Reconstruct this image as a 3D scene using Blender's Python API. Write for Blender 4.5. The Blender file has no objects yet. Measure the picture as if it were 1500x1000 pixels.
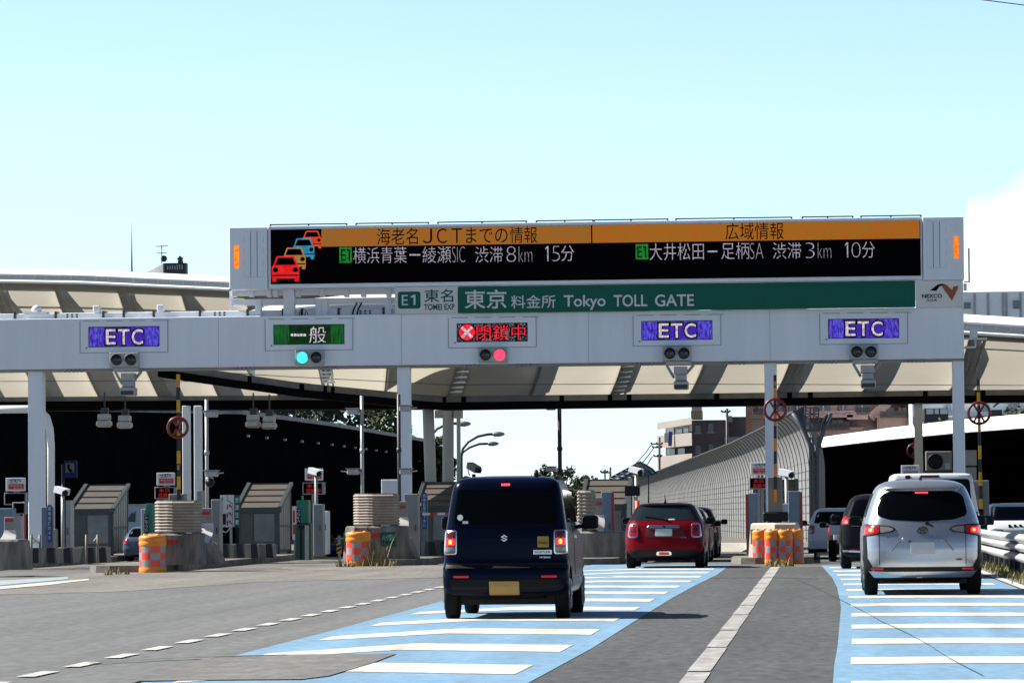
import bpy, bmesh, math, random
from mathutils import Vector, Matrix
random.seed(7)
R = math.radians
SC = bpy.context.scene
COL = SC.collection
# ------------------------------------------------------------ camera
FPX = 5625.0                     # focal length in pixels of a 1500 px wide frame
CAM = Vector((0, 0, 1.25))
YAW, PITCH, ROLL = math.atan(445/FPX), math.atan(249/FPX), 0.0086
_f = Vector((-math.sin(YAW)*math.cos(PITCH), math.cos(YAW)*math.cos(PITCH), math.sin(PITCH)))
_r0 = Vector((math.cos(YAW), math.sin(YAW), 0)); _u0 = _r0.cross(_f)
_r = _r0*math.cos(ROLL) - _u0*math.sin(ROLL)
_u = _r0*math.sin(ROLL) + _u0*math.cos(ROLL)
cam = bpy.data.cameras.new('camera'); cam_o = bpy.data.objects.new('camera', cam); COL.objects.link(cam_o)
cam.sensor_width = 36; cam.lens = FPX/1500*36; cam.clip_start = .5; cam.clip_end = 6000
m3 = Matrix((_r, _u, -_f)).transposed()
cam_o.matrix_world = Matrix.Translation(CAM) @ m3.to_4x4()
SC.camera = cam_o
# ------------------------------------------------------------ light
SUN_DIR = Vector((-0.72, 0.13, 0.685)).normalized()      # towards the sun
SUN_EL = math.asin(SUN_DIR.z); SUN_AZ = math.atan2(SUN_DIR.x, SUN_DIR.y)
w = bpy.data.worlds.new('World'); SC.world = w; w.use_nodes = True
nt = w.node_tree; nt.nodes.clear()
sky = nt.nodes.new('ShaderNodeTexSky'); sky.sky_type = 'NISHITA'; sky.sun_disc = False
sky.sun_elevation = SUN_EL; sky.sun_rotation = SUN_AZ
sky.air_density = 1.0; sky.dust_density = .0; sky.ozone_density = 4.0
bg = nt.nodes.new('ShaderNodeBackground'); bg.inputs['Strength'].default_value = .085
wo = nt.nodes.new('ShaderNodeOutputWorld')
tc = nt.nodes.new('ShaderNodeTexCoord')
# a bank of cloud low in the sky to the right of the road
def N(t, **k):
    n = nt.nodes.new(t)
    for a, b in k.items(): setattr(n, a, b)
    return n
sep = N('ShaderNodeSeparateXYZ'); nt.links.new(tc.outputs['Generated'], sep.inputs[0])
az = N('ShaderNodeMath', operation='ARCTAN2'); nt.links.new(sep.outputs['X'], az.inputs[0]); nt.links.new(sep.outputs['Y'], az.inputs[1])
cn = N('ShaderNodeTexNoise'); cn.inputs['Scale'].default_value = 28; cn.inputs['Detail'].default_value = 6
nt.links.new(tc.outputs['Generated'], cn.inputs['Vector'])
# height of the cloud top grows to the right
top = N('ShaderNodeMapRange'); top.inputs['From Min'].default_value = .028; top.inputs['From Max'].default_value = .040
top.inputs['To Min'].default_value = .0; top.inputs['To Max'].default_value = .079; nt.links.new(az.outputs[0], top.inputs['Value'])
nz = N('ShaderNodeMath', operation='MULTIPLY_ADD'); nz.inputs[1].default_value = .03; nz.inputs[2].default_value = -.015
nt.links.new(cn.outputs['Fac'], nz.inputs[0])
a1 = N('ShaderNodeMath', operation='ADD'); nt.links.new(top.outputs[0], a1.inputs[0]); nt.links.new(nz.outputs[0], a1.inputs[1])
s1 = N('ShaderNodeMath', operation='SUBTRACT'); nt.links.new(a1.outputs[0], s1.inputs[0]); nt.links.new(sep.outputs['Z'], s1.inputs[1])
mr = N('ShaderNodeMapRange'); mr.inputs['From Min'].default_value = -.004; mr.inputs['From Max'].default_value = .006
nt.links.new(s1.outputs[0], mr.inputs['Value'])
mx = N('ShaderNodeMixRGB'); mx.inputs['Color2'].default_value = (9.5, 9.9, 10.2, 1)
cf = N('ShaderNodeMath', operation='MULTIPLY'); cf.inputs[1].default_value = .75; nt.links.new(mr.outputs[0], cf.inputs[0])
nt.links.new(cf.outputs[0], mx.inputs['Fac']); tint = N('ShaderNodeVectorMath', operation='MULTIPLY'); nt.links.new(sky.outputs[0], tint.inputs[0])
te = N('ShaderNodeMapRange'); te.inputs['From Min'].default_value = .0; te.inputs['From Max'].default_value = .10; nt.links.new(sep.outputs['Z'], te.inputs['Value'])
tm = N('ShaderNodeMixRGB'); tm.inputs['Color1'].default_value = (.72, .93, 1.28, 1); tm.inputs['Color2'].default_value = (1.12, 1.09, 1.06, 1)
nt.links.new(te.outputs[0], tm.inputs['Fac']); nt.links.new(tm.outputs[0], tint.inputs[1]); 
# clear deep zenith over a bright low sky
zr = N('ShaderNodeMapRange'); zr.inputs['From Min'].default_value = .13; zr.inputs['From Max'].default_value = .50; zr.inputs['To Min'].default_value = 1.; zr.inputs['To Max'].default_value = .42
nt.links.new(sep.outputs['Z'], zr.inputs['Value']); yr_ = N('ShaderNodeMapRange'); yr_.inputs['From Min'].default_value = -.3; yr_.inputs['From Max'].default_value = .5; yr_.inputs['To Min'].default_value = .68; yr_.inputs['To Max'].default_value = 1.
nt.links.new(sep.outputs['Y'], yr_.inputs['Value']); zy = N('ShaderNodeMath', operation='MULTIPLY'); nt.links.new(zr.outputs[0], zy.inputs[0]); nt.links.new(yr_.outputs[0], zy.inputs[1])
zs_ = N('ShaderNodeVectorMath', operation='SCALE'); nt.links.new(tint.outputs[0], zs_.inputs[0]); nt.links.new(zy.outputs[0], zs_.inputs['Scale']); nt.links.new(zs_.outputs[0], mx.inputs['Color1'])
nt.links.new(mx.outputs[0], bg.inputs['Color']); nt.links.new(bg.outputs[0], wo.inputs[0])
sun = bpy.data.lights.new('sun', 'SUN'); sun.energy = 5.0; sun.angle = R(.5); sun.color = (1, .95, .86)
sun_o = bpy.data.objects.new('sun', sun); COL.objects.link(sun_o)
sun_o.rotation_euler = (-SUN_DIR).to_track_quat('-Z', 'Y').to_euler(); sun_o.location = (-40, 20, 40)
SC.view_settings.view_transform = 'Standard'; SC.view_settings.look = 'None'
SC.view_settings.exposure = 1.08; SC.view_settings.gamma = 1
SC.render.engine = 'CYCLES'
SC.cycles.use_denoising = True; SC.cycles.max_bounces = 6; SC.cycles.transparent_max_bounces = 8
SC.cycles.sample_clamp_indirect = 6

# ------------------------------------------------------------ where a picture point lies in the world
def ray(px, py): return _f + _r*((px-750)/FPX) - _u*((py-500)/FPX)
def P(px, py, Y):
    d = ray(px, py); return CAM + d*(Y/d.y)
def G(px, py, z=0.0):
    d = ray(px, py); return CAM + d*((z-CAM.z)/d.z)
def PX(px, py, Y): return P(px, py, Y).x
def PZ(px, py, Y): return P(px, py, Y).z

# ------------------------------------------------------------ materials
MATS = {}
def mat(name, col, rough=.6, metal=0., noise=.0, scale=2.5, bump=0., coat=0., stretch=(1, 1, 1), emit=None, es=0., spec=None, stain=None, detail=6):
    if name in MATS: return MATS[name]
    m = bpy.data.materials.new(name); m.use_nodes = True; t = m.node_tree
    b = t.nodes['Principled BSDF']
    b.inputs['Base Color'].default_value = (*col, 1); b.inputs['Roughness'].default_value = rough; b.inputs['Metallic'].default_value = metal
    if spec is not None: b.inputs['Specular IOR Level'].default_value = spec
    if coat: b.inputs['Coat Weight'].default_value = coat; b.inputs['Coat Roughness'].default_value = .04
    if emit: b.inputs['Emission Color'].default_value = (*emit, 1); b.inputs['Emission Strength'].default_value = es
    if noise or bump or stain:
        g = t.nodes.new('ShaderNodeNewGeometry'); mp = t.nodes.new('ShaderNodeMapping'); mp.inputs['Scale'].default_value = stretch
        t.links.new(g.outputs['Position'], mp.inputs['Vector'])
        n = t.nodes.new('ShaderNodeTexNoise'); n.inputs['Scale'].default_value = scale; n.inputs['Detail'].default_value = detail; n.inputs['Roughness'].default_value = .65
        t.links.new(mp.outputs[0], n.inputs['Vector'])
        r = t.nodes.new('ShaderNodeValToRGB'); e = r.color_ramp.elements
        lo = stain if stain else tuple(c*(1-noise) for c in col); hi = tuple(min(1, c*(1+noise*.6)) for c in col)
        e[0].position = .32; e[0].color = (*lo, 1); e[1].position = .68; e[1].color = (*hi, 1)
        t.links.new(n.outputs['Fac'], r.inputs[0])
        if noise or stain: t.links.new(r.outputs[0], b.inputs['Base Color'])
        if bump:
            n2 = t.nodes.new('ShaderNodeTexNoise'); n2.inputs['Scale'].default_value = scale*6; n2.inputs['Detail'].default_value = 4
            t.links.new(mp.outputs[0], n2.inputs['Vector'])
            bp = t.nodes.new('ShaderNodeBump'); bp.inputs['Strength'].default_value = bump; bp.inputs['Distance'].default_value = .02
            t.links.new(n2.outputs['Fac'], bp.inputs['Height']); t.links.new(bp.outputs[0], b.inputs['Normal'])
    MATS[name] = m; return m
def led(name, c1, c2, strength=1., scale=9., stretch=(1, 1, 1), lo=.35, hi=.65):
    """a lit panel of small diodes, uneven between two colours"""
    if name in MATS: return MATS[name]
    m = bpy.data.materials.new(name); m.use_nodes = True; t = m.node_tree
    b = t.nodes['Principled BSDF']; b.inputs['Base Color'].default_value = (.004, .004, .005, 1); b.inputs['Roughness'].default_value = .8; b.inputs['Specular IOR Level'].default_value = .1
    g = t.nodes.new('ShaderNodeNewGeometry'); mp = t.nodes.new('ShaderNodeMapping'); mp.inputs['Scale'].default_value = stretch
    t.links.new(g.outputs['Position'], mp.inputs['Vector'])
    n = t.nodes.new('ShaderNodeTexNoise'); n.inputs['Scale'].default_value = scale; n.inputs['Detail'].default_value = 5
    t.links.new(mp.outputs[0], n.inputs['Vector'])
    r = t.nodes.new('ShaderNodeValToRGB'); e = r.color_ramp.elements
    e[0].position = lo; e[0].color = (*c1, 1); e[1].position = hi; e[1].color = (*c2, 1)
    t.links.new(n.outputs['Fac'], r.inputs[0]); t.links.new(r.outputs[0], b.inputs['Emission Color'])
    b.inputs['Emission Strength'].default_value = strength*.44
    MATS[name] = m; return m

# ------------------------------------------------------------ mesh builder
class MB:
    def __init__(s): s.v = []; s.f = []; s.m = []; s.s = []
    def add(s, vs, fs, m=0, sm=False):
        o = len(s.v); s.v += [Vector(v) for v in vs]
        for f in fs: s.f.append([i+o for i in f]); s.m.append(m); s.s.append(sm)
        return s
    def box(s, x0, x1, y0, y1, z0, z1, m=0, ch=0., seg=1):
        x0, x1 = min(x0, x1), max(x0, x1); y0, y1 = min(y0, y1), max(y0, y1); z0, z1 = min(z0, z1), max(z0, z1)
        vs = [(x0, y0, z0), (x1, y0, z0), (x1, y1, z0), (x0, y1, z0), (x0, y0, z1), (x1, y0, z1), (x1, y1, z1), (x0, y1, z1)]
        fs = [(0, 3, 2, 1), (4, 5, 6, 7), (0, 1, 5, 4), (1, 2, 6, 5), (2, 3, 7, 6), (3, 0, 4, 7)]
        if not ch: return s.add(vs, fs, m)
        ch = min(ch, .45*min(x1-x0, y1-y0, z1-z0))
        bm = bmesh.new(); bv = [bm.verts.new(v) for v in vs]
        for f in fs: bm.faces.new([bv[i] for i in f])
        bmesh.ops.bevel(bm, geom=list(bm.edges), offset=ch, segments=seg, affect='EDGES', profile=.5)
        bm.verts.index_update()
        s.add([v.co.copy() for v in bm.verts], [[v.index for v in f.verts] for f in bm.faces], m); bm.free(); return s
    def bar(s, a, b, wd, hd, m=0, up=(0, 0, 1)):
        a = Vector(a); b = Vector(b); d = (b-a).normalized(); up = Vector(up)
        if abs(d.dot(up)) > .98: up = Vector((0, 1, 0))
        sx = d.cross(up).normalized()*wd/2; sz = sx.cross(d).normalized()*hd/2
        vs = [p+i*sx+j*sz for p in (a, b) for i, j in ((-1, -1), (1, -1), (1, 1), (-1, 1))]
        return s.add(vs, [(0, 1, 2, 3), (7, 6, 5, 4), (0, 4, 5, 1), (1, 5, 6, 2), (2, 6, 7, 3), (3, 7, 4, 0)], m)
    def tube(s, pts, r, n=10, m=0, caps=True):
        pts = [Vector(p) for p in pts]; rs = r if isinstance(r, (list, tuple)) else [r]*len(pts)
        rings = []; prev = None
        for i, p in enumerate(pts):
            d = (pts[min(i+1, len(pts)-1)]-pts[max(i-1, 0)]).normalized()
            a = prev if prev is not None else (Vector((1, 0, 0)) if abs(d.x) < .9 else Vector((0, 1, 0)))
            x = (a-d*a.dot(d)).normalized(); prev = x; y = d.cross(x)
            rings.append([p+(x*math.cos(2*math.pi*k/n)+y*math.sin(2*math.pi*k/n))*rs[i] for k in range(n)])
        return s.loft(rings, m, True, caps)
    def loft(s, rings, m=0, sm=True, caps=True, closed=True):
        n = len(rings[0]); vs = [v for r in rings for v in r]; fs = []
        for i in range(len(rings)-1):
            for k in range(n if closed else n-1):
                k2 = (k+1) % n; fs.append((i*n+k, i*n+k2, (i+1)*n+k2, (i+1)*n+k))
        s.add(vs, fs, m, sm)
        if caps and closed:
            s.add(rings[0], [list(range(n))[::-1]], m); s.add(rings[-1], [list(range(n))], m)
        return s
    def lathe(s, prof, c, n=24, m=0, axis='z', caps=True):
        c = Vector(c); rings = []
        for r, h in prof:
            ring = []
            for k in range(n):
                a = 2*math.pi*k/n; u, v = r*math.cos(a), r*math.sin(a)
                ring.append(c+(Vector((u, v, h)) if axis == 'z' else Vector((h, u, v)) if axis == 'x' else Vector((u, h, v))))
            rings.append(ring)
        return s.loft(rings, m, True, caps)
    def prism(s, pts, vec, m=0):
        n = len(pts); vec = Vector(vec); a = [Vector(p) for p in pts]; b = [p+vec for p in a]
        s.add(a+b, [list(range(n))[::-1], [n+i for i in range(n)]] + [(i, (i+1) % n, n+(i+1) % n, n+i) for i in range(n)], m); return s
    def torus(s, c, R0, r, axis='y', n=32, k=8, m=0):
        c = Vector(c); rings = []
        for i in range(n+1):
            a = 2*math.pi*i/n; ring = []
            for j in range(k):
                b = 2*math.pi*j/k; q = R0+r*math.cos(b); h = r*math.sin(b)
                ring.append(c+(Vector((q*math.cos(a), h, q*math.sin(a))) if axis == 'y' else Vector((q*math.cos(a), q*math.sin(a), h))))
            rings.append(ring)
        return s.loft(rings, m, True, False)
    def text(s, body, x0, x1, z0, z1, y, m=0, off=0., fn=None):
        """flat lettering that fills the given rectangle of an upright face at depth y"""
        cu = bpy.data.curves.new('lettering', 'FONT'); cu.body = body; cu.size = 1; cu.offset = off; cu.resolution_u = 4
        o = bpy.data.objects.new('lettering', cu); COL.objects.link(o)
        me = bpy.data.meshes.new_from_object(o.evaluated_get(bpy.context.evaluated_depsgraph_get()))
        bpy.data.objects.remove(o); bpy.data.curves.remove(cu)
        if not me.vertices: return s
        xs = [v.co.x for v in me.vertices]; zs = [v.co.y for v in me.vertices]
        ax, bx, az_, bz = min(xs), max(xs), min(zs), max(zs)
        sx = (x1-x0)/max(1e-6, bx-ax); sz = (z1-z0)/max(1e-6, bz-az_)
        vs = [(x0+(v.co.x-ax)*sx, y, z0+(v.co.y-az_)*sz) for v in me.vertices]
        if fn: vs = [fn(v) for v in vs]
        s.add(vs, [tuple(reversed(p.vertices)) for p in me.polygons], m); bpy.data.meshes.remove(me); return s
    def pbox(s, px0, px1, py0, py1, Y, dep, m=0, ch=0.):
        cx, cy = (px0+px1)/2, (py0+py1)/2
        return s.box(PX(px0, cy, Y), PX(px1, cy, Y), Y, Y+dep, PZ(cx, py1, Y), PZ(cx, py0, Y), m, ch)
    def ptext(s, body, px0, px1, py0, py1, Y, m=0, off=0.):
        cx, cy = (px0+px1)/2, (py0+py1)/2
        return s.text(body, PX(px0, cy, Y), PX(px1, cy, Y), PZ(cx, py1, Y), PZ(cx, py0, Y), Y, m, off)
    def build(s, name, mats, parent=None, recalc=True, auto=None, local=False, origin=None):
        me = bpy.data.meshes.new(name)
        off = Vector((0, 0, 0))
        if parent is not None and not local:
            off = Vector(parent.location); q = parent
            while q.parent: q = q.parent; off += Vector(q.location)
        elif origin is not None: off = Vector(origin)
        me.from_pydata([v-off for v in s.v], [], s.f)
        if not isinstance(mats, (list, tuple)): mats = [mats]
        for m in mats: me.materials.append(m)
        me.polygons.foreach_set('material_index', s.m); me.polygons.foreach_set('use_smooth', s.s)
        if recalc:
            bm = bmesh.new(); bm.from_mesh(me); bmesh.ops.remove_doubles(bm, verts=bm.verts, dist=1e-5)
            bmesh.ops.recalc_face_normals(bm, faces=bm.faces); bm.to_mesh(me); bm.free()
        if auto is not None: me.set_sharp_from_angle(angle=R(auto))
        me.update()
        o = bpy.data.objects.new(name, me); COL.objects.link(o)
        if parent is not None: o.parent = parent
        elif origin is not None: o.location = origin
        return o
def tag(o, label=None, cat=None, group=None, kind=None):
    if label: o['label'] = label
    if cat: o['category'] = cat
    if group: o['group'] = group
    if kind: o['kind'] = kind
    return o
def thing(name, label, cat, loc=(0, 0, 0), group=None, rz=0):
    o = bpy.data.objects.new(name, None); COL.objects.link(o); o.location = loc; o.rotation_euler = (0, 0, rz); o.empty_display_size = .3
    return tag(o, label, cat, group)
def struct(o): o['kind'] = 'structure'; return o
def dup(root, loc, label=None, rz=None, scale=None):
    r = root.copy(); COL.objects.link(r); r.location = loc
    if rz is not None: r.rotation_euler = (0, 0, rz)
    if scale is not None: r.scale = scale
    if label: r['label'] = label
    for ch in list(root.children):
        c = ch.copy(); COL.objects.link(c); c.parent = r
        for g in list(ch.children):
            d = g.copy(); COL.objects.link(d); d.parent = c
    return r

# ------------------------------------------------------------ palette
white_paint = mat('white_paint', (.62, .65, .69), .45, noise=.06, scale=1.2)
gantry_paint = mat('gantry_paint', (.72, .79, .88), .5, noise=.07, scale=1.2, stretch=(1.6, 1, .15))
grey_paint = mat('grey_paint', (.22, .23, .24), .5, noise=.12, scale=3)
light_steel = mat('light_steel', (.36, .37, .38), .45, .3, noise=.12, scale=4)
dark_steel = mat('dark_steel', (.03, .033, .038), .5, noise=.2, scale=4)
black_plastic = mat('black_plastic', (.006, .006, .007), .5, spec=.25)
rubber = mat('rubber', (.006, .006, .0065), .85, noise=.2, scale=12, spec=.15)
concrete = mat('concrete', (.27, .26, .235), .85, noise=.35, scale=2.2, bump=.25, stretch=(1, 1, .35))
dirty_concrete = mat('dirty_concrete', (.22, .205, .185), .9, noise=.5, scale=2.5, bump=.3, stretch=(1.6, 1.6, .3), stain=(.08, .072, .065))
cream_concrete = mat('cream_concrete', (.46, .43, .36), .85, noise=.18, scale=2.5, bump=.15)
kerb_concrete = mat('kerb_concrete', (.17, .16, .145), .9, noise=.5, scale=3, bump=.3)
sign_green = mat('sign_green', (.0015, .105, .072), .5, spec=.2, noise=.06, scale=3)
sign_white = mat('sign_white', (.60, .62, .63), .45, noise=.05, scale=4)
sign_red = mat('sign_red', (.42, .018, .02), .45)
sign_navy = mat('sign_navy', (.015, .018, .12), .45)
sign_blue = mat('sign_blue', (.015, .07, .28), .45)
ink_black = mat('ink_black', (.003, .003, .004), .8, spec=.05)
yellow_paint = mat('yellow_paint', (.55, .32, .01), .5, noise=.15, scale=8)
orange_paint = mat('orange_paint', (.65, .22, .01), .5, noise=.1, scale=8)
black_paint = mat('black_paint', (.01, .01, .012), .5)
# ============================================================ ground and markings
asphalt = mat('asphalt', (.114, .115, .115), .9, noise=.10, scale=.35, bump=.5, stretch=(1, .25, 1), detail=12)
asphalt_dark = mat('asphalt_dark', (.055, .0555, .056), .88, noise=.25, scale=.6, bump=.5, stretch=(1, .25, 1), detail=12)
asphalt_patch = mat('asphalt_patch', (.135, .131, .124), .9, noise=.2, scale=1.5, bump=.4)
asphalt_apron = mat('asphalt_apron', (.155, .146, .131), .9, noise=.22, scale=.5, bump=.4, stretch=(1, .4, 1), detail=10)
blue_road = mat('blue_road_paint', (.140, .262, .385), .75, noise=.13, scale=1.1, bump=.25, stretch=(1, .35, 1), detail=12)
marking = mat('road_marking_paint', (.55, .53, .485), .75, noise=.26, scale=2.2, bump=.2, stretch=(1, .4, 1), detail=12)
worn_marking = mat('worn_marking_paint', (.31, .305, .295), .8, noise=.3, scale=3.5, bump=.2, stretch=(1, .4, 1), detail=12)
dash_paint = mat('dash_paint', (.46, .45, .43), .8, noise=.2, scale=3.5, bump=.2, stretch=(1, .4, 1), detail=12)
def grain(m, amt=.35, sc=14):
    """fine stone chips in the surface, mixed over its colour"""
    t = m.node_tree; b = t.nodes['Principled BSDF']; src = b.inputs['Base Color'].links[0].from_socket
    g = t.nodes.new('ShaderNodeNewGeometry'); mp = t.nodes.new('ShaderNodeMapping'); mp.inputs['Scale'].default_value = (1, .3, 1)
    n = t.nodes.new('ShaderNodeTexNoise'); n.inputs['Scale'].default_value = sc; n.inputs['Detail'].default_value = 3
    t.links.new(g.outputs['Position'], mp.inputs[0]); t.links.new(mp.outputs[0], n.inputs['Vector'])
    mr_ = t.nodes.new('ShaderNodeMapRange'); mr_.inputs['From Min'].default_value = .3; mr_.inputs['From Max'].default_value = .7
    mr_.inputs['To Min'].default_value = 1-amt; mr_.inputs['To Max'].default_value = 1+amt
    t.links.new(n.outputs['Fac'], mr_.inputs['Value'])
    mp2 = t.nodes.new('ShaderNodeMapping'); mp2.inputs['Scale'].default_value = (1.5, .035, 1); n3 = t.nodes.new('ShaderNodeTexNoise'); n3.inputs['Scale'].default_value = 1.; n3.inputs['Detail'].default_value = 5
    t.links.new(g.outputs['Position'], mp2.inputs[0]); t.links.new(mp2.outputs[0], n3.inputs['Vector']); mr3 = t.nodes.new('ShaderNodeMapRange'); mr3.inputs['From Min'].default_value = .35; mr3.inputs['From Max'].default_value = .65
    mr3.inputs['To Min'].default_value = .86; mr3.inputs['To Max'].default_value = 1.09; t.links.new(n3.outputs['Fac'], mr3.inputs['Value'])
    v0 = t.nodes.new('ShaderNodeVectorMath'); v0.operation = 'SCALE'; t.links.new(src, v0.inputs[0]); t.links.new(mr3.outputs[0], v0.inputs['Scale']); src = v0.outputs[0]
    v = t.nodes.new('ShaderNodeVectorMath'); v.operation = 'SCALE'; t.links.new(src, v.inputs[0]); t.links.new(mr_.outputs[0], v.inputs['Scale'])
    t.links.new(v.outputs[0], b.inputs['Base Color'])
for q, a, s_ in ((asphalt, .22, 9), (asphalt_dark, .4, 9), (asphalt_patch, .2, 9), (asphalt_apron, .2, 9), (blue_road, .12, 9), (marking, .10, 9), (worn_marking, .2, 9)): grain(q, a, s_)
def sheet(name, pts, z, m, kind='structure'):
    mb = MB(); n = len(pts); mb.add([(p[0], p[1], z) for p in pts], [list(range(n))], 0)
    o = mb.build(name, m, recalc=False)
    if o.data.polygons[0].normal.z < 0: o.data.flip_normals()
    o['kind'] = kind; return o
sheet('ground', [(-1500, -300), (1500, -300), (1500, 3000), (-1500, 3000)], 0, asphalt)
# darker lane surface to the right of the middle
sheet('road', [(-3.2, 8), (3.25, 8), (3.25, 83), (-.95, 84), (-4.4, 84), (-3.3, 60)], .004, asphalt_dark)
apx = [(-40, 872), (180, 866), (380, 852), (640, 846), (900, 842), (900, 829), (640, 826), (300, 833), (-40, 846)]
sheet('pavement', [G(*p) for p in apx], .004, asphalt_apron)
sheet('toll_lane_pavement', [(-30, 86), (4.5, 86), (4.5, 190), (-30, 190)], .003, mat('lane_concrete', (.12, .115, .105), .9, noise=.3, scale=.8, bump=.3))
# blue funnel zone to the left lane
Lp = [G(195, 1004), G(334, 963), G(467, 929), G(649, 880), G(868, 827)]
Rp = [G(768, 1004), G(867, 950), G(933, 908), G(983, 877), G(1017, 858), G(1050, 842), G(1070, 827)]
Lp = [Lp[0]+(Lp[0]-Lp[1])*1.5] + Lp; Rp = [Rp[0]+(Rp[0]-Rp[1])*1.5] + Rp
sheet('blue_zone', [(p.x, p.y) for p in Lp]+[(p.x, p.y) for p in reversed(Rp)], .008, blue_road)
def xat(poly, y):
    for a, b in zip(poly, poly[1:]):
        if a.y <= y <= b.y: return a.x+(b.x-a.x)*(y-a.y)/max(1e-6, b.y-a.y)
    return poly[0].x if y < poly[0].y else poly[-1].x
k = 0; y = 25.4
while y < 84:
    dl, th = -1.6, 1.75
    mb = MB(); pts = []
    def edge(yc, left):
        X0 = xat(Lp, yc)+.25 if left else xat(Rp, yc)-.22
        return (X0, yc)
    xm = (xat(Lp, y)+xat(Rp, y))/2 - .2
    a = edge(y-1.9, True); b = edge(y-.7+th*.0, False)
    c = edge(y-.7+th, False); d = edge(y-1.9+th*.7, True)
    if xat(Rp, y)-xat(Lp, y) > .7 and y+th < 83:
        poly = [a, (xm, y), b, c, (xm, y+th), d]
        sheet('white_bar', poly, .012, marking)
    y += 4.62
# grey patch over the near corner of the zone
sheet('road_patch', [G(300, 966), G(334, 962), G(450, 960), G(581, 959), G(545, 973), G(481, 992), G(440, 997), G(300, 998), G(190, 1000)], .016, asphalt_patch)
# blue zone of the right lane
L2 = [G(1220, 1004), G(1222, 975), G(1227, 947), G(1232, 890), G(1230, 877), G(1226, 860), G(1219, 846), G(1203, 828)]
L2 = [L2[0]+(L2[0]-L2[1])*4] + L2
sheet('blue_zone', [(p.x, p.y) for p in L2]+[(3.05, 82), (3.05, 60), (3.05, 18)], .008, blue_road)
y = 17.2
while y < 82:
    th = 1.65*(.85+.15*random.random())
    x0 = xat(L2, y)+.13; x1 = xat(L2, y+th)+.13
    poly = [(x0, y), (1.2, y+.15), (2.2, y-.1), (2.85, y-.5), (2.85, y-.5+th), (2.2, y+th-.1), (1.2, y+th+.15), (x1, y+th)]
    sheet('white_bar', poly, .012, marking)
    y += 4.55
# long white lane line, broken by cracks
y = 14.
while y < 83.5:
    L = random.uniform(4.2, 5.6); y1 = min(y+L, 83.6)
    wj = .085+.0002*y
    sheet('lane_line', [(-.93-wj, y), (-.93+wj, y), (-.92+wj, y1), (-.92-wj, y1)], .010, worn_marking)
    y = y1+.22
# dashed line at the left
y = 20.
while y < 70:
    sheet('lane_dash', [(-6.13-.075-.0045*(y-30), y), (-6.13+.075-.0045*(y-30), y), (-6.13+.075-.0045*(y-30), y+1.0), (-6.13-.075-.0045*(y-30), y+1.0)], .010, dash_paint)
    y += 1.88
# white edge line along the guard rail and faint paint before the left islands
sheet('edge_line', [(3.12, 12), (3.3, 12), (3.22, 84), (3.08, 84)], .014, marking)
sheet('shoulder', [(3.3, 12), (5.2, 12), (5.0, 84), (3.22, 84)], .010, mat('gravel_shoulder', (.16, .145, .125), .95, noise=.5, scale=4, bump=.8))
sheet('stop_line', [G(-30, 860), G(60, 852), G(100, 848), G(100, 845), G(-30, 852)], .010, mat('faded_blue_paint', (.27, .33, .37), .85, noise=.25, scale=2))
sheet('stop_line', [G(-30, 866), G(70, 857), G(130, 850), G(130, 848), G(60, 854), G(-30, 862)], .012, marking)
# tar-filled cracks
tar = mat('tar', (.035, .034, .033), .8)
def crack(pts, wpx):
    A = [G(*p) for p in pts]
    up = [(p.x, p.y+wpx*.5) for p in A]; dn = [(p.x, p.y-wpx*.5) for p in A]
    sheet('road_crack', up+dn[::-1], .018, tar)
crack([(1165, 848), (1200, 864), (1230, 879), (1262, 895), (1290, 911), (1325, 927), (1360, 946), (1390, 966), (1440, 992)], .22)
crack([(20, 990), (130, 973), (260, 966), (420, 961)], .12)
crack([(640, 845.5), (780, 846), (900, 845)], .18)
crack([(1040, 846.5), (1130, 846), (1200, 848)], .25)
# ============================================================ gantry
YG = 97.
gz = lambda py, px=706: PZ(px, py, YG)
ax = lambda px, py=500: PX(px, py, YG)
gan = thing('toll_gantry', 'long pale grey steel gantry beam on four square columns spanning all the toll lanes', 'gantry', (ax(706), YG, 0))
BZ0, BZ1 = gz(533), gz(458.5)
mb = MB(); xr = ax(1412, 490); xl = ax(-160, 500)
mb.box(xl, xr, YG, YG+1.1, BZ0, BZ1, 0, .015)
mb.build('beam', gantry_paint, gan)
mb = MB()
for x in (320, 588, 862, 1128):
    mb.box(ax(x)-.004, ax(x)+.004, YG-.003, YG, BZ0+.02, BZ1-.02)
mb.build('panel_joint', grey_paint, gan)
mb = MB(); mb.box(xl, xr, YG+.1, YG+1., BZ0-.05, BZ0-.002)
for x in (95, 345, 470, 680, 755, 930, 1065, 1200, 1330):
    for i in range(5): mb.box(ax(x+i*6)-.03, ax(x+i*6)+.03, YG+.03, YG+.09, BZ0-.09, BZ0)
mb.build('bottom_flange', grey_paint, gan)
for x0, x1 in ((38, 60), (580.5, 599.5), (1120.5, 1138.5), (1397, 1414)):
    mb = MB(); mb.box(PX(x0, 640, YG), PX(x1, 640, YG), YG+.25, YG+.62, .0, BZ0-.002, 0, .02)
    xc = PX((x0+x1)/2, 640, YG); mb.box(xc-.3, xc+.3, YG+.1, YG+.75, 0, .2)
    mb.build('column', gantry_paint, gan)
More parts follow.
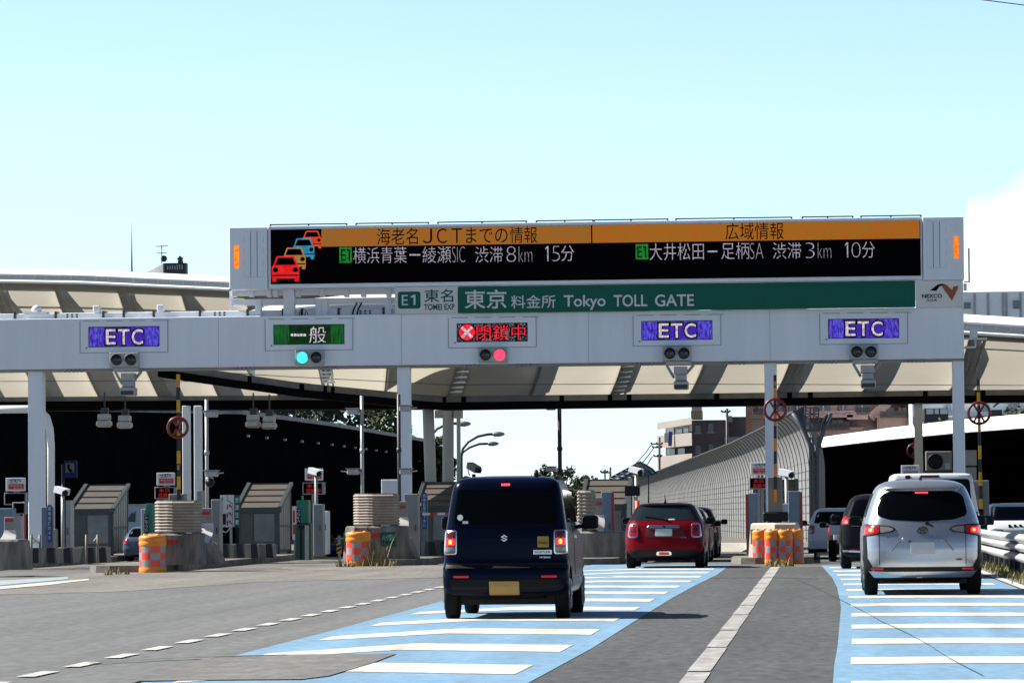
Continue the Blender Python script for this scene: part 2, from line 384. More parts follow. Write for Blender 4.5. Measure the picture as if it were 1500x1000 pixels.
# cable duct and small fittings on top of the beam
mb = MB(); mb.box(xl, ax(580), YG+.35, YG+.75, BZ1+.002, BZ1+.16, 0, .02)
for x in (18, 78, 148, 178, 222, 290, 360, 412, 440, 494, 560): mb.box(ax(x)-.03, ax(x)+.03, YG+.32, YG+.78, BZ1, BZ1+.2, 1)
for x in (95, 102, 109, 312, 319, 326, 526, 533, 540):
    for zz in (.05, .11): mb.box(ax(x)-.025, ax(x)+.025, YG+.336, YG+.352, BZ1+zz-.02, BZ1+zz+.02, 1)
mb.build('cable_duct', [white_paint, dark_steel], gan)
mb = MB()
for x in (138, 232): mb.box(ax(x)-.09, ax(x)+.09, YG+.3, YG+.5, BZ1+.16, BZ1+.34, 0, .02)
mb.lathe([(.02, 0), (.13, .02), (.13, .14), (.07, .2), (.01, .22)], (ax(48), YG+.5, BZ1+.16), 12); mb.box(ax(30), ax(65), YG+.3, YG+.7, BZ1+.155, BZ1+.2)
mb.build('antenna_box', white_paint, gan)
# walkway and brackets below the message board, left
mb = MB()
for py in (428, 441):
    z = PZ(460, py, YG+.3); mb.box(ax(338), ax(579), YG+.3, YG+.42, z-.07, z+.07)
z0, z1 = PZ(460, 446, YG+.7), PZ(460, 442.5, YG+.7); mb.box(ax(336), ax(600), YG+.5, YG+.9, z0, z1)
for x in (341, 366, 392, 402, 434, 470, 506, 531, 568): mb.box(ax(x)-.06, ax(x)+.06, YG+.25, YG+.46, PZ(x, 434, YG), PZ(x, 422, YG), 0, .01)
for x in (376, 465, 474, 567): mb.box(ax(x)-.08, ax(x)+.08, YG+.25, YG+.5, BZ1, PZ(x, 437, YG), 0, .01)
mb.box(ax(414), ax(430), YG+.15, YG+.45, BZ1, PZ(422, 419, YG))
mb.build('walkway', white_paint, gan)
mb = MB(); x = ax(515)
for k in (0, .12): mb.tube([(x+k, YG+.2, BZ1), (x+k+.03, YG+.2, BZ1+.14), (x+k+.12, YG+.22, BZ1+.32)], .022, 6)
mb.build('cable', black_plastic, gan); mb = MB()
for k in (437, 445): mb.tube([(ax(k), YG+.2, BZ1), (ax(k)+.04, YG+.18, BZ1+.15), (ax(k)+.09, YG+.2, BZ1+.02)], .012, 6)
mb.build('cable', black_plastic, gan)
mb = MB(); mb.box(ax(332), ax(336.5), YG+.5, YG+.58, BZ1, PZ(335, 368, YG)); mb.box(ax(332), ax(345), YG+.5, YG+.56, PZ(335, 424, YG), PZ(335, 421, YG))
mb.build('safety_rail', white_paint, gan)
mb = MB(); mb.tube([(ax(1421, 400), YG+.6, PZ(1421, 412, YG)), (ax(1421, 400), YG+.6, PZ(1421, 361, YG))], .025, 6)
mb.build('end_rail', white_paint, gan); mb = MB(); mb.tube([(ax(1413, 400), YG+.6, PZ(1416, 411, YG)), (ax(1422, 400), YG+.6, PZ(1416, 411, YG))], .02, 6)
mb.build('end_rail', white_paint, gan); mb = MB(); mb.box(ax(1412.5, 420), ax(1417, 420), YG+.3, YG+.6, PZ(1414, 424, YG), PZ(1414, 414, YG)); mb.box(ax(1413, 490), ax(1447, 490), YG+.5, YG+.56, PZ(1430, 496, YG), PZ(1430, 493.5, YG))
mb.box(ax(1422, 487), ax(1433, 487), YG+.4, YG+.7, PZ(1428, 493, YG), PZ(1428, 480, YG)); mb.tube([(ax(1430, 500), YG+.5, PZ(1430, 496, YG)), (ax(1430, 500), YG+.5, PZ(1430, 507, YG)), (ax(1414, 500), YG+.5, PZ(1430, 507, YG))], .03, 6)
mb.build('end_rail', white_paint, gan)

# ------------------------------------------------------------ message board
YB = YG-.35
bz = lambda py, px=874: PZ(px, py, YB)
bx = lambda px, py=370: PX(px, py, YB)
brd = thing('message_board', 'huge electronic traffic message board with orange headline bands on top of the gantry', 'message board', (bx(874), YB, bz(416)))
mb = MB()
zt, zb = bz(324.5), bz(415.5)
mb.box(bx(392.5), bx(1351), YB+.03, YB+1.1, zb, zt, 0, .01)
mb.build('cabinet', gantry_paint, brd)
for s_, (a, b) in enumerate(((336, 391.5), (1352, 1412))):
    mb = MB(); mb.box(bx(a), bx(b), YB, YB+1.1, zb-.02, zt-.02 if s_ == 0 else zt-.01, 0, .012); mb.build('end_cabinet', gantry_paint, brd)
    x0 = 358 if s_ == 0 else 1358; mb = MB(); w_ = 28
    for i in range(4 if s_ else 4):
        X_ = bx(x0+2+i*8); mb.box(X_-.006, X_+.006, YB-.004, YB, bz(341)-.72+.0, bz(341)-.02)
    lo, hi = bz(341)-.74+(-.35), bz(341)
    mb = MB()
    for i in (1, 2): mb.box(bx(x0+i*9.3)-.006, bx(x0+i*9.3)+.006, YB-.004, YB, bz(399), bz(332))
    for zz in (332, 399): mb.box(bx(x0), bx(x0+28), YB-.004, YB, bz(zz)-.007, bz(zz)+.007, 1)
    for i in (0, 28):
        for j in range(4): mb.box(bx(x0+i)-.008, bx(x0+i)+.008, YB-.004, YB, bz(399)+j*.29, bz(399)+j*.29+.16, 1)
    mb.build('louvre', [dark_steel, white_paint], brd)
    mb = MB(); X0 = 343 if s_ == 0 else 1397.5
    mb.pbox(X0, X0+6.5, 360-(0 if s_ == 0 else 14), 392-(0 if s_ == 0 else 14), YB-.03, .028)
    mb.build('warning_light', led('amber_led', (1, .12, .0), (1, .32, .01), 1.35, 14), brd)
YP = YB+.005
mb = MB(); mb.box(bx(396.5), bx(1348.5), YP, YP+.02, bz(410), bz(329.5)); mb.build('display_panel', mat('display_black', (.0015, .0015, .003), .9, spec=.03), brd)
orange = led('orange_led', (.60, .15, .012), (.34, .20, .04), .72, 24, (1, 1, 1), .40, .60)
orange2 = led('orange_led_red', (.60, .14, .01), (.42, .20, .02), .74, 22., (1.3, 1, .8), .40, .60)
white_led = led('white_led', (.20, .17, .27), (.52, .50, .54), 1.05, 26)
green_led = led('green_led', (.008, .16, .02), (.02, .26, .04), .9, 12)
YL = YP-.004
zh = (bz(329.7), bz(355.8))
mb = MB(); mb.box(bx(471), bx(866), YL, YL+.003, zh[1], zh[0]); mb.build('headline_band', orange, brd)
mb = MB(); mb.box(bx(868), bx(1347.5), YL, YL+.003, zh[1], zh[0]); mb.build('headline_band', orange2, brd)
YT = YL-.004
for t_, a, b, c, d in (('海老名', 552, 612, 334, 358.5), ('Ｊ', 619, 633, 335, 356.5), ('Ｃ', 640, 655, 334.5, 356.5), ('Ｔ', 661.5, 677, 334.5, 356), ('までの', 682.5, 743.5, 333, 356), ('情報', 747, 787, 332, 356), ('広域情報', 1062.5, 1148, 326, 351)):
    mb = MB(); mb.ptext(t_, a, b, c, d, YT, 0, .0); mb.build('headline_lettering', ink_black, brd)
mb = MB()
for t_, a, b, c, d in (('横浜青葉', 517.5, 595.5, 362, 385.5), ('ー', 600, 615.5, 372, 374.5), ('綾瀬', 619, 660.5, 361, 385), ('SIC', 662.5, 681, 361.5, 384), ('渋滞', 696, 736.5, 361, 384.5), ('8', 742, 755.5, 361, 383.5), ('km', 760, 779.5, 361, 383.5),
        ('5', 808.5, 820, 360.5, 382.5), ('分', 822, 841, 359.5, 382.5),
        ('大井松田', 951.5, 1031, 356, 381), ('ー', 1036.5, 1051, 367, 369.5), ('足柄', 1056.5, 1097.5, 355, 379.5), ('SA', 1098.5, 1118, 356, 379), ('渋滞', 1132, 1173.5, 355, 379), ('3', 1180, 1193, 355.5, 378), ('km', 1198, 1217.5, 355.5, 378), ('0', 1247.5, 1260.5, 355, 377), ('分', 1263, 1281.5, 354, 377.5)):
    mb = MB(); mb.ptext(t_, a, b, c, d, YT, 0, -.010 if ord(t_[0]) > 200 else -.03); mb.build('message_lettering', white_led, brd)
for a, c, d in ((802.5, 360.5, 382.5), (1241.5, 355, 377)):
    mb = MB(); mb.pbox(a-.9, a+.9, c, d, YT, .002); mb.add([P(a-.9, c, YT), P(a-3.6, c+3.2, YT), P(a-3.6, c+5.4, YT), P(a-.9, c+2.6, YT)], [(0, 1, 2, 3)]); mb.build('message_lettering', white_led, brd, recalc=False)
for a, b, c, d in ((497, 515.5, 362, 385), (931, 949.5, 357.5, 380)):
    mb = MB(); mb.pbox(a, b, c, d, YL, .003, 0); q = mb.build('route_badge', green_led, brd)
    mb = MB(); mb.ptext('E', a+2.6, a+9.5, c+3.5, d-3, YT); mb.pbox(a+13.6, a+15.6, c+3.5, d-3, YT, .002); mb.pbox(a+11, a+13.6, c+3.5, c+5.5, YT, .002); mb.build('lettering', ink_black, q)
def car_icon(x0, x1, y0, y1, m, dy, name='car_pictogram'):
    y_ = YL-.001-dy; mb = MB(); W = bx(x1)-bx(x0); cx = bx((x0+x1)/2, (y0+y1)/2); zlo = PZ((x0+x1)/2, y1, YB); H = PZ((x0+x1)/2, y0, YB)-zlo
    q = lambda u, v, e=0: (cx+u*W, y_-e, zlo+v*H)
    def poly(pts, mi, e=0): mb.add([q(u, v, e) for u, v in pts], [list(range(len(pts)))], mi)
    poly([(-.5, .12), (.5, .12), (.5, .55), (.47, .62), (-.47, .62), (-.5, .55)], 0)
    poly([(-.45, .62), (.45, .62), (.33, .97), (.28, 1), (-.28, 1), (-.33, .97)], 0)
    for s_ in (-1, 1):
        poly([(s_*.48, 0), (s_*.34, 0), (s_*.32, .12), (s_*.48, .12)], 0)
        poly([(s_*.36+.1*math.cos(t*math.pi/5), .46+.1*math.sin(t*math.pi/5)) for t in range(10)], 1, .002)
    poly([(-.38, .65), (.38, .65), (.27, .93), (-.27, .93)], 1, .002)
    poly([(-.48, .22), (.48, .22), (.48, .27), (-.48, .27)], 1, .002)
    return mb.build(name, [m, MATS['display_black']], brd, recalc=False)
lr = led('red_led', (.72, .008, .01), (.95, .02, .03), .95, 10); lo_ = led('red_orange_led', (.75, .05, .015), (.85, .10, .03), .9, 10)
lb = led('blue_led', (.02, .22, .40), (.04, .34, .52), .9, 10); lt = led('tan_led', (.42, .19, .04), (.52, .26, .07), .85, 10)
car_icon(443, 471, 338, 364, lo_, .0); car_icon(428.5, 460.5, 349, 380, lb, .004); car_icon(414, 448, 362.5, 394.5, lt, .008); car_icon(398, 438.5, 375, 412.5, lr, .012)
mb = MB(); mb.box(bx(866), bx(868), YT-.001, YT+.002, zh[1], zh[0]); mb.build('panel_seam', ink_black, brd)
mb = MB()
for a, b in ((394, 506), (520, 626), (640, 770), (785, 868), (870, 978), (990, 1160), (1176, 1250), (1262, 1350)):
    z = PZ((a+b)/2, 327.5-(a+b-790)/2*.0145+0, YB+.3); mb.bar((bx(a), YB+.3, zt+.06), (bx(b), YB+.3, zt+.06), .03, .03)
    for k_ in (0, .5, 1): X_ = bx(a+(b-a)*k_); mb.box(X_-.02, X_+.02, YB+.285, YB+.315, zt, zt+.07)
mb.build('top_rail', dark_steel, brd)

# ------------------------------------------------------------ fixed signs under the board
YS = YG-.25
def sign_box(name, label, cat, px0, px1, py0, py1, m, dep=.2, Y=YS):
    cx, cy = (px0+px1)/2, (py0+py1)/2
    t = thing(name, label, cat, (PX(cx, cy, Y), Y, PZ(cx, py1, Y)))
    mb = MB(); mb.pbox(px0, px1, py0, py1, Y, dep, 0, .01); mb.build('panel', m, t); return t
sg = sign_box('toll_gate_sign', 'long green toll gate name sign in Japanese and English under the message board', 'sign', 671, 1341, 415.2, 453.8, sign_green)
mb = MB(); YW = YS-.005; sl = lambda px: -(px-1006)*.0005
mb.ptext('東京', 680.5, 742, 424, 452, YW, 0, .012); mb.ptext('料金所', 748.5, 814, 432, 451.5, YW, 0, .006)
mb.ptext('Tokyo', 826, 887, 432, 454, YW, 0, .014); mb.ptext('TOLL', 899, 948, 431.5, 449, YW, 0, .014); mb.ptext('GATE', 959.5, 1016.5, 431, 448.5, YW, 0, .014)
mb.build('lettering', sign_white, sg)
rs = sign_box('route_sign', 'small white route sign with green E1 badge at the left end of the green sign', 'sign', 578.5, 670.5, 420, 459, sign_white)
mb = MB(); ring = []
X0, X1, Z0, Z1 = PX(583, 440, YS), PX(616, 440, YS), PZ(600, 452, YS), PZ(600, 427, YS); rr = .06
for cx_, cz_, a0 in ((X1-rr, Z1-rr, 0), (X0+rr, Z1-rr, 90), (X0+rr, Z0+rr, 180), (X1-rr, Z0+rr, 270)):
    for i in range(5): a = R(a0+i*22.5); ring.append((cx_+rr*math.cos(a), YW, cz_+rr*math.sin(a)))
mb.add(ring, [list(range(len(ring)))]); bdg = mb.build('badge', sign_green, rs, recalc=False)
mb = MB(); mb.ptext('E', 588.5, 597.5, 432, 447, YW-.004, 0, .0); mb.pbox(605.8, 608.6, 431.5, 446.5, YW-.004, .002); mb.add([P(605.8, 431.5, YW-.004), P(601.6, 434.3, YW-.004), P(602.4, 436.3, YW-.004), P(605.8, 434.6, YW-.004)], [(0, 1, 2, 3)]); mb.build('lettering', sign_white, bdg, recalc=False)
mb = MB(); mb.ptext('東名', 621.5, 664, 423.5, 442.5, YW, 0, .01); mb.ptext('TOMEI EXP', 621, 666, 445, 454, YW, 0, .025); mb.build('lettering', sign_green, rs)
os_ = sign_box('operator_sign', 'cream sign with black and orange ribbon emblem at the right end of the green sign', 'sign', 1341.5, 1411, 410.5, 449.5, mat('cream_panel', (.66, .67, .65), .5, noise=.04, scale=4))
mb = MB(); mb.ptext('NEXCO', 1350.5, 1380, 430.5, 436.5, YW, 0, .03); mb.ptext('中日本', 1357.5, 1373, 437.8, 441.8, YW, 0, .01); mb.build('lettering', ink_black, os_)
Q = lambda a, b: (PX(a, b, YW), YW, PZ(a, b, YW))
mb = MB(); mb.add([Q(1362, 425.5), Q(1373, 417), Q(1379, 415.6), Q(1384, 416.2), Q(1376, 420), Q(1371.5, 426)], [list(range(6))])
mb.build('emblem', ink_black, os_, recalc=False)
mb = MB(); mb.add([Q(1379, 415.4), Q(1383, 415.6), Q(1387, 417.5), Q(1391, 421.5), Q(1395, 424.5), Q(1396.5, 419.5), Q(1404, 418.5), Q(1402.5, 424), Q(1394.5, 440.5), Q(1390, 434), Q(1384, 426), Q(1380, 420)], [(0, 1, 2, 3, 10, 11), (3, 4, 9, 10), (4, 7, 8, 9), (4, 5, 6, 7)])
g_em = mat('emblem_orange', (.28, .07, .025), .5)
mb.build('emblem', g_em, os_, recalc=False)

# ------------------------------------------------------------ lane signs on the beam
purple = led('purple_led', (.035, .012, .40), (.15, .12, .85), .85, 12., (2.2, 1, .7), .38, .62)
purple_mid = led('purple_led_dim', (.05, .02, .42), (.08, .04, .60), .8, 7., (3, 1, .6))
white_led2 = led('bright_white_led', (.50, .38, .52), (.95, .90, .95), .85, 14., (2, 1, 2), .4, .6)
dgreen = led('deep_green_led', (.006, .05, .012), (.012, .16, .03), .85, 7., (3.5, 1, .5))
dgreen2 = led('darker_green_led', (.004, .022, .006), (.006, .045, .012), .8, 7.)
red_l = led('bright_red_led', (.95, .01, .02), (1, .03, .06), 1.05, 9.)
off_led = led('mixed_led', (.005, .005, .006), (.30, .34, .40), .6, 9., (3, 1, 3), .48, .62)
LANES = [(181.5, 479, 507), (452.5, 476, 503.5), (721, 474, 499.5), (991.5, 470.5, 497), (1265, 467.5, 494.5)]
lbl = ['purple ETC lane display leftmost on the beam', 'green general lane display reading 一般 on the beam', 'red closed lane display with white cross on the beam',
       'purple ETC lane display on the beam between the red display and the farthest right display', 'purple ETC lane display nearest the right end of the beam']
for i, (cx, py0, py1) in enumerate(LANES):
    Y = YG-.012
    t = thing('lane_display', lbl[i], 'lane display', (PX(cx, py1, Y), Y, PZ(cx, py1+8, Y)), 'lane displays along the gantry beam')
    mb = MB(); mb.pbox(cx-64, cx+64, py0-9, py1+9, Y, .010); mb.build('housing', gantry_paint, t)
    mb = MB()
    zt_, zb_ = PZ(cx, py0-9, Y), PZ(cx, py1+9, Y); xa, xb = PX(cx-64, py0, Y), PX(cx+64, py0, Y)
    mb.box(xa-.01, xa+.004, Y-.004, Y+.01, zb_, zt_); mb.box(xb-.004, xb+.01, Y-.004, Y+.01, zb_, zt_); mb.box(xa, xb, Y-.004, Y+.01, zb_-.01, zb_+.004)
    for j in range(4): mb.box(xa+.08+j*.6, xa+.5+j*.6, Y-.004, Y+.01, zt_-.004, zt_+.01)
    mb.lathe([(.025, -.006), (.025, .0)], (xa+.16, Y, PZ(cx, py1+2, Y)), 10, axis='y')
    mb.build('door_joint', grey_paint, t)
    hw = 51
    mb = MB(); mb.pbox(cx-hw-1, cx+hw+1, py0-1, py1+1, Y-.006, .006); mb.build('display_frame', black_plastic, t)
    Yd = Y-.010
    if i in (0, 3, 4):
        mb = MB(); mb.pbox(cx-hw, cx+hw, py0, py1, Yd, .003); pnl = mb.build('display_panel', purple, t)
        mb = MB()
        k0 = -26 if i else -27
        cyk = (py0+py1)/2; xx = [(-26.5, -12), (-8.5, 8), (11.5, 28)]
        mb.pbox(cx-29, cx+31, py0+1.2, py1-.8, Yd-.003, .002); mb.build('display_dim', purple_mid, t)
        mb = MB()
        for ch_, (a, b) in zip('ETC', xx): mb.ptext(ch_, cx+a-2, cx+b+2, py0+.8, py1-.4, Yd-.006, 0, .06)
        mb.build('lettering_outline', ink_black, t)
        mb = MB()
        for ch_, (a, b) in zip('ETC', xx): mb.ptext(ch_, cx+a, cx+b, py0+3, py1-2.6, Yd-.010, 0, .012)
        mb.build('lettering', white_led2, t)
    elif i == 1:
        mb = MB(); mb.pbox(cx-hw, cx+hw, py0, py1, Yd, .003); mb.build('display_panel', dgreen, t)
        mb = MB(); mb.pbox(cx-29, cx+32, py0+.5, py1-.5, Yd-.003, .002); mb.build('display_dim', dgreen2, t)
        mb = MB()
        for j in range(5): mb.pbox(cx-26.5+j*4.6, cx-22.7+j*4.6, 488.7, 492.3, Yd-.006, .002)
        mb.ptext('般', cx+.5, cx+25, py0+2.2, py1-1.5, Yd-.006, 0, -.008); mb.build('lettering', white_led2, t)
    else:
        mb = MB(); mb.pbox(cx-hw, cx+hw, py0, py1, Yd, .003); mb.build('display_panel', off_led, t)
        mb = MB(); c_ = P(cx-37, 486.5, Yd-.004); r_ = PX(cx, 487, Yd)-PX(cx-12, 487, Yd)
        mb.add([(c_.x+r_*1.08*math.cos(a*math.pi/12), c_.y+.001, c_.z+r_*1.08*math.sin(a*math.pi/12)) for a in range(24)], [list(range(24))], 1)
        mb.add([(c_.x+r_*.97*math.cos(a*math.pi/12), c_.y, c_.z+r_*.97*math.sin(a*math.pi/12)) for a in range(24)], [list(range(24))], 0)
        for s_ in (-1, 1): mb.bar((c_.x-r_*.62, c_.y-.004, c_.z-s_*r_*.62), (c_.x+r_*.62, c_.y-.004, c_.z+s_*r_*.62), .003, r_*.3, 2)
        mb.build('cross_emblem', [red_l, ink_black, white_led2], t, recalc=False)
        mb = MB(); mb.ptext('閉鎖中', cx-24.5, cx+49.5, py0+.2, py1, Yd-.005, 0, .07); mb.build('lettering_outline', ink_black, t)
        mb = MB(); mb.ptext('閉鎖中', cx-23, cx+48.5, py0+1.5, py1-1.5, Yd-.009, 0, -.004); mb.build('lettering', red_l, t)
# signals under each display
lens_off = mat('dark_lens', (.006, .012, .018), .15, spec=.6)
lens_green = mat('green_lens', (.02, .3, .25), .3, emit=(.05, .95, .72), es=.72)
lens_red = mat('red_lens', (.3, .02, .03), .3, emit=(1, .045, .10), es=.85)
sl_lbl = ['grey two lens signal, both dark, under the leftmost ETC display', 'grey two lens signal with its green lens lit', 'grey two lens signal with its red lens lit',
          'grey two lens signal, both dark, under the second ETC display from the right', 'grey two lens signal, both dark, under the ETC display nearest the right end']
for i, (cx, cy) in enumerate(((181.5, 527), (453, 523.5), (721.5, 519.8), (991.5, 517.5), (1265.5, 515.3))):
    Y = YG-.22
    t = thing('lane_signal', sl_lbl[i], 'traffic signal', (PX(cx, cy, Y), Y, PZ(cx, cy+11, Y)), 'lane signals under the gantry displays')
    mb = MB(); mb.pbox(cx-21, cx+21, cy-11, cy+11, Y, .218, 0, .015); mb.build('housing', light_steel, t)
    for s_ in (-1, 1):
        c_ = P(cx+s_*10.3, cy, Y); r_ = .143
        m_ = lens_green if (i == 1 and s_ < 0) else lens_red if (i == 2 and s_ > 0) else lens_off
        mb = MB(); mb.lathe([(r_, -.004), (r_*.96, -.02), (r_*.7, -.035), (r_*.3, -.045), (.001, -.048)], c_, 24, axis='y'); ln = mb.build('lens', m_, t)
        mb = MB(); n = 14; rg = []
        for rr_ in (r_*1.04, r_*1.1):
            rg.append([(c_.x+rr_*math.cos(R(-10+200*k_/n)), c_.y-.12, c_.z+rr_*math.sin(R(-10+200*k_/n))) for k_ in range(n+1)])
        b0 = [(v[0], c_.y, v[2]) for v in rg[0]]; b1 = [(v[0], c_.y, v[2]) for v in rg[1]]
        mb.loft([b0, rg[0], rg[1], b1], 0, True, False, False); mb.build('visor', light_steel, ln)
    if i in (0, 3, 4):
        mb = MB(); x = PX(cx+2, cy, Y)
        zb_ = PZ(cx, cy+11, Y)
        mb.box(x-.32, x+.32, Y+.02, Y+.5, zb_-.10, zb_-.004, 0, .01); mb.bar((x-.3, Y+.2, zb_-.1), (x-.12, Y+.25, zb_-.42), .05, .06); mb.bar((x+.38, Y+.2, zb_-.1), (x+.2, Y+.25, zb_-.3), .06, .06)
        mb.box(x-.12, x+.22, Y+.02, Y+.4, zb_-.34, zb_-.14, 0, .01); mb.box(x-.08, x+.2, Y-.02, Y+.34, zb_-.50, zb_-.345, 0, .01)
        mb.build('camera_bracket', light_steel, t)
        mb = MB(); mb.box(x-.12, x+.25, Y-.12, Y+.36, zb_-.72, zb_-.505, 0, .03); mb.box(x-.1, x+.23, Y-.14, Y-.122, zb_-.7, zb_-.6, 1); mb.build('sensor_head', [light_steel, dark_steel], t)
# ============================================================ canopies of translucent membrane
def membrane_mat():
    m = bpy.data.materials.new('canopy_membrane'); m.use_nodes = True; t = m.node_tree; t.nodes.clear()
    o = t.nodes.new('ShaderNodeOutputMaterial'); a = t.nodes.new('ShaderNodeBsdfTranslucent'); b = t.nodes.new('ShaderNodeBsdfDiffuse'); x = t.nodes.new('ShaderNodeMixShader')
    g = t.nodes.new('ShaderNodeNewGeometry'); n = t.nodes.new('ShaderNodeTexNoise'); n.inputs['Scale'].default_value = .9; n.inputs['Detail'].default_value = 6
    t.links.new(g.outputs['Position'], n.inputs['Vector'])
    r = t.nodes.new('ShaderNodeValToRGB'); e = r.color_ramp.elements
    e[0].position = .3; e[0].color = (.325, .305, .255, 1); e[1].position = .7; e[1].color = (.35, .33, .28, 1)
    t.links.new(n.outputs['Fac'], r.inputs[0])
    t.links.new(r.outputs[0], a.inputs[0]); b.inputs[0].default_value = (.40, .37, .31, 1); x.inputs[0].default_value = .38
    t.links.new(a.outputs[0], x.inputs[1]); t.links.new(b.outputs[0], x.inputs[2]); t.links.new(x.outputs[0], o.inputs[0]); return m
memb = membrane_mat()
rim_white = mat('rim_white', (.80, .81, .82), .4, noise=.05, scale=2)
gut_dark = mat('gutter_dark', (.002, .002, .0025), .8, spec=.05)
gut_grey = mat('gutter_grey', (.13, .125, .12), .6, noise=.3, scale=2)
def lerp(a, b, t): return a+(b-a)*t
def along(poly, t):
    Ls = [(b-a).length for a, b in zip(poly, poly[1:])]; d = t*sum(Ls)
    for (a, b), L in zip(zip(poly, poly[1:]), Ls):
        if d <= L+1e-6: return lerp(a, b, d/L)
        d -= L
    return poly[-1]
def straight(top, ybot, py):
    out = []
    for q, p_y in zip(top, py):
        px = 750+FPX*0; d = None
        lo, hi = -4000, 4000
        for _ in range(60):
            mid = (lo+hi)/2
            if PX(mid, p_y, ybot) < q.x: lo = mid
            else: hi = mid
        out.append(P(lo, p_y, ybot))
    return out
def canopy(name, label, top, bot, nrib, rib_h, sag, ladder, phase):
    t = thing(name, label, 'canopy', bot[0])
    NU, NV = 80, 10
    def S(u, v):   # v 0 at the top rim, 1 at the gutter
        a, b = along(top, u), along(bot, u); p = lerp(a, b, v); k = 4*v*(1-v)
        return p+Vector((0, sag*k*.6, -sag*k))
    mb = MB(); mb.loft([[S(i/NU, j/NV) for j in range(NV+1)] for i in range(NU+1)], 0, True, False, False)
    mb.build('membrane', memb, t, recalc=False)
    # seam cable along the sheet
    mb = MB(); mb.tube([S(i/40, .80)+Vector((0, -.03, -.01)) for i in range(41)], .010, 4); mb.build('seam', mat('seam_brown', (.16, .14, .11), .7), t)
    # arched ribs standing on the sheet
    for r_ in range(nrib):
        u = (r_+phase)/nrib
        mb = MB(); ring = []
        for j in range(NV+1):
            p = S(u, j/NV); ring.append([p+Vector((-.06, 0, .02)), p+Vector((.06, 0, .02)), p+Vector((.06, .1, .05+rib_h*min(1, j/3+.1))), p+Vector((-.06, .1, .05+rib_h*min(1, j/3+.1)))])
        mb.loft(ring, 0, False)
        if (r_+ladder) % 2 == 0:
            for dx in (.18, .36): mb.tube([S(min(1, u+dx/ (top[-1]-top[0]).length), j/NV)+Vector((0, 0, .03)) for j in range(NV+1)], .03, 5)
            for j in range(1, 14):
                a = S(u, j/14); mb.bar(a+Vector((0, 0, .03)), a+Vector((.36, 0, .03)), .05, .05)
        mb.build('rib', rim_white, t)
    # purlins above the upper part of the sheet
    mb = MB()
    for v, h in ((.05, .25), (.17, .38)):
        mb.loft([[S(i/NU, v)+Vector((0, dy, dz)) for dy, dz in ((-.03, .06), (.03, .06), (.03, h), (-.03, h))] for i in range(NU+1)], 0, False)
    mb.build('purlin', rim_white, t)
    return t, S
cA_top = [P(-140, 411, 108), P(120, 415.5, 108), P(340, 425.5, 108), P(700, 440, 108)]
cA_bot = straight(cA_top, 115, (583, 581, 580, 579))
cA, SA = canopy('membrane_canopy', 'beige membrane toll canopy at the left with white double rim above the beam', cA_top, cA_bot, 9, .62, .25, 1, .36)
mb = MB(); NU = 40
def railrun(mb, poly, prof, m=0):
    mb.loft([[p+Vector((0, dy, dz)) for dy, dz in prof] for p in [along(poly, i/NU) for i in range(NU+1)]], m, False)
railrun(mb, cA_top, [(-.36, -.02), (.12, -.02), (.12, .13), (-.06, .13), (-.36, .02)]); railrun(mb, cA_top, [(-.0, .10), (.0, .27), (.3, .27), (.3, .1)], 1)
railrun(mb, cA_top, [(-.2, .20), (.5, .24), (.5, .42), (.3, .42), (-.2, .235)])
mb.build('rim', [rim_white, white_paint], cA)
mb = MB()
for i in range(46):
    p = along(cA_top, (i+.5)/46); mb.bar(p+Vector((-.0, -.04, .12)), p+Vector((0, -.04, .25)), .03, .03)
mb.build('rim_rail', rim_white, cA)
mb = MB(); railrun(mb, cA_bot, [(-.05, .03), (.3, .03), (.3, -.12), (-.05, -.12)], 1); railrun(mb, cA_bot, [(-.1, -.125), (1.2, -.125), (1.2, -.40), (-.1, -.40)], 0)
mb.build('gutter', [gut_dark, gut_grey], cA)

cB_top = [P(205, 526, 100.5), P(420, 470, 103), P(640, 448, 105), P(1000, 455, 106), P(1415, 489, 106), P(1640, 503, 106)]
def colx(px, Y): return PX(px, 560, Y)
cB_bot = [P(232, 532, 100.6), P(440, 562, 104), P(640, 581.5, 108.5)] + straight([cB_top[3], cB_top[4], cB_top[5]], 112, (577, 571.5, 570))
# resample so that both ends of a rib share the picture column plus the lean of the sheet
cB, SB = canopy('membrane_canopy', 'wide beige membrane toll canopy behind the message board reaching the right edge', cB_top, cB_bot, 12, .5, .22, 0, .25)
mb = MB(); railrun(mb, cB_top, [(-.40, -.02), (.12, -.02), (.12, .16), (-.06, .16), (-.40, .03)]); railrun(mb, cB_top, [(-.0, .12), (.0, .34), (.3, .34), (.3, .1)], 1)
railrun(mb, cB_top, [(-.25, .26), (.5, .30), (.5, .56), (.3, .56), (-.25, .32)])
mb.build('rim', [rim_white, white_paint], cB)
mb = MB()
for i in range(70):
    p = along(cB_top, (i+.5)/70); mb.bar(p+Vector((0, -.04, .14)), p+Vector((0, -.04, .31)), .03, .03)
mb.build('rim_rail', rim_white, cB)
mb = MB(); railrun(mb, cB_bot, [(-.06, .03), (.3, .03), (.3, -.15), (-.06, -.15)], 1); railrun(mb, cB_bot, [(-.1, -.152), (1.0, -.152), (1.0, -.36), (-.1, -.36)], 0)
for u in (.1, .16, .19, .2, .35, .37, .47, .52, .54, .63, .70, .72, .83, .88, .885):
    p = along(cB_bot, u); mb.box(p.x-.07, p.x+.07, p.y-.09, p.y, p.z-.2, p.z-.0)
mb.build('gutter', [gut_dark, gut_grey], cB)
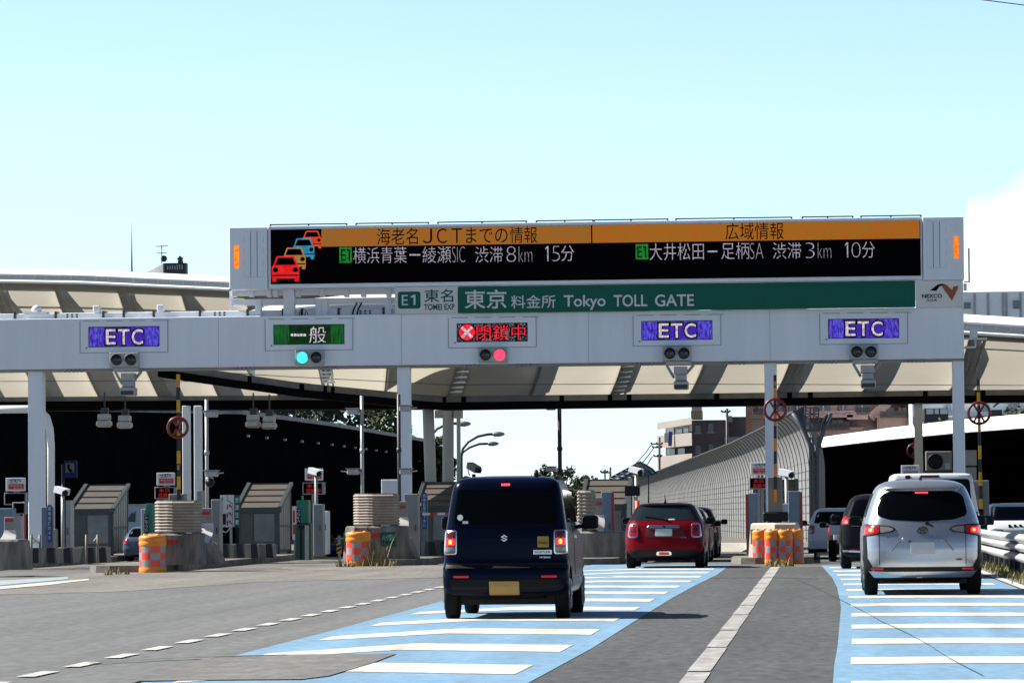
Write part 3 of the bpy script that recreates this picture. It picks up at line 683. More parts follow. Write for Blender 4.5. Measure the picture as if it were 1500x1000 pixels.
# sturdy legs that carry the canopies, with a beam between them
def post(name, label, cat, pts, r, n=20, m=None, group=None, extra=None):
    t = thing(name, label, cat, (pts[0].x, pts[0].y, 0), group); mb = MB(); mb.tube(pts, r, n); mb.build('shaft', m or white_paint, t)
    mb = MB(); rb = (max(r) if isinstance(r, list) else r)*1.35; mb.lathe([(rb, 0), (rb, .18)], (pts[0].x, pts[0].y, 0), 16); mb.build('base', concrete, t); return t
cream_paint = mat('cream_paint', (.40, .39, .36), .5, noise=.06, scale=1.5)
def gp(px, Y): return Vector((PX(px, 745, Y), Y, 0))
post('canopy_column', 'thick pale canopy column leaning slightly left beside the gantry column', 'column', [gp(634, 109), P(625, 535, 109)], .165, m=cream_paint, group='canopy columns')
cc = post('canopy_column', 'thick upright pale canopy column between the leaning one and the slim one', 'column', [gp(656, 111), P(656.5, 578, 111)], .165, m=cream_paint, group='canopy columns')
mb = MB(); z0, z1 = PZ(660, 612, 111), PZ(660, 600.5, 111); mb.box(PX(637, 606, 111), PX(676, 606, 111), 110.95, 111.1, z0, z1); mb.box(PX(665, 606, 111), PX(677.5, 606, 111), 110.85, 111.2, z0-.01, z1+.01); mb.build('cross_beam', cream_paint, cc)
post('canopy_column', 'slim pale post right of the two thick canopy columns', 'column', [gp(672, 112), P(672, 680, 112), P(671.5, 590, 112)], [.10, .06, .06], m=cream_paint, group='canopy columns')

# ============================================================ noise walls
wall_shaded = mat('shaded_wall_panel', (.004, .0045, .005), .95, noise=.4, scale=1.5, spec=.0)  # near-black panels: the deep shade is put into their colour
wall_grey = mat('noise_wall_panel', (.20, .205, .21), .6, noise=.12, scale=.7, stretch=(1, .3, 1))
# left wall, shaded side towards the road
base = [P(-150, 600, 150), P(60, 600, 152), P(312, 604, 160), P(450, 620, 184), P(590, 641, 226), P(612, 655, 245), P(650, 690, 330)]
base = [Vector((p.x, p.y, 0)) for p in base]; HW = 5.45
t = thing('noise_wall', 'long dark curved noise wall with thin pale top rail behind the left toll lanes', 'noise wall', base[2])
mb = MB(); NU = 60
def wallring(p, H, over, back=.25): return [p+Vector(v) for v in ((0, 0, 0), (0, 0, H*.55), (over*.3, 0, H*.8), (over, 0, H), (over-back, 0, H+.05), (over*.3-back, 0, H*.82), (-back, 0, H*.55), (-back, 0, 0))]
mb.loft([wallring(along(base, i/NU), HW, 1.2) for i in range(NU+1)], 0, False); mb.build('panel', wall_shaded, t)
mb = MB(); mb.loft([[along(base, i/NU)+Vector(v) for v in ((1.15, -.05, HW-.02), (1.3, -.05, HW-.02), (1.3, .05, HW+.16), (1.0, .05, HW+.16))] for i in range(NU+1)], 0, False); mb.build('top_rail', mat('weathered_rail', (.20, .22, .24), .7, noise=.5, scale=1.5), t)
for i in range(11):
    yy_ = 163+i*4.6; p = [lerp(a, b, (yy_-a.y)/(b.y-a.y)) for a, b in zip(base, base[1:]) if a.y <= yy_ <= b.y][0]; mb = MB(); q = p+Vector((.95, -.1, HW*.84)); mb.box(q.x-.07, q.x+.07, q.y-.1, q.y+.1, q.z-.06, q.z+.06, 0, .02)
    mb.build('wall_lamp', light_steel, t)
# pale curved wall in the middle that follows the bend
crv = [(1189, 600, 118, 604), (1163, 604, 124, 606), (1118, 627, 142, 627), (1070, 650, 164, 650), (1028, 666, 190, 666), (974, 686, 240, 686), (930, 702, 300, 702), (890, 715, 390, 715)]
tops = [P(px, py, Y) for px, py, Y, _ in crv[1:]]
wb = [Vector((p.x+.75, p.y, 0)) for p in tops]; Hs = [p.z for p in tops]
t = thing('noise_wall', 'tall pale grey noise wall curving away in the middle, its top leaning over the road', 'noise wall', wb[0])
def wall_at(u):
    p = along(wb, u); Ls = [(b-a).length for a, b in zip(wb, wb[1:])]; d = u*sum(Ls)
    for i, L in enumerate(Ls):
        if d <= L+1e-6: return p, lerp(Hs[i], Hs[i+1], d/L)
        d -= L
    return p, Hs[-1]
NW = 46
prof = [(0, 0)]+[(0, .12*i) for i in range(1, 6)]+[(-.02, .66), (-.08, .74), (-.18, .82), (-.33, .90), (-.52, .96), (-.75, 1.0)]
mb = MB(); seam = MB(); hs = MB()
tot = sum((b-a).length for a, b in zip(wb, wb[1:]))
us = []; d = 0
while d < tot: us.append(d/tot); d += 1.9
us.append(1)
ringsF = []
for u in us:
    p, H = wall_at(u); ringsF.append([p+Vector((x, 0, z*H)) for x, z in prof]+[p+Vector((x+.22, 0, z*H)) for x, z in reversed(prof)])
mb.loft(ringsF, 0, False)
mb.build('panel', wall_grey, t, auto=30)
for i, u in enumerate(us[:-1]):
    p, H = wall_at(u); seam.tube([p+Vector((x-.03, 0, z*H)) for x, z in prof], .013, 4)
seam.build('seam', mat('seam_dark', (.03, .03, .032), .8), t)
for k_ in range(1, 11):
    hs.tube([wall_at(i/60)[0]+Vector((-.02, 0, wall_at(i/60)[1]*.065*k_)) for i in range(61)], .009, 4)
hs.build('panel_joint', mat('joint_grey', (.16, .16, .16), .7), t)
mb = MB(); mb.tube([wall_at(i/60)[0]+Vector((-.75, 0, wall_at(i/60)[1]+.02)) for i in range(61)], .05, 5); mb.build('top_rail', dark_steel, t)
pl = [G(1000, 807.6), G(1050, 807.5), G(1094, 807.4), G(1120, 807.4)]
t = thing('concrete_plinth', 'low sunlit concrete plinth at the foot of the pale curved wall', 'plinth', pl[1])
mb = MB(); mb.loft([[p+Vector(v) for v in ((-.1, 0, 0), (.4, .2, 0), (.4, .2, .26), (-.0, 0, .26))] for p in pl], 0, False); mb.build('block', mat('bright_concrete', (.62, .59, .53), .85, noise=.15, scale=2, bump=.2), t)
# steel access frame at the end of that wall
t = thing('access_frame', 'tall blue grey steel access frame with ladders and splayed arms beside the curved wall', 'steel frame', (PX(1195, 700, 120), 120, 0))
steel_blue = mat('steel_blue', (.085, .10, .12), .5, .3, noise=.2, scale=3)
mb = MB(); Yf = 120
Qf = lambda px, py, Y=Yf: P(px, py, Y)
def gp0(px, Y): return Vector((PX(px, 745, Y), Y, 0))
for px in (1186.5, 1191, 1198): mb.bar(gp0(px, Yf), Qf(px, 640), .07, .07)
for px in (1186.5, 1198): mb.bar(gp0(px, Yf+1), Qf(px, 640, Yf+1), .07, .07)
for k_ in range(20):
    z = .4+k_*.24
    if z < PZ(1190, 645, Yf): mb.bar(Vector((PX(1186, 700, Yf), Yf-.03, z)), Vector((PX(1199, 700, Yf), Yf-.03, z)), .03, .03)
mb.build('ladder_frame', steel_blue, t)
mb = MB(); mb.box(PX(1179, 629, Yf), PX(1201, 629, Yf), Yf-.1, Yf+1.2, PZ(1190, 632, Yf), PZ(1190, 627.5, Yf))
for px in (1180, 1187, 1192, 1199): mb.bar(Qf(px, 628), Qf(px, 597 if px != 1180 else 590), .045, .045)
for a, b in (((1180, 612), (1199, 600)), ((1180, 600), (1199, 612)), ((1180, 620), (1199, 620)), ((1180, 606), (1199, 606)), ((1180, 597), (1199, 597))): mb.bar(Qf(*a), Qf(*b), .035, .035)
mb.build('guard_cage', steel_blue, t)
mb = MB(); mb.tube([Qf(1196, 668), Qf(1200, 650), Qf(1207, 628), Qf(1217, 605)], .07, 6); mb.tube([Qf(1192, 672), Qf(1186, 650), Qf(1176, 626), Qf(1161, 605)], .07, 6); mb.tube([Qf(1203, 640), Qf(1206, 618), Qf(1212, 606)], .04, 6)
mb.build('splayed_arm', steel_blue, t)
mb = MB(); mb.add([Qf(1161, 604, 121), Qf(1178, 594, 121), Qf(1179, 628, 121), Qf(1186, 660, 121), Qf(1183, 640, 121), Qf(1174, 622, 121)], [(0, 1, 2, 4, 5), (2, 3, 4)]); mb.add([Qf(1186.5, 660, 121), Qf(1199, 660, 121), Qf(1199, 790, 121), Qf(1186.5, 790, 121)], [(0, 1, 2, 3)])
mb.build('mesh_panel', mat('wire_mesh', (.05, .06, .072), .6, noise=.3, scale=20), t, recalc=False)
# small curved screen with glazing further back
t = thing('curved_screen', 'small curved glazed noise screen rising behind the roof of the toll shelter', 'noise screen', (PX(930, 700, 210), 210, 0))
fr = MB(); gl = MB(); scr = []
for (x0, y0), (x1, y1) in (((893, 700), (938, 676)), ((905, 703), (946, 681)), ((915, 704), (956, 687)), ((922, 704), (962, 694))): scr.append([P(lerp(x0, x1, i/6), lerp(y0, y1, i/6), 210+3*i/6) for i in range(7)])
gl.loft(scr, 0, True, False, False); gl.build('glazing', mat('screen_glazing', (.30, .36, .38), .3, noise=.1), t, recalc=False)
for c_ in scr: fr.tube([p+Vector((0, -.06, 0)) for p in c_], .05, 4)
for i in range(7): fr.tube([s_[i]+Vector((0, -.06, 0)) for s_ in scr], .05, 4)
for px in (925, 950): fr.bar(gp0(px, 212), P(px, 695, 212), .07, .07)
fr.build('frame', dark_steel, t)

# ============================================================ dark roofed noise shelter at the right
t = thing('noise_shelter', 'long roofed noise shelter, its inside shaded black, with thin white roof edge at the right', 'noise shelter', (PX(1350, 700, 135), 135, 0))
rf = [P(1150, 653, 172), P(1197, 645, 160), P(1300, 631.5, 142), P(1400, 620.5, 128), P(1500, 612, 118), P(1640, 600, 106)]
mb = MB(); NU = 40
mb.loft([[along(rf, i/NU)+Vector(v) for v in ((0, -.02, -.30), (.35, -.02, -.30), (.5, .1, .12), (.15, .1, .14))] for i in range(NU+1)], 0, False); mb.build('roof_edge', mat('roof_edge_white', (.78, .78, .77), .5, noise=.06, scale=2), t)  # white roof edge in one even colour
mb = MB(); mb.loft([[along(rf, i/NU)+Vector(v) for v in ((.36, 0, -.25), (14, 6, -.1), (14, 6, .05), (.36, 0, .0))] for i in range(NU+1)], 0, False); mb.build('roof', wall_shaded, t)
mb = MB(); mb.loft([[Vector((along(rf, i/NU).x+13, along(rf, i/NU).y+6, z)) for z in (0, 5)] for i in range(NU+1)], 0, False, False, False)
mb.add([(PX(1197, 700, 165), 165, 0), (PX(1197, 700, 165)+16, 172, 0), (PX(1197, 700, 165)+16, 172, 4.1), (PX(1197, 700, 165), 165, 4.1)], [(0, 1, 2, 3)]); mb.build('back_wall', wall_shaded, t, recalc=False)

# ============================================================ buildings behind
pinkm = mat('pink_render', (.37, .265, .25), .85, noise=.12, scale=.5); terr = mat('terracotta', (.25, .165, .145), .85, noise=.15, scale=.5)
beige = mat('beige_render', (.31, .275, .25), .85, noise=.08, scale=.4); brown_tile = mat('brown_tile', (.12, .09, .086), .8, noise=.2, scale=1.2)
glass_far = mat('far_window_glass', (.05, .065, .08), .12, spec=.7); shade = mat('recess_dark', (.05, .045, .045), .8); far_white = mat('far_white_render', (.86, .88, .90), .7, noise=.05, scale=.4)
def building(name, label, cat, Y): return thing(name, label, cat, (PX(1100, 700, Y), Y, 0))
YA = 292
A_ = building('apartment_block', 'four storey beige and brown balcony apartment block above the pale curved wall', 'apartment block', YA)
zA = lambda py: PZ(1010, py, YA); xA = lambda px: PX(px, 680, YA)
yA = lambda px: YA+.9+6*(1013.5-px)/55.5
mb = MB(); mb.prism([(xA(970), yA(970)+1.4, 0), (xA(1013.5), YA+2.2, 0), (xA(1013.5), YA+1.6, 0), (xA(1062), YA+1.6, 0), (xA(1062), YA+14, 0), (xA(970), YA+14, 0)], (0, 0, zA(614.5))); mb.build('wall', brown_tile, A_)
mb = MB()
# balcony front runs back to the left: a skewed wing
def skew(px0, px1, py0, py1, rise, y0, dep, m=0):
    a, b = PX(px0, 660, y0), PX(px1, 660, y0); z0, z1 = zA(py1), zA(py0); dz = rise*YA/FPX
    mb.add([(a, y0+6, z0-dz), (b, y0, z0), (b, y0+dep, z0), (a, y0+6+dep, z0-dz), (a, y0+6, z1-dz), (b, y0, z1), (b, y0+dep, z1), (a, y0+6+dep, z1-dz)], [(0, 1, 5, 4), (1, 2, 6, 5), (2, 3, 7, 6), (3, 0, 4, 7), (4, 5, 6, 7), (3, 2, 1, 0)], m)
for y0, y1 in ((611, 621), (633.5, 652), (664, 683), (694, 715)):
    mb = MB(); skew(958, 1013.5, y0, y1, 5 if y0 < 620 else 2, YA, .25); mb.build('balcony', beige, A_)
mb = MB(); mb.add([(xA(970), yA(970)+1.3, 0), (xA(1013), yA(1013)+1.2, 0), (xA(1013), yA(1013)+1.2, zA(616)), (xA(970), yA(970)+1.3, zA(619))], [(0, 1, 2, 3)]); mb.build('recess_shade', shade, A_, recalc=False)  # flat dark sheet, balcony shade put into its colour
for (a, b, c, d) in ((972, 984, 623, 633), (988, 997, 624, 633), (1000, 1007, 622, 633), (973, 985, 655, 664), (990, 1001, 655, 664)):
    mb = MB(); mb.prism([(xA(a), yA(a)+1.2, zA(d)), (xA(b), yA(b)+1.2, zA(d)), (xA(b), yA(b)+1.2, zA(c)), (xA(a), yA(a)+1.2, zA(c))], (0, -.08, 0)); mb.build('window', glass_far, A_)
for (a, b, c, d) in ((1018, 1026, 622, 633), (1037, 1045, 620, 632), (1018, 1026, 652, 662), (1037, 1045, 650, 662)):
    mb = MB(); mb.box(xA(a), xA(b), YA+1.5, YA+1.62, zA(d), zA(c)); f = mb.build('window', glass_far, A_)
    mb = MB(); mb.box(xA(a)-.08, xA(b)+.08, YA+1.45, YA+1.55, zA(d)-.1, zA(d)); mb.build('sill', beige, f)
mb = MB(); mb.box(xA(1063), xA(1096), YA+3, YA+14, 0, zA(609.5)); mb.box(xA(1063), xA(1072), YA+2, YA+3, zA(618), zA(608.5), 1)
for y0 in (640, 672): mb.box(xA(1061), xA(1082), YA+1.2, YA+3, zA(y0+9), zA(y0), 1)
mb.build('side_wing', [brown_tile, beige], A_)
mb = MB(); mb.box(xA(1011), xA(1027), YA+3, YA+6, zA(612), zA(600)); mb.box(xA(1012), xA(1026.5), YA+3.1, YA+5.9, zA(600), zA(594), 1); mb.build('roof_tank', [mat('ochre', (.30, .22, .10), .7), light_steel], A_)
mb = MB(); mb.bar(P(976.5, 648, YA+3.), P(976.5, 634, YA+3.), .35, .1); mb.build('bedding', sign_white, A_)
mb = MB(); mb.bar(P(981.5, 653, YA+3.), P(982.5, 632, YA+3.), .28, .1); mb.build('bedding', mat('blue_bedding', (.06, .10, .30), .8), A_)
# pink block
YBk = 236
B_ = building('apartment_block', 'large pink and terracotta apartment block right of the access frame', 'apartment block', YBk)
zB = lambda py: PZ(1220, py, YBk); xB = lambda px: PX(px, 640, YBk)
mb = MB(); mb.box(xB(1094), xB(1345), YBk+3, YBk+20, 0, zB(520)); mb.build('wall', pinkm, B_)
mb = MB(); mb.box(xB(1092), xB(1103), YBk+1.5, YBk+3, 0, zB(540)); mb.build('pier', terr, B_)
mb = MB(); mb.box(xB(1101), xB(1118), YBk-.5, YBk+3, 0, zB(606), 0); mb.box(xB(1099), xB(1119), YBk-.7, YBk-.5, zB(612), zB(606)); mb.build('stair_tower', terr, B_)
for (a, b, c, d, m_) in ((1104, 1250, 604.5, 611, pinkm), (1140, 1262, 629, 637, terr), (1241, 1272, 607, 614, pinkm), (1285, 1341, 612, 628, terr), (1290, 1341, 578, 591, terr), (1190, 1262, 652, 668, pinkm)):
    mb = MB(); mb.box(xB(a), xB(b), YBk+.6, YBk+3, zB(d), zB(c)); mb.box(xB(a)-.1, xB(b)+.1, YBk+.5, YBk+3, zB(c), zB(c)+.14); mb.build('balcony', m_, B_)
for (a, b, c, d) in ((1108, 1116, 592, 601), (1128, 1140, 592, 604), (1148, 1156, 591, 603), (1165, 1171, 590, 600), (1196, 1217, 592, 603), (1230, 1242, 592, 603), (1219, 1236, 613, 627), (1150, 1160, 614, 627), (1256, 1272, 590, 606), (1295, 1312, 596, 612), (1318, 1330, 596, 612), (1262, 1280, 632, 642)):
    mb = MB(); mb.box(xB(a), xB(b), YBk+2.88, YBk+2.97, zB(d), zB(c)); f = mb.build('window', glass_far, B_)
    mb = MB(); mb.box(xB((a+b)/2)-.05, xB((a+b)/2)+.05, YBk+2.8, YBk+2.89, zB(d), zB(c)); mb.build('frame', light_steel, f)
for (a, b, c, d) in ((1104, 1140, 598, 605), (1195, 1245, 620, 629), (1255, 1275, 598, 607), (1290, 1340, 604, 612)):
    mb = MB()
    n = int((b-a)/1.5)
    for i in range(n+1): mb.box(xB(a+i*1.5)-.02, xB(a+i*1.5)+.02, YBk+.5, YBk+.54, zB(d), zB(c))
    mb.box(xB(a), xB(b), YBk+.48, YBk+.56, zB(c), zB(c)+.06); mb.build('railing', dark_steel, B_)
mb = MB(); mb.bar((xB(1276), YBk+1, zB(612)), (xB(1302), YBk+1, zB(590)), .3, .55); mb.build('outer_stair', pinkm, B_)
# white block at the far right, its roof screen visible above the canopy
YC = 225
C_ = building('apartment_block', 'tall white apartment block at the far right with panelled roof screen above the canopy', 'apartment block', YC)
zC = lambda py: PZ(1450, py, YC); xC = lambda px: PX(px, 600, YC)
mb = MB(); mb.box(xC(1338), xC(1700), YC+3, YC+16, 0, zC(468)); mb.build('wall', far_white, C_)
mb = MB(); mb.box(xC(1350), xC(1700), YC+2, YC+14, zC(468), zC(425), 0)
for px in (1432, 1452, 1474, 1479, 1500): mb.box(xC(px)-.06, xC(px)+.06, YC+1.94, YC+2, zC(468), zC(427), 1)
mb.box(xC(1350), xC(1700), YC+1.9, YC+2, zC(426.5), zC(424.5), 0); mb.build('roof_screen', [mat('screen_panel', (.86, .91, .95), .5, noise=.06, scale=.6), light_steel], C_)
for (a, b, c, d) in ((1416, 1426, 440, 449), (1489, 1499, 438, 450)):
    mb = MB(); mb.box(xC(a), xC(b), YC+1.85, YC+1.95, zC(d), zC(c)); mb.build('access_hatch', grey_paint, C_)
for c, d in ((602, 608), (624, 632), (646, 660)):
    mb = MB(); mb.box(xC(1384), xC(1700), YC+.8, YC+3, zC(d), zC(c)); mb.build('balcony', far_white, C_)
for (a, b, c, d) in ((1388, 1396, 591, 601), (1402, 1412, 591, 601), (1440, 1452, 591, 601), (1386, 1398, 611, 623), (1402, 1412, 611, 623), (1432, 1444, 611, 622), (1455, 1466, 611, 622), (1480, 1494, 590, 600)):
    mb = MB(); mb.box(xC(a), xC(b), YC+2.85, YC+2.96, zC(d), zC(c)); f = mb.build('window', mat('pale_window_glass', (.22, .27, .31), .15, spec=.6), C_)
    mb = MB(); mb.box(xC((a+b)/2)-.05, xC((a+b)/2)+.05, YC+2.78, YC+2.86, zC(d), zC(c)); mb.build('frame', light_steel, f)
# glazed low wing of dark frames
D_ = building('glazed_lounge', 'low dark framed glazed annexe between the pink and white apartment blocks', 'building', 215)
zD = lambda py: PZ(1370, py, 215); xD = lambda px: PX(px, 620, 215)
mb = MB(); mb.box(xD(1353), xD(1399), 215, 222, 0, zD(616.5)); mb.build('wall', mat('grey_pink', (.24, .19, .19), .8, noise=.1), D_)
mb = MB(); mb.box(xD(1354), xD(1389), 214.6, 221, zD(616), zD(598)); mb.build('frame', dark_steel, D_)
for a, b in ((1357, 1367), (1369, 1375), (1377, 1388)):
    mb = MB(); mb.box(xD(a), xD(b), 214.5, 214.58, zD(606.5), zD(599)); mb.build('window', mat('sky_glass', (.35, .45, .50), .1, spec=.8), D_)
# dark penthouse with aerials at the far left
YE = 262
E_ = building('penthouse_block', 'distant dark rooftop penthouse with aerials above the left canopy rim', 'building', YE)
E_.location = (PX(232, 380, YE), YE, 0)
zE = lambda py: PZ(232, py, YE); xE = lambda px: PX(px, 380, YE)
mb = MB(); mb.box(xE(190), xE(272), YE+.1, YE+9, 0, zE(408)); mb.build('wall', mat('weathered_grey', (.20, .20, .20), .8, noise=.3, scale=.8), E_)
mb = MB(); mb.box(xE(240.5), xE(272), YE, YE+.9, zE(403), zE(385.5))
for i in range(7): mb.box(xE(245+i*3.5), xE(246.5+i*3.5), YE-.05, YE, zE(395), zE(388+random.random()*3), 1)
mb.build('plant_room', [mat('slate_dark', (.035, .038, .045), .7, noise=.3, scale=1.5), light_steel], E_)
mb = MB(); mb.prism([(xE(194), YE+5, zE(403)), (xE(240.3), YE+.1, zE(403)), (xE(240.3), YE+.1, zE(386)), (xE(194), YE+5, zE(394.5))], (.3, .6, 0))
for i in range(6): mb.bar((xE(194), YE+4.9, zE(401.5-i*1.3)), (xE(240), YE-.0, zE(401.5-i*2.9)), .12, .10)
mb.build('stair_roof', mat('louvre_grey', (.27, .27, .27), .6, noise=.6, scale=3, stretch=(.3, 1, 8)), E_)
mb = MB(); mb.tube([(xE(193), YE, zE(400)), (xE(193), YE, zE(360)), (xE(193), YE, zE(326))], [.07, .04, .02], 5); mb.build('mast', grey_paint, E_)
mb = MB(); mb.tube([(xE(237), YE, zE(386)), (xE(237), YE, zE(359))], .03, 4)
for py, hw in ((361, 9), (371, 7)): mb.bar((xE(237-hw), YE, zE(py)), (xE(237+hw), YE, zE(py-.5)), .05, .05)
mb.lathe([(.02, 0), (.22, .10), (.23, .12)], (xE(240), YE-.1, zE(379)), 12, axis='y'); mb.build('aerial', dark_steel, E_)
mb = MB(); mb.box(xE(260), xE(267), YE, YE+.5, zE(386), zE(381), 0, .05); mb.bar((xE(262), YE, zE(382)), (xE(266), YE, zE(377)), .25, .3); mb.build('roof_lamp', dark_steel, E_)

# ============================================================ trees
leafm = [mat('leaf_dark', (.010, .018, .007), .7, noise=.4, scale=1.5), mat('leaf_mid', (.05, .085, .02), .7, noise=.4, scale=1.5), mat('leaf_olive', (.10, .10, .035), .7, noise=.4, scale=1.5)]
bark = mat('bark', (.06, .045, .035), .9, noise=.4, scale=5)
def tree(label, x, y, h, rad, crown_h, n, mix, seed, group=None, size=.28):
    rnd = random.Random(seed); t = thing('tree', label, 'tree', (x, y, 0), group)
    mb = MB(); zc = h-crown_h
    mb.tube([(x, y, 0), (x+.1, y, zc*.6), (x, y+.1, zc+crown_h*.3)], [rad*.09+.05, rad*.07+.04, rad*.03], 8)
    tips = []
    for k_ in range(9):
        a = rnd.random()*6.28; e = rnd.uniform(.3, .95); q = Vector((x+math.cos(a)*rad*.7, y+math.sin(a)*rad*.7, zc+crown_h*e)); tips.append(q)
        mb.tube([(x, y, zc*.8+rnd.random()*.2*crown_h), lerp(Vector((x, y, zc+.2*crown_h)), q, .55), q], [.08, .05, .02], 5)
    mb.build('trunk', bark, t)
    cl = [(q, rad*rnd.uniform(.3, .5)) for q in tips]
    for k_ in range(26):
        a = rnd.random()*6.28; rr = rad*math.sqrt(rnd.random()); zz = rnd.random(); sh = math.sin(math.pi*min(1, .18+zz*.8))
        cl.append((Vector((x+math.cos(a)*rr*sh, y+math.sin(a)*rr*sh, zc+crown_h*zz)), rad*rnd.uniform(.18, .36)))
    mb = MB()
    for k_ in range(n):
        c_, r_ = cl[rnd.randrange(len(cl))]
        d = Vector((rnd.gauss(0, 1), rnd.gauss(0, 1), rnd.gauss(0, .8))).normalized()*r_*(rnd.random()**.4)
        p = c_+d; s_ = size*rnd.uniform(.5, 1.2)
        a = Vector((rnd.gauss(0, 1), rnd.gauss(0, 1), rnd.gauss(0, 1))).normalized(); b = a.cross(Vector((rnd.gauss(0, 1), rnd.gauss(0, 1), rnd.gauss(0, 1)))).normalized()
        mb.add([p-a*s_, p+b*s_*.5, p+a*s_, p-b*s_*.5], [(0, 1, 2, 3)], rnd.choices((0, 1, 2), mix)[0])
    mb.build('crown', leafm, t, recalc=False); return t
# wooded bank above the left wall
bx_ = [(-100, 172, 9.5, 4.2), (-20, 176, 10.5, 4.5), (70, 174, 10, 4.2), (150, 180, 10.5, 4.4), (235, 184, 10.6, 4.4), (320, 188, 10.4, 4.2), (390, 196, 10.3, 4.2), (455, 205, 10.2, 3.2)]
desc = ['tall dark evergreen at the left edge above the dark wall', 'dark spreading tree above the dark wall behind the leftmost column', 'dark tree above the wall behind the curved white pipe', 'dark tree above the wall behind the hanging twin sensors', 'dark tree above the wall behind the left yellow and black arm',
        'dark tree above the wall behind the two slim white posts', 'dark tree above the wall between the two twin sensor heads and the thin camera pole', 'dark tree above the wall left of the bright green tree', 'dark tree overlapping the left side of the bright green tree']
for i, (px, Y, h, rd) in enumerate(bx_):
    tree(desc[i], PX(px, 600, Y)-0, Y, h, rd, h*.72, 3200, (9, 1, .2), 30+i, 'dark trees above the left wall', .24)
tree('sunlit green leafy tree above the end of the dark wall', PX(560, 620, 236), 236, PZ(560, 590, 236), 1.9, PZ(560, 590, 236)*.6, 2600, (3, 6, 2), 51, None, .22)
tree('small dark tree glimpsed between the thick canopy columns', PX(646, 660, 240), 240, PZ(646, 640, 240), .9, 3.2, 700, (6, 2, 0), 53, None, .2)
for i, (px, py, Y, rd, mx_) in enumerate(((796, 687, 230, 1.1, (5, 4, 1)), (836, 688, 225, 1.2, (1, 3, 6)), (818, 692, 245, 1., (4, 4, 2)), (857, 697, 240, .8, (2, 3, 5)))):
    tree(['dark green bushy tree at the left of the far tree group behind the camera pole', 'yellowish tree right of the camera pole above the dark van roof', 'mid green tree directly behind the foot of the camera pole', 'low olive tree beside the shelter roof'][i], PX(px, 700, Y), Y, PZ(px, py, Y), rd, PZ(px, py, Y)*.75, 1200, mx_, 60+i, 'trees on the horizon', .16)
for i, (px, py, Y, rd) in enumerate(((1230, 644, 190, .9), (1360, 617, 190, 1.0), (1485, 594, 190, 1.8), (1178, 648, 200, .7))):
    tree(['small shrub like tree above the shelter roof beside the access frame', 'yellow green shrub like tree above the shelter roof below the dark annexe', 'pale leafy tree above the shelter roof at the right edge', 'dark little tree tucked behind the splayed arm'][i], PX(px, 640, Y), Y, PZ(px, py, Y), rd, 2.2, 900, (2, 5, 3), 70+i, 'trees above the right shelter', .16)
# street lamps beyond the gate
def lamp(label, base_px, pts, Y):
    t = thing('street_lamp', label, 'street lamp', (PX(base_px, 745, Y), Y, 0), 'street lamps beyond the gate'); mb = MB()
    mb.tube([Vector((PX(base_px, 745, Y), Y, 0))]+[P(x, y, Y) for x, y in pts], .065, 8); mb.build('mast', dark_steel, t)
    x, y = pts[-1]; mb = MB(); c_ = P(x+5, y, Y); mb.lathe([(.02, -.35), (.12, -.25), (.14, .0), (.08, .22), (.02, .28)], c_, 10, axis='x'); mb.build('lamp_head', grey_paint, t)
lamp('upper curved street lamp beside the slim canopy post', 676, [(676, 668), (678, 657), (686, 647), (700, 639), (714, 636), (726, 635.5)], 185)
lamp('lower curved street lamp just below the other one', 675, [(675, 672), (678, 662), (688, 655), (702, 650), (718, 649.5)], 205)
lamp('street lamp whose arm passes behind the thick canopy columns', 630, [(630, 640), (640, 628), (652, 622), (666, 620), (676, 620.5)], 175)
# utility poles
def util(label, px, top, Y, arms, wires=()):
    t = thing('utility_pole', label, 'utility pole', (PX(px, 745, Y), Y, 0), 'utility poles beyond the wall'); mb = MB()
    mb.tube([Vector((PX(px, 745, Y), Y, 0)), P(px, top, Y)], .08, 6)
    for py, a, b in arms: mb.bar(P(px+a, py, Y), P(px+b, py, Y), .1, .1); [mb.bar(P(px+q, py, Y), P(px+q, py-2.5, Y), .12, .12) for q in (a, (a*.5+b*.5), b)]
    mb.build('pole', dark_steel, t)
    if wires:
        mb = MB()
        for a, b in wires: mb.tube([lerp(P(*a, Y), P(*b, Y), i/6)+Vector((0, 0, -.5*4*(i/6)*(1-i/6))) for i in range(7)], .035, 4)
        mb.build('wire', dark_steel, t)
util('utility pole with cross arms in front of the beige apartment block', 966, 640, 275, [(650, -12, 4), (655, -10, 3), (668, -8, 3)], [((955, 650), (893, 699)), ((958, 655), (905, 697)), ((956, 668), (915, 696))])
util('short utility pole far beyond the shelter roof', 894, 684, 280, [(692, -13, 0)])
util('distant utility pole with tall top pin near the yellowish tree', 886, 687, 330, [(691, -6, 4)])
util('utility pole against the pink block right of the beige one', 1065, 598, 230, [(603, -8, 4)])
# overhead wire at the top right corner
t = thing('overhead_wire', 'thin overhead wire crossing the sky at the top right corner', 'wire', P(1460, 0, 60)); mb = MB()
wa, wb_ = P(1400, -5, 60), P(1500, 8, 60); dw = wb_-wa; mb.tube([wa+dw*(q/2)+Vector((0, 0, .0006*q*q)) for q in range(-60, 61)], .008, 4); mb.build('cable', dark_steel, t)
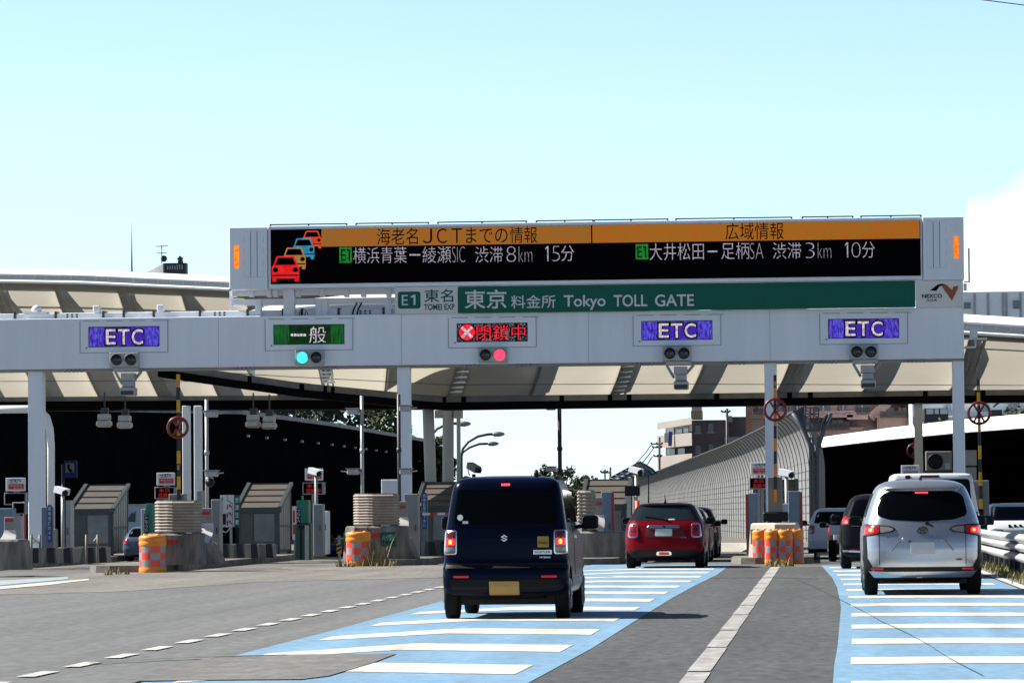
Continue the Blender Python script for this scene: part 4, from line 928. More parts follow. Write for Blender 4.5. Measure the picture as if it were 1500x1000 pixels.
# ============================================================ toll islands and what stands on them
IX = [-19.75, -15.0, -10.25, -5.62, -1.05, 3.75]
noseY = [G(20, 846).y, G(222, 838.3).y+.5, G(524, 829).y+.5, 89., G(1132, 826.4).y+.5, 92]
isl = ['leftmost toll island under the first gantry column', 'toll island below the left orange barrel', 'toll island below the middle orange barrel', 'toll island mostly behind the navy car', 'toll island below the cluster of orange barrels', 'toll island beside the guard rail at the right']
for X_, y0, l in zip(IX, noseY, isl):
    t = thing('toll_island', 'raised concrete '+l, 'toll island', (X_, y0, 0), 'raised toll islands'); hw = .95
    mb = MB(); pl = [(X_-hw, 132), (X_-hw, y0+.7), (X_-hw*.75, y0+.15), (X_-hw*.4, y0), (X_+hw*.4, y0), (X_+hw*.75, y0+.15), (X_+hw, y0+.7), (X_+hw, 132)]
    mb.prism([(x, y, 0) for x, y in pl], (0, 0, .15)); mb.build('kerb', kerb_concrete, t)
# ---- ribbed crash cushions on concrete blocks
rib_steel = mat('ribbed_cushion', (.30, .265, .225), .7, .0, noise=.2, scale=3)
def nose_block(label, cxw, Y, pl, pr, corner, y0, y1, m, stripe=None, green=None, green_side=None, pitch=.10):
    x0, x1, xc = PX(pl, 800, Y), PX(pr, 800, Y), PX(corner, 800, Y); z1 = PZ((pl+pr)/2, y0, Y)
    t = thing('crash_block', label, 'concrete block', ((x0+x1)/2, Y, .0), 'concrete nose blocks of the toll islands'); ch = (xc-x0)*1.1
    mb = MB(); rings = []
    for z, ins in ((.15, 0), (.15+(z1-.15)*.5, .025), (z1-.04, .06), (z1, .10)):
        rings.append([Vector(v) for v in ((x0+ins, Y+ch, z), (xc+ins*.3, Y+ins, z), (x1-.15, Y+ins, z), (x1-ins, Y+.2, z), (x1-ins, Y+.8, z), (x0+ins, Y+.8, z))])
    mb.loft(rings, 0, False); mb.build('block', m, t)
    if stripe:
        mb = MB(); mb.pbox(stripe[0], stripe[1], stripe[2], stripe[3], Y-.0, .08); mb.build('reflector', sign_red, t)
    if green:
        mb = MB(); mb.pbox(green[0], green[1], green[2], green[3], Y-.01, .1); g_ = mb.build('notice', sign_green, t)
        mb = MB(); a, b, c, d = green; mb.ptext('バック禁止', a+2, b-2, c+3, (c+d)/2+2, Y-.014); mb.build('lettering', sign_white, g_)
    if green_side:
        a, b, c, d = green_side; mb = MB(); f = lambda px: (PX(px, 800, Y), Y+ch*(corner-px)/(corner-pl)-.03)
        (xa, ya), (xb, yb) = f(a), f(b); mb.add([(xa, ya, PZ(a, d, Y)), (xb, yb, PZ(a, d, Y)), (xb, yb, PZ(a, c, Y)), (xa, ya, PZ(a, c, Y))], [(0, 1, 2, 3)]); mb.build('notice', sign_green, t, recalc=False)
    return t
def drum(label, Y, pl, pr, corner, y0, y1, nr):
    x0, x1, xc = PX(pl, 760, Y), PX(pr, 760, Y), PX(corner, 760, Y); z0, z1 = PZ((pl+pr)/2, y1, Y), PZ((pl+pr)/2, y0, Y)
    t = thing('crash_cushion', label, 'crash cushion', ((x0+x1)/2, Y, z0), 'ribbed crash cushions'); ch = (xc-x0)*1.15; mb = MB(); rings = []
    N_ = nr*6
    for i in range(N_+1):
        z = z0+(z1-z0)*i/N_; o = .022*(1-abs(math.sin(math.pi*nr*i/N_)))*1.6
        rings.append([Vector(v) for v in ((x0+o, Y+ch+.15, z), (x0+o, Y+ch, z), (lerp(x0, xc, .35)+o*.8, Y+ch*.42+o, z), (xc+o*.2, Y+.04+o, z), (xc+.12, Y+o, z), (x1-.1, Y+o, z), (x1-o, Y+.1, z), (x1-o, Y+.6, z), (x0+.3, Y+.6, z))])
    mb.loft(rings, 0, False); mb.build('ribbed_shell', rib_steel, t)
    mb = MB(); mb.prism([Vector((v.x, v.y, z1+.004)) for v in rings[0]], (0, 0, .02)); mb.build('cap', grey_paint, t); return t
Y1 = noseY[1]+.45; Y2 = noseY[2]+.45
nose_block('grey streaked concrete block behind the left orange barrel', IX[1], Y1, 206, 299, 228, 781, 834, dirty_concrete, (240, 259, 790.5, 796))
drum('ribbed crash cushion above the left orange barrel, no green notice below', Y1+.1, 222, 290.5, 244, 734, 779.5, 10)
nose_block('grey concrete block with green notice and red reflector behind the middle barrel', IX[2], Y2, 500, 598, 518, 770, 827, dirty_concrete, (541, 557, 780.5, 786.5), (558, 579, 779, 800), (501.5, 507, 780, 800))
drum('ribbed crash cushion above the middle barrel in front of a gantry column', Y2+.1, 514, 582, 538, 724, 769, 11)
nose_block('pale cream concrete block behind the barrel cluster', IX[4], noseY[4]+.55, 1095.5, 1175, 1134, 765.5, 823, cream_concrete, (1147, 1163, 777.5, 781.5), None, (1099, 1113, 775, 797))
Y3 = 91
nose_block('grey concrete block partly hidden behind the navy car mirror', IX[3], Y3, 838, 918, 850, 778, 826, dirty_concrete)
drum('ribbed crash cushion partly hidden by the navy car', Y3+.1, 845, 871.5, 850, 718.5, 770, 10)
nose_block('concrete block at the left edge of the picture', IX[0], noseY[0]+.8, -50, 36, -28, 790, 848, dirty_concrete)
# ---- white curved deflector plates
enamel = mat('white_enamel', (.62, .61, .58), .35, noise=.05, scale=3)
def deflector(label, Y, pl, pr, y_top, y_mid, y_l, y_r, red=None):
    t = thing('deflector_plate', label, 'deflector plate', (PX((pl+pr)/2, 780, Y), Y, .0), 'curved white deflector plates')
    xl, xr_ = PX(pl, 760, Y), PX(pr, 760, Y); zt = PZ(pl, y_top, Y); zm = PZ(pl, y_mid, Y); zl, zr = PZ(pl, y_l, Y), PZ(pl, y_r, Y)
    mb = MB(); mb.box(xl+.0, xr_-.03, Y+.2, Y+.32, .15, zt, 0, .01); mb.build('back_panel', grey_paint, t)
    mb = MB(); rings = []
    for i in range(11):
        u = i/10; xr2 = xr_-.06*(2*u-1)**2; ring = []
        zlow = lerp(zl, zr, u)
        for j in range(9):
            v = j/8; z = lerp(zm, zlow, v); ring.append(Vector((lerp(xl-.10*v**2, xr_+.03*math.sin(3.14*v), u), Y+.19-.85*(1-math.cos(v*1.45)), z)))
        rings.append(ring)
    mb.loft(rings, 0, True, False, False); mb.loft([[p+Vector((0, .02, -.01)) for p in r_] for r_ in rings], 0, True, False, False); mb.build('curved_plate', enamel, t, recalc=False)
    mb = MB(); mb.prism([(xl-.1, Y-.45, .15), (xr_+.25, Y-.35, .15), (xr_+.05, Y-.3, zr-.03), (xl-.08, Y-.45, zl-.03)], (0, .9, 0)); mb.build('foot', dirty_concrete, t)
    if red: mb = MB(); mb.pbox(red[0], red[1], red[2], red[3], Y+.18, .02); mb.build('reflector', sign_red, t)
deflector('curved white deflector right of the left ribbed cushion', Y1+.85, 293, 310, 744, 766, 783, 795, (296.5, 306.5, 749, 753.5))
deflector('curved white deflector right of the middle ribbed cushion', Y2+.85, 580, 596.5, 734, 757, 768, 786, (583, 593, 740, 744.5))
deflector('curved white deflector at the left edge of the picture', noseY[0]+2.2, 3, 20, 757, 776, 800, 812, (7.5, 18.5, 759.5, 764))
deflector('curved white deflector glimpsed beside the navy car mirror', Y3+.85, 869, 884, 728, 754, 765, 782, (872, 882, 735, 739.5))
# ---- tall grey cabinets
def cabinet(label, Y, pl, pr, y0, m=grey_paint, edge=None, dep=.45, cat='cabinet', y1=None):
    t = thing('equipment_cabinet', label, cat, (PX((pl+pr)/2, 780, Y), Y, .15), 'equipment cabinets on the toll islands'); mb = MB(); x0, x1 = PX(pl, 780, Y), PX(pr, 780, Y)
    mb.box(x0, x1, Y, Y+dep, .15, PZ((pl+pr)/2, y0, Y), 0, .012); mb.build('body', m, t)
    mb = MB(); zt = PZ((pl+pr)/2, y0, Y); mb.box(x0+.03, x1-.03, Y-.006, Y-.001, .3, zt-.1); mb.build('door', m, t)
    mb = MB(); mb.box(x1-.08, x1-.06, Y-.03, Y-.006, .8, .95); mb.build('handle', dark_steel, t)
    if edge:
        xe = x0-.045 if edge < 0 else x1; mb = MB(); mb.box(xe, xe+.045, Y-.02, Y+.2, .2, zt-.02); mb.build('edge_strip', sign_red, t)
    return t
pale_blue = mat('pale_blue_paint', (.15, .21, .29), .5, noise=.08, scale=2)
cabinet('grey cabinet right of the left curved deflector', Y1+2.6, 309.5, 322, 731)
cabinet('pale slim cabinet below the slim white posts', Y1+4.2, 287.5, 296, 718)
cabinet('grey cabinet right of the middle curved deflector', Y2+2.6, 592, 612.5, 723)
cabinet('pale blue cabinet with red edge left of the barrel block column', noseY[4]+3.2, 1096, 1110, 722, pale_blue, -1)
cabinet('pale blue cabinet with red edge right of the barrel block column', noseY[4]+3.2, 1155, 1173, 719, pale_blue, 1)
cabinet('light grey cabinet behind the arm above the barrel block', noseY[4]+3.6, 1146, 1163, 737, light_steel)
cabinet('pale blue cabinet with red edge in front of the shelter beside the red car', Y3+3, 881, 897, 720, pale_blue, 1)
cabinet('grey blue cabinet beside the leftmost gantry column', 90, 60, 72, 742, pale_blue)
cabinet('grey cabinet right of the small white camera post at the left', 91, 96, 103.5, 732.5, light_steel)
cabinet('grey cabinet at the left edge behind the deflector', 88, -6, 18, 744, pale_blue)
cabinet('white cabinet next to the green machine, right of its steel posts', 103, 473, 480.5, 748, white_paint)
cabinet('tall grey cabinet right of the green machine', 98, 459, 473, 738, grey_paint)
cabinet('white box cabinet behind the middle ribbed cushion', 100, 559, 583, 702, white_paint, dep=.7)
# red edge strip on the leftmost column and blue vertical signs
t = thing('edge_board', 'narrow red and white vertical strip beside the leftmost gantry column', 'marker board', P(35, 827, 92)); mb = MB(); mb.pbox(33.5, 35.2, 734, 808, 92, .05, 1); mb.pbox(35.2, 37.5, 734, 802, 92, .05, 0); mb.build('board', [sign_red, sign_white], t)
mb = MB(); mb.pbox(34, 37, 806, 830, 92.1, .06); mb.build('stake', grey_paint, t)
def vsign(label, pl, pr, y0, y1, Y, m, body, mt, ybase=None):
    t = thing('vertical_sign', label, 'sign', (PX((pl+pr)/2, y1, Y), Y, .15), 'narrow vertical signs'); mb = MB(); mb.pbox(pl, pr, y0, y1, Y, .05); mb.build('board', m, t)
    mb = MB(); n = len(body); h = (y1-y0-4)/n
    for i, ch_ in enumerate(body): mb.ptext(ch_, pl+1.2, pr-1.2, y0+2+i*h+.6, y0+2+(i+1)*h-.6, Y-.006, 0, .02)
    mb.build('lettering', mt, t)
    mb = MB(); x = PX((pl+pr)/2, y1, Y); mb.box(x-.08, x+.08, Y+.052, Y+.14, .15, PZ(pl, y0, Y)-.05); mb.build('stake', grey_paint, t); return t
vsign('narrow blue vertical sign right of the leftmost gantry column', 69.5, 75.5, 739, 793, 89.5, sign_blue, '高速道路料金所', sign_white)
vsign('narrow blue vertical sign on the shelter left of the navy car', 618.5, 624.8, 721, 774, 97.5, sign_blue, '発券お取り下さい', sign_white)
# ---- height arms with round cross signs
def cross_arm(label, px0, px1, y_top, y_bot, ring_y, ring_r, Y, m_y, cab=None, offs=0):
    t = thing('closing_arm', label, 'barrier arm', (PX(px1, y_bot, Y), Y, .15), 'raised yellow and black closing arms')
    a, b = P(px1, y_bot, Y), P(px0, y_top, Y); n = 10; mb = MB()
    for i in range(n): mb.bar(lerp(a, b, i/n), lerp(a, b, (i+1)/n), .075, .05, (i+offs) % 2, (0, 1, 0))
    mb.build('arm', [m_y, black_paint], t)
    mb = MB()
    for u in (.27, .62, .93): p = lerp(a, b, u); mb.bar(p+Vector((-.0, -.05, -.05)), p+Vector((0, -.05, .06)), .05, .04)
    mb.build('clamp', mat('brass', (.35, .22, .10), .5, .5), t)
    c_ = P(lerp(px1, px0, (y_bot-ring_y)/(y_bot-y_top)), ring_y, Y); c_.y -= .09; r_ = ring_r*Y/FPX
    mb = MB(); mb.torus(c_, r_-.025, .033, 'y'); [mb.bar(c_+Vector((-s_*r_*.52, 0, -r_*.85)), c_+Vector((s_*r_*.52, 0, r_*.85)), .05, .035, 0, (0, 1, 0)) for s_ in (-1, 1)]
    mb.build('cross_sign', mat('cross_red', (.13, .006, .01), .4), t)
    if cab:
        mb = MB(); mb.pbox(cab[0], cab[1], cab[2], cab[3], Y+.05, .4, 0, .015); mb.build('drive_cabinet', mat('drive_grey', (.16, .155, .155), .5, noise=.1), t)
        mb = MB(); xm = PX((cab[0]+cab[1])/2, 760, Y); mb.box(xm-.16, xm+.16, Y+.08, Y+.36, .15, PZ(xm, cab[3], Y)-.002); mb.box(xm-.28, xm+.32, Y+.0, Y+.3, PZ(1130, cab[3], Y)-.1, PZ(1130, cab[3], Y)+.12, 0, .03); mb.build('pedestal', black_plastic, t)
cross_arm('raised yellow and black arm with red cross ring above the left ribbed cushion', 261, 262, 548, 735, 626, 16.2, Y1+1.0, yellow_paint, (247, 270, 723, 745), 1)
cross_arm('raised orange and black arm with red cross ring in front of the third gantry column', 1135.3, 1136, 549, 735, 600, 17, noseY[4]+2.4, orange_paint, (1124, 1146, 698, 757))
cross_arm('raised yellow and black arm with red cross ring right of the last gantry column', 1432.8, 1437.5, 555, 750, 605, 17, 92.5, yellow_paint, (1424, 1449, 703, 765))
cross_arm('far arm with red cross ring half hidden by the white post at the right', 1339.5, 1340.5, 610, 745, 660, 11.5, 137, orange_paint)
# ---- toll notice boards with red panel and a lit text box below
def toll_board(label, x0, x1, y0, y1, lx0, lx1, ly0, ly1, Y, lit, post=None):
    t = thing('toll_board', label, 'notice board', (PX((x0+x1)/2, ly1, Y), Y, .15), 'white toll notice boards'); mb = MB(); mb.pbox(x0, x1, y0, y1, Y, .06, 0, .008); mb.build('board', sign_white, t)
    W, H = x1-x0, y1-y0; mb = MB(); mb.pbox(x0+W*.14, x1-W*.08, y0+H*.46, y0+H*.86, Y-.012, .01); rp = mb.build('red_panel', sign_red, t)
    mb = MB(); mb.ptext('現金支払', x0+W*.2, x1-W*.15, y0+H*.52, y0+H*.64, Y-.017); mb.ptext('おつり', x0+W*.4, x1-W*.15, y0+H*.69, y0+H*.82, Y-.017); mb.build('lettering', sign_white, rp)
    mb = MB(); mb.ptext('一般ＥＴＣ', x0+W*.16, x1-W*.2, y0+H*.07, y0+H*.32, Y-.01, 0, .09); mb.build('lettering', sign_navy, t)
    mb = MB(); mb.ptext('通行券', x0+W*.2, x0+W*.6, y0+H*.31, y0+H*.40, Y-.01); mb.build('small_lettering', ink_black, t)
    mb = MB(); mb.pbox(lx0, lx1, ly0, ly1, Y, .2, 0, .01); mb.build('text_box', grey_paint, t)
    mb = MB(); mb.pbox(lx0+1.7, lx1-(4 if lit else 1.7), ly0+1.7, ly1-1.7, Y-.006, .005); sc_ = mb.build('screen', MATS['display_black'], t)
    if lit:
        mb = MB(); mb.ptext('本日', lx0+6, lx1-10, ly0+2.6, ly0+8, Y-.012); mb.ptext('混雑中', lx0+5, lx1-6, ly0+9.2, ly1-2.4, Y-.012); mb.build('lettering', mat('dim_red_led', (.05, .0, .0), .5, emit=(.5, .02, .01), es=.3), sc_)
    mb = MB(); xa = PX((x0+x1)/2-2, y1, Y); xb = PX((x0+x1)/2+3, y1, Y)
    for x in (xa, xb): mb.box(x-.035, x+.035, Y+.07, Y+.14, .15, PZ(x0, y0, Y)-.05)
    mb.build('post', grey_paint, t)
toll_board('toll notice board left of the leftmost gantry column, dark text box below', 8.5, 37, 699.5, 719, 6, 38, 721, 739, 93.5, False)
toll_board('toll notice board left of the yellow arm with faint red lit text', 229.5, 256, 692, 710.5, 226.5, 258, 712.5, 730.5, 94, True)
toll_board('toll notice board above the green machine with faint red lit text', 446.5, 473, 685.5, 703.5, 443, 475.5, 706, 724, 101, True)
toll_board('toll notice board left of the third gantry column before the curved wall', 1099.5, 1127, 677, 695.5, 1097.5, 1128, 699, 716, 99.5, True)
toll_board('toll notice board just above the white van roof', 1320, 1347, 681, 700, 1318, 1348, 703, 720, 98, False)
t = thing('text_box', 'plain black electronic box on posts right of the shelter beside the red car', 'display box', P(928, 745, 100)); t.location.z = .15
mb = MB(); mb.pbox(915, 937, 711, 726, 100, .25, 0, .01); mb.build('box', black_plastic, t)
mb = MB(); [mb.box(PX(p_, 740, 100)-.05, PX(p_, 740, 100)+.05, 100.05, 100.15, .15, PZ(926, 727, 100)) for p_ in (921, 931)]; mb.build('post', light_steel, t)
t = thing('text_box', 'small black monitor with pale bezel in front of the leftmost gantry column', 'display box', P(26, 800, 89)); t.location.z = .15
mb = MB(); mb.pbox(18, 37, 735, 753, 89, .3, 0, .015); mb.build('housing', grey_paint, t); mb = MB(); mb.pbox(20.5, 35, 737, 751, 88.99, .008); mb.build('screen', MATS['display_black'], t)
mb = MB(); mb.pbox(19, 31, 755, 832, 89.05, .3, 0, .01); mb.build('pedestal', light_steel, t)
# ---- shelters over the stairs
shel_frame = mat('shelter_frame', (.045, .055, .065), .5, .3, noise=.2, scale=4); shel_roof = mat('shelter_roof', (.066, .058, .050), .7, noise=.15, scale=2); shel_glass = mat('shelter_panel', (.042, .052, .060), .25, noise=.25, scale=1.2, spec=.6); shel_slat = mat('shelter_slat', (.42, .41, .38), .6, noise=.1)
YSH = 104.
sh = thing('stair_shelter', 'dark framed lean to shelter right of the green and white arrow board', 'stair shelter', (PX(350, 745, YSH), YSH, .15), 'stair shelters on the toll islands')
x0 = sh.location.x; Wd, Dp, ez, rz_ = 1.07, 2.3, PZ(380, 747, YSH), PZ(400, 711.5, YSH+2.3)
mb = MB(); mb.add([(x0-.06, YSH-.08, ez), (x0+Wd+.06, YSH-.08, ez), (x0+Wd+.06, YSH+Dp, rz_), (x0-.06, YSH+Dp, rz_), (x0-.06, YSH-.08, ez+.05), (x0+Wd+.06, YSH-.08, ez+.05), (x0+Wd+.06, YSH+Dp, rz_+.05), (x0-.06, YSH+Dp, rz_+.05)], [(0, 1, 2, 3), (4, 7, 6, 5), (0, 4, 5, 1), (1, 5, 6, 2), (2, 6, 7, 3), (3, 7, 4, 0)]); mb.build('roof', shel_roof, sh)
mb = MB()
for v in (0, .25, .5, .75, 1): y_, z_ = lerp(YSH-.08, YSH+Dp, v), lerp(ez, rz_, v)+.055; mb.bar((x0-.08, y_, z_), (x0+Wd+.08, y_, z_), .05, .05)
for xx in (x0-.06, x0+Wd+.06): mb.bar((xx, YSH-.1, ez+.05), (xx, YSH+Dp, rz_+.06), .10, .09)
mb.bar((x0-.1, YSH-.1, ez+.0), (x0+Wd+.1, YSH-.1, ez+.0), .08, .13)
for xx in (x0, x0+Wd):
    mb.box(xx-.05, xx+.05, YSH-.05, YSH+.05, .15, ez); mb.box(xx-.05, xx+.05, YSH+Dp-.1, YSH+Dp, .15, rz_)
mb.box(x0+Wd-.0, x0+Wd+.04, YSH+.05, YSH+Dp-.1, .88, .94); mb.box(x0+Wd-.0, x0+Wd+.04, YSH+.05, YSH+Dp-.1, .2, .27); mb.build('frame', shel_frame, sh)
mb = MB(); mb.box(x0+.05, x0+Wd-.05, YSH-.02, YSH, .42, ez-.06); mb.build('front_panel', shel_glass, sh)
mb = MB(); mb.box(x0+.0, x0+Wd, YSH-.06, YSH+.1, .15, .415); mb.build('plinth', dirty_concrete, sh)
mb = MB(); mb.box(x0+.42, x0+Wd-.09, YSH-.028, YSH-.021, .5, ez-.1); mb.build('door_pane', mat('shelter_pane', (.12, .14, .16), .2, noise=.35, scale=1.6, spec=.7), sh)
mb = MB(); mb.box(x0+.385, x0+.415, YSH-.04, YSH-.021, .42, ez-.06); mb.build('mullion', shel_frame, sh)
mb = MB()
for i in range(6): y_ = YSH+.25+i*.36; mb.box(x0+Wd-.01, x0+Wd+.03, y_, y_+.2, .27, lerp(ez, rz_, (y_-YSH)/Dp)-.05)
mb.build('side_slat', shel_slat, sh)
mb = MB(); mb.box(x0, x0+.04, YSH+.05, YSH+Dp, .15, ez); mb.build('side_panel', shel_glass, sh)
for px, Y, l in ((106, YSH-1, 'dark framed lean to shelter near the leftmost gantry column'), (612, YSH+.5, 'dark framed lean to shelter just left of the navy car'), (855, YSH-3, 'dark framed lean to shelter between the navy car and the red car'), (1108, YSH+4, 'dark framed lean to shelter behind the third gantry column')):
    dup(sh, (PX(px, 745, Y), Y, .15), l)
# ---- striped kerb blocks
blk = thing('kerb_block', 'pale concrete kerb block with black stripe', 'kerb block', (0, 95, .15)); blk.location = (PX(318, 820, 95), 95, .15)
x0 = blk.location.x
mb = MB(); mb.prism([(x0-.34, 95, .15), (x0+.34, 95, .15), (x0+.30, 95.05, .5), (x0-.30, 95.05, .5)], (0, .35, 0)); mb.build('block', concrete, blk)
mb = MB(); mb.prism([(x0+.12, 94.997, .155), (x0+.30, 94.997, .155), (x0+.25, 95.045, .5), (x0+.10, 95.045, .5)], (0, .03, 0)); mb.prism([(x0+.10, 95.03, .503), (x0+.25, 95.03, .503), (x0+.25, 95.4, .503), (x0+.10, 95.4, .503)], (0, 0, .003)); mb.build('stripe', black_paint, blk)
row = [(340, 95, 'second'), (361, 95, 'third'), (383, 95.2, 'fourth')]
blk['label'] = 'striped kerb block under the arrow board, first of the row of blocks there'; blk['group'] = 'striped kerb blocks'
for px, Y, o in row: dup(blk, (PX(px, 820, Y), Y, .15), f'striped kerb block under the arrow board shelter, {o} of the row from the left')
for i, px in enumerate((40, 62, 86, 120, 138)): dup(blk, (PX(px, 820, 88), 88, .15), f'striped kerb block {["directly below the red strip", "under the leftmost gantry column", "below the small white camera post", "below the left shelter front corner", "below the middle of the left shelter front"][i]}')
for i, px in enumerate((622, 640, 656)): dup(blk, (PX(px, 815, 97), 97, .15), f'striped kerb block left of the navy car, {["farthest from the car", "between two others", "touching the car outline"][i]}')
for i, px in enumerate((893, 909)): dup(blk, (PX(px, 805, 97), 97, .15), f'kerb block left of the red car, {["farther from it", "nearer to it"][i]}')
# ---- camera poles
def cam_pole(label, px, y_top, Y, heads, m, r=.045, base_y=760):
    t = thing('camera_pole', label, 'camera pole', (PX(px, 745, Y), Y, .15), 'thin camera poles'); mb = MB(); x = PX(px, 660, Y); zt = PZ(px, y_top, Y)
    mb.tube([(x, Y, .15), (x, Y, zt)], r, 8); mb.tube([(x, Y, PZ(px, (y_top+740)/2, Y)-.05), (x, Y, PZ(px, (y_top+740)/2, Y)+.05)], r*1.35, 8); mb.build('pole', m, t)
    for dx, py in heads:
        z = PZ(px, py, Y); s_ = 1 if dx > 0 else -1; mb = MB(); xc = x+dx*Y/FPX
        mb.bar((x, Y, z), (xc, Y-.1, z), .04, .04); mb.box(xc-.13, xc+.13, Y-.45, Y+.05, z-.05, z+.09, 0, .02); mb.box(xc-.16, xc+.16, Y-.52, Y+.08, z+.092, z+.108); mb.bar((xc+s_*.12, Y-.3, z+.02), (xc+s_*.3, Y-.3, z+.04), .05, .03); mb.build('camera', light_steel, t)
cam_pole('grey camera pole with two cameras right of the slim white posts', 303, 585, 92, ((9, 608), (9, 695)), light_steel)
cam_pole('grey camera pole rising behind the middle ribbed cushion', 530.5, 579.5, 96, ((-12, 604), (-12, 692)), light_steel)
cam_pole('dark camera pole in front of the second gantry column', 584.5, 577.5, 94, ((11, 600), (11, 692)), dark_steel)
cam_pole('dark wooden looking camera pole standing alone against the open sky', 820, 574, 112, ((-12, 598), (-12, 688)), mat('dark_pole', (.035, .027, .023), .8, noise=.4, scale=6), .06)
def slim(label, px0, px1, y_top, Y):
    t = thing('slim_post', label, 'post', (PX((px0+px1)/2, 745, Y), Y, .15), 'slim white posts'); mb = MB(); mb.box(PX(px0, 660, Y), PX(px1, 660, Y), Y, Y+.2, .15, PZ(px0, y_top, Y), 0, .015); mb.build('shaft', white_paint, t)
    mb = MB(); mb.box(PX(px0, 660, Y)-.06, PX(px1, 660, Y)+.06, Y-.06, Y+.26, .15, .2); mb.build('base', grey_paint, t)
slim('slim square white post just right of the left yellow arm', 267, 278, 594, 100); slim('slim square white post beside the grey camera pole', 284, 295, 594, 104)
t = thing('portal_frame', 'white portal frame with perforated beam beyond the last gantry column', 'portal frame', (PX(1346, 745, 112), 112, 0)); mb = MB(); mb.box(PX(1340, 660, 112), PX(1352, 660, 112), 112, 112.25, 0, PZ(1346, 582, 112), 0, .02); mb.build('post', cream_paint, t)
mb = MB(); mb.box(PX(1352.5, 590, 112), PX(1660, 590, 112), 112.3, 112.7, PZ(1430, 590, 112), PZ(1430, 581.5, 112), 0, .01)
for px in (1386, 1391, 1396, 1420, 1424): mb.box(PX(px, 588, 112)-.03, PX(px, 588, 112)+.03, 112.28, 112.3, PZ(1400, 588, 112)-.02, PZ(1400, 588, 112)+.03, 1)
mb.build('beam', [cream_paint, dark_steel], t)
mb = MB(); mb.bar(P(1455, 596, 112), P(1468, 585, 112), .05, .05); mb.box(PX(1452, 600, 112), PX(1468, 600, 112), 112, 112.4, PZ(1460, 609, 112), PZ(1460, 600, 112), 0, .02); mb.build('flood_lamp', dark_steel, t)
# curved white pipe at the left
t = thing('curved_pipe_frame', 'thick white pipe bending over from its top behind the leftmost gantry column', 'pipe frame', (PX(74, 745, 101), 101, .15)); mb = MB()
x = PX(74.5, 660, 101); mb.tube([(x, 101, .15), (x, 101, PZ(74, 650, 101)), P(73, 628, 101), P(68, 611, 101), P(59, 602, 101), P(46, 599, 101), P(-60, 600, 101)], .105, 14); mb.build('pipe', white_paint, t)
mb = MB(); mb.box(x-.16, x+.16, 100.85, 101.15, .15, .9, 0, .02); mb.build('sleeve', grey_paint, t)
# hanging twin sensors
hs0 = thing('hanging_sensor', 'grey sensor head hanging from the canopy, left one over the left lane', 'sensor', (PX(153, 600, 110), 110, PZ(153, 597, 110)), 'twin sensors hanging under the left canopy')
x, z = hs0.location.x, hs0.location.z; mb = MB(); mb.box(x-.02, x+.02, 110, 110.05, z-.02, PZ(153, 582, 115)); mb.box(x-.1, x+.1, 109.95, 110.2, z-.18, z-.0, 0, .02); mb.build('bracket', dark_steel, hs0)
mb = MB(); mb.box(x-.16, x+.16, 109.75, 110.2, z-.36, z-.185, 0, .02); mb.box(x-.2, x+.2, 109.7, 110.2, z-.56, z-.365, 0, .05); mb.build('head', light_steel, hs0)
for px, py, l in ((183, 599, 'grey sensor head hanging over the left lane, right one of its pair'), (371, 598, 'grey sensor head hanging over the second lane, left one of its pair'), (394.5, 600, 'grey sensor head hanging over the second lane, right one of its pair')): dup(hs0, (PX(px, 600, 110), 110, PZ(px, py, 110)), l)
# phone sign
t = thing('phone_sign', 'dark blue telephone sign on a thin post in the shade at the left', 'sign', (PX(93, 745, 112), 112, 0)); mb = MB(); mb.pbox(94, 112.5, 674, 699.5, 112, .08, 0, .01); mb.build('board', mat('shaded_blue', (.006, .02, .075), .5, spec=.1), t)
mb = MB(); mb.pbox(96, 108.5, 678, 691.5, 111.99, .008); pn = mb.build('pictogram_panel', mat('phone_panel', (.07, .09, .105), .5), t)
mb = MB(); mb.tube([P(100.5, 680, 111.97), P(99.8, 683, 111.97), P(101, 687, 111.97), P(104.5, 690, 111.97)], [.05, .03, .03, .05], 6); mb.build('handset', ink_black, pn)
mb = MB(); mb.tube([(PX(92, 700, 112), 112.03, 0), (PX(92, 700, 112), 112.03, PZ(92, 680, 112))], .05, 8); mb.build('post', mat('blue_post', (.004, .012, .04), .5), t)
# small white camera on a post at the left and one beside the third column
def dome(label, px, py, Y, m=light_steel):
    t = thing('camera_post', label, 'camera', (PX(px, 745, Y), Y, .15), 'short camera posts'); x, z = PX(px, py, Y), PZ(px, py, Y); mb = MB(); mb.tube([(x, Y, .15), (x, Y, z)], .045, 8); mb.build('post', m, t)
    mb = MB(); mb.bar((x-.15, Y-.05, z+.1), (x+.16, Y-.25, z+.02), .17, .15); mb.build('housing', white_paint, t); mb = MB(); mb.lathe([(.06, 0), (.075, -.06), (.06, -.1)], (x+.12, Y-.28, z+.0), 12, axis='y'); mb.build('lens', black_plastic, t)
dome('white camera on a short post left of the left shelter', 92, 722, 91); dome('white camera beside the third gantry column in front of the curved wall', 1152, 696, noseY[4]+6); dome('grey camera in front of the notice board above the green machine', 463, 694, 99, grey_paint); dome('white camera above the shelter beside the red car', 932, 692, 102)
t = thing('round_camera', 'small dark round camera on the grey pole right of the slim white posts', 'camera', P(308, 706, 91.8)); mb = MB(); c_ = P(307.5, 706, 91.8); mb.lathe([(.01, -.14), (.1, -.08), (.115, .0), (.09, .06)], c_, 14, axis='y', m=1); mb.box(c_.x-.09, c_.x+.07, c_.y-.06, c_.y+.12, c_.z+.05, c_.z+.13, 0, .03); mb.bar(c_, c_+Vector((-.09, .15, 0)), .04, .04); mb.build('housing', [white_paint, black_plastic], t)
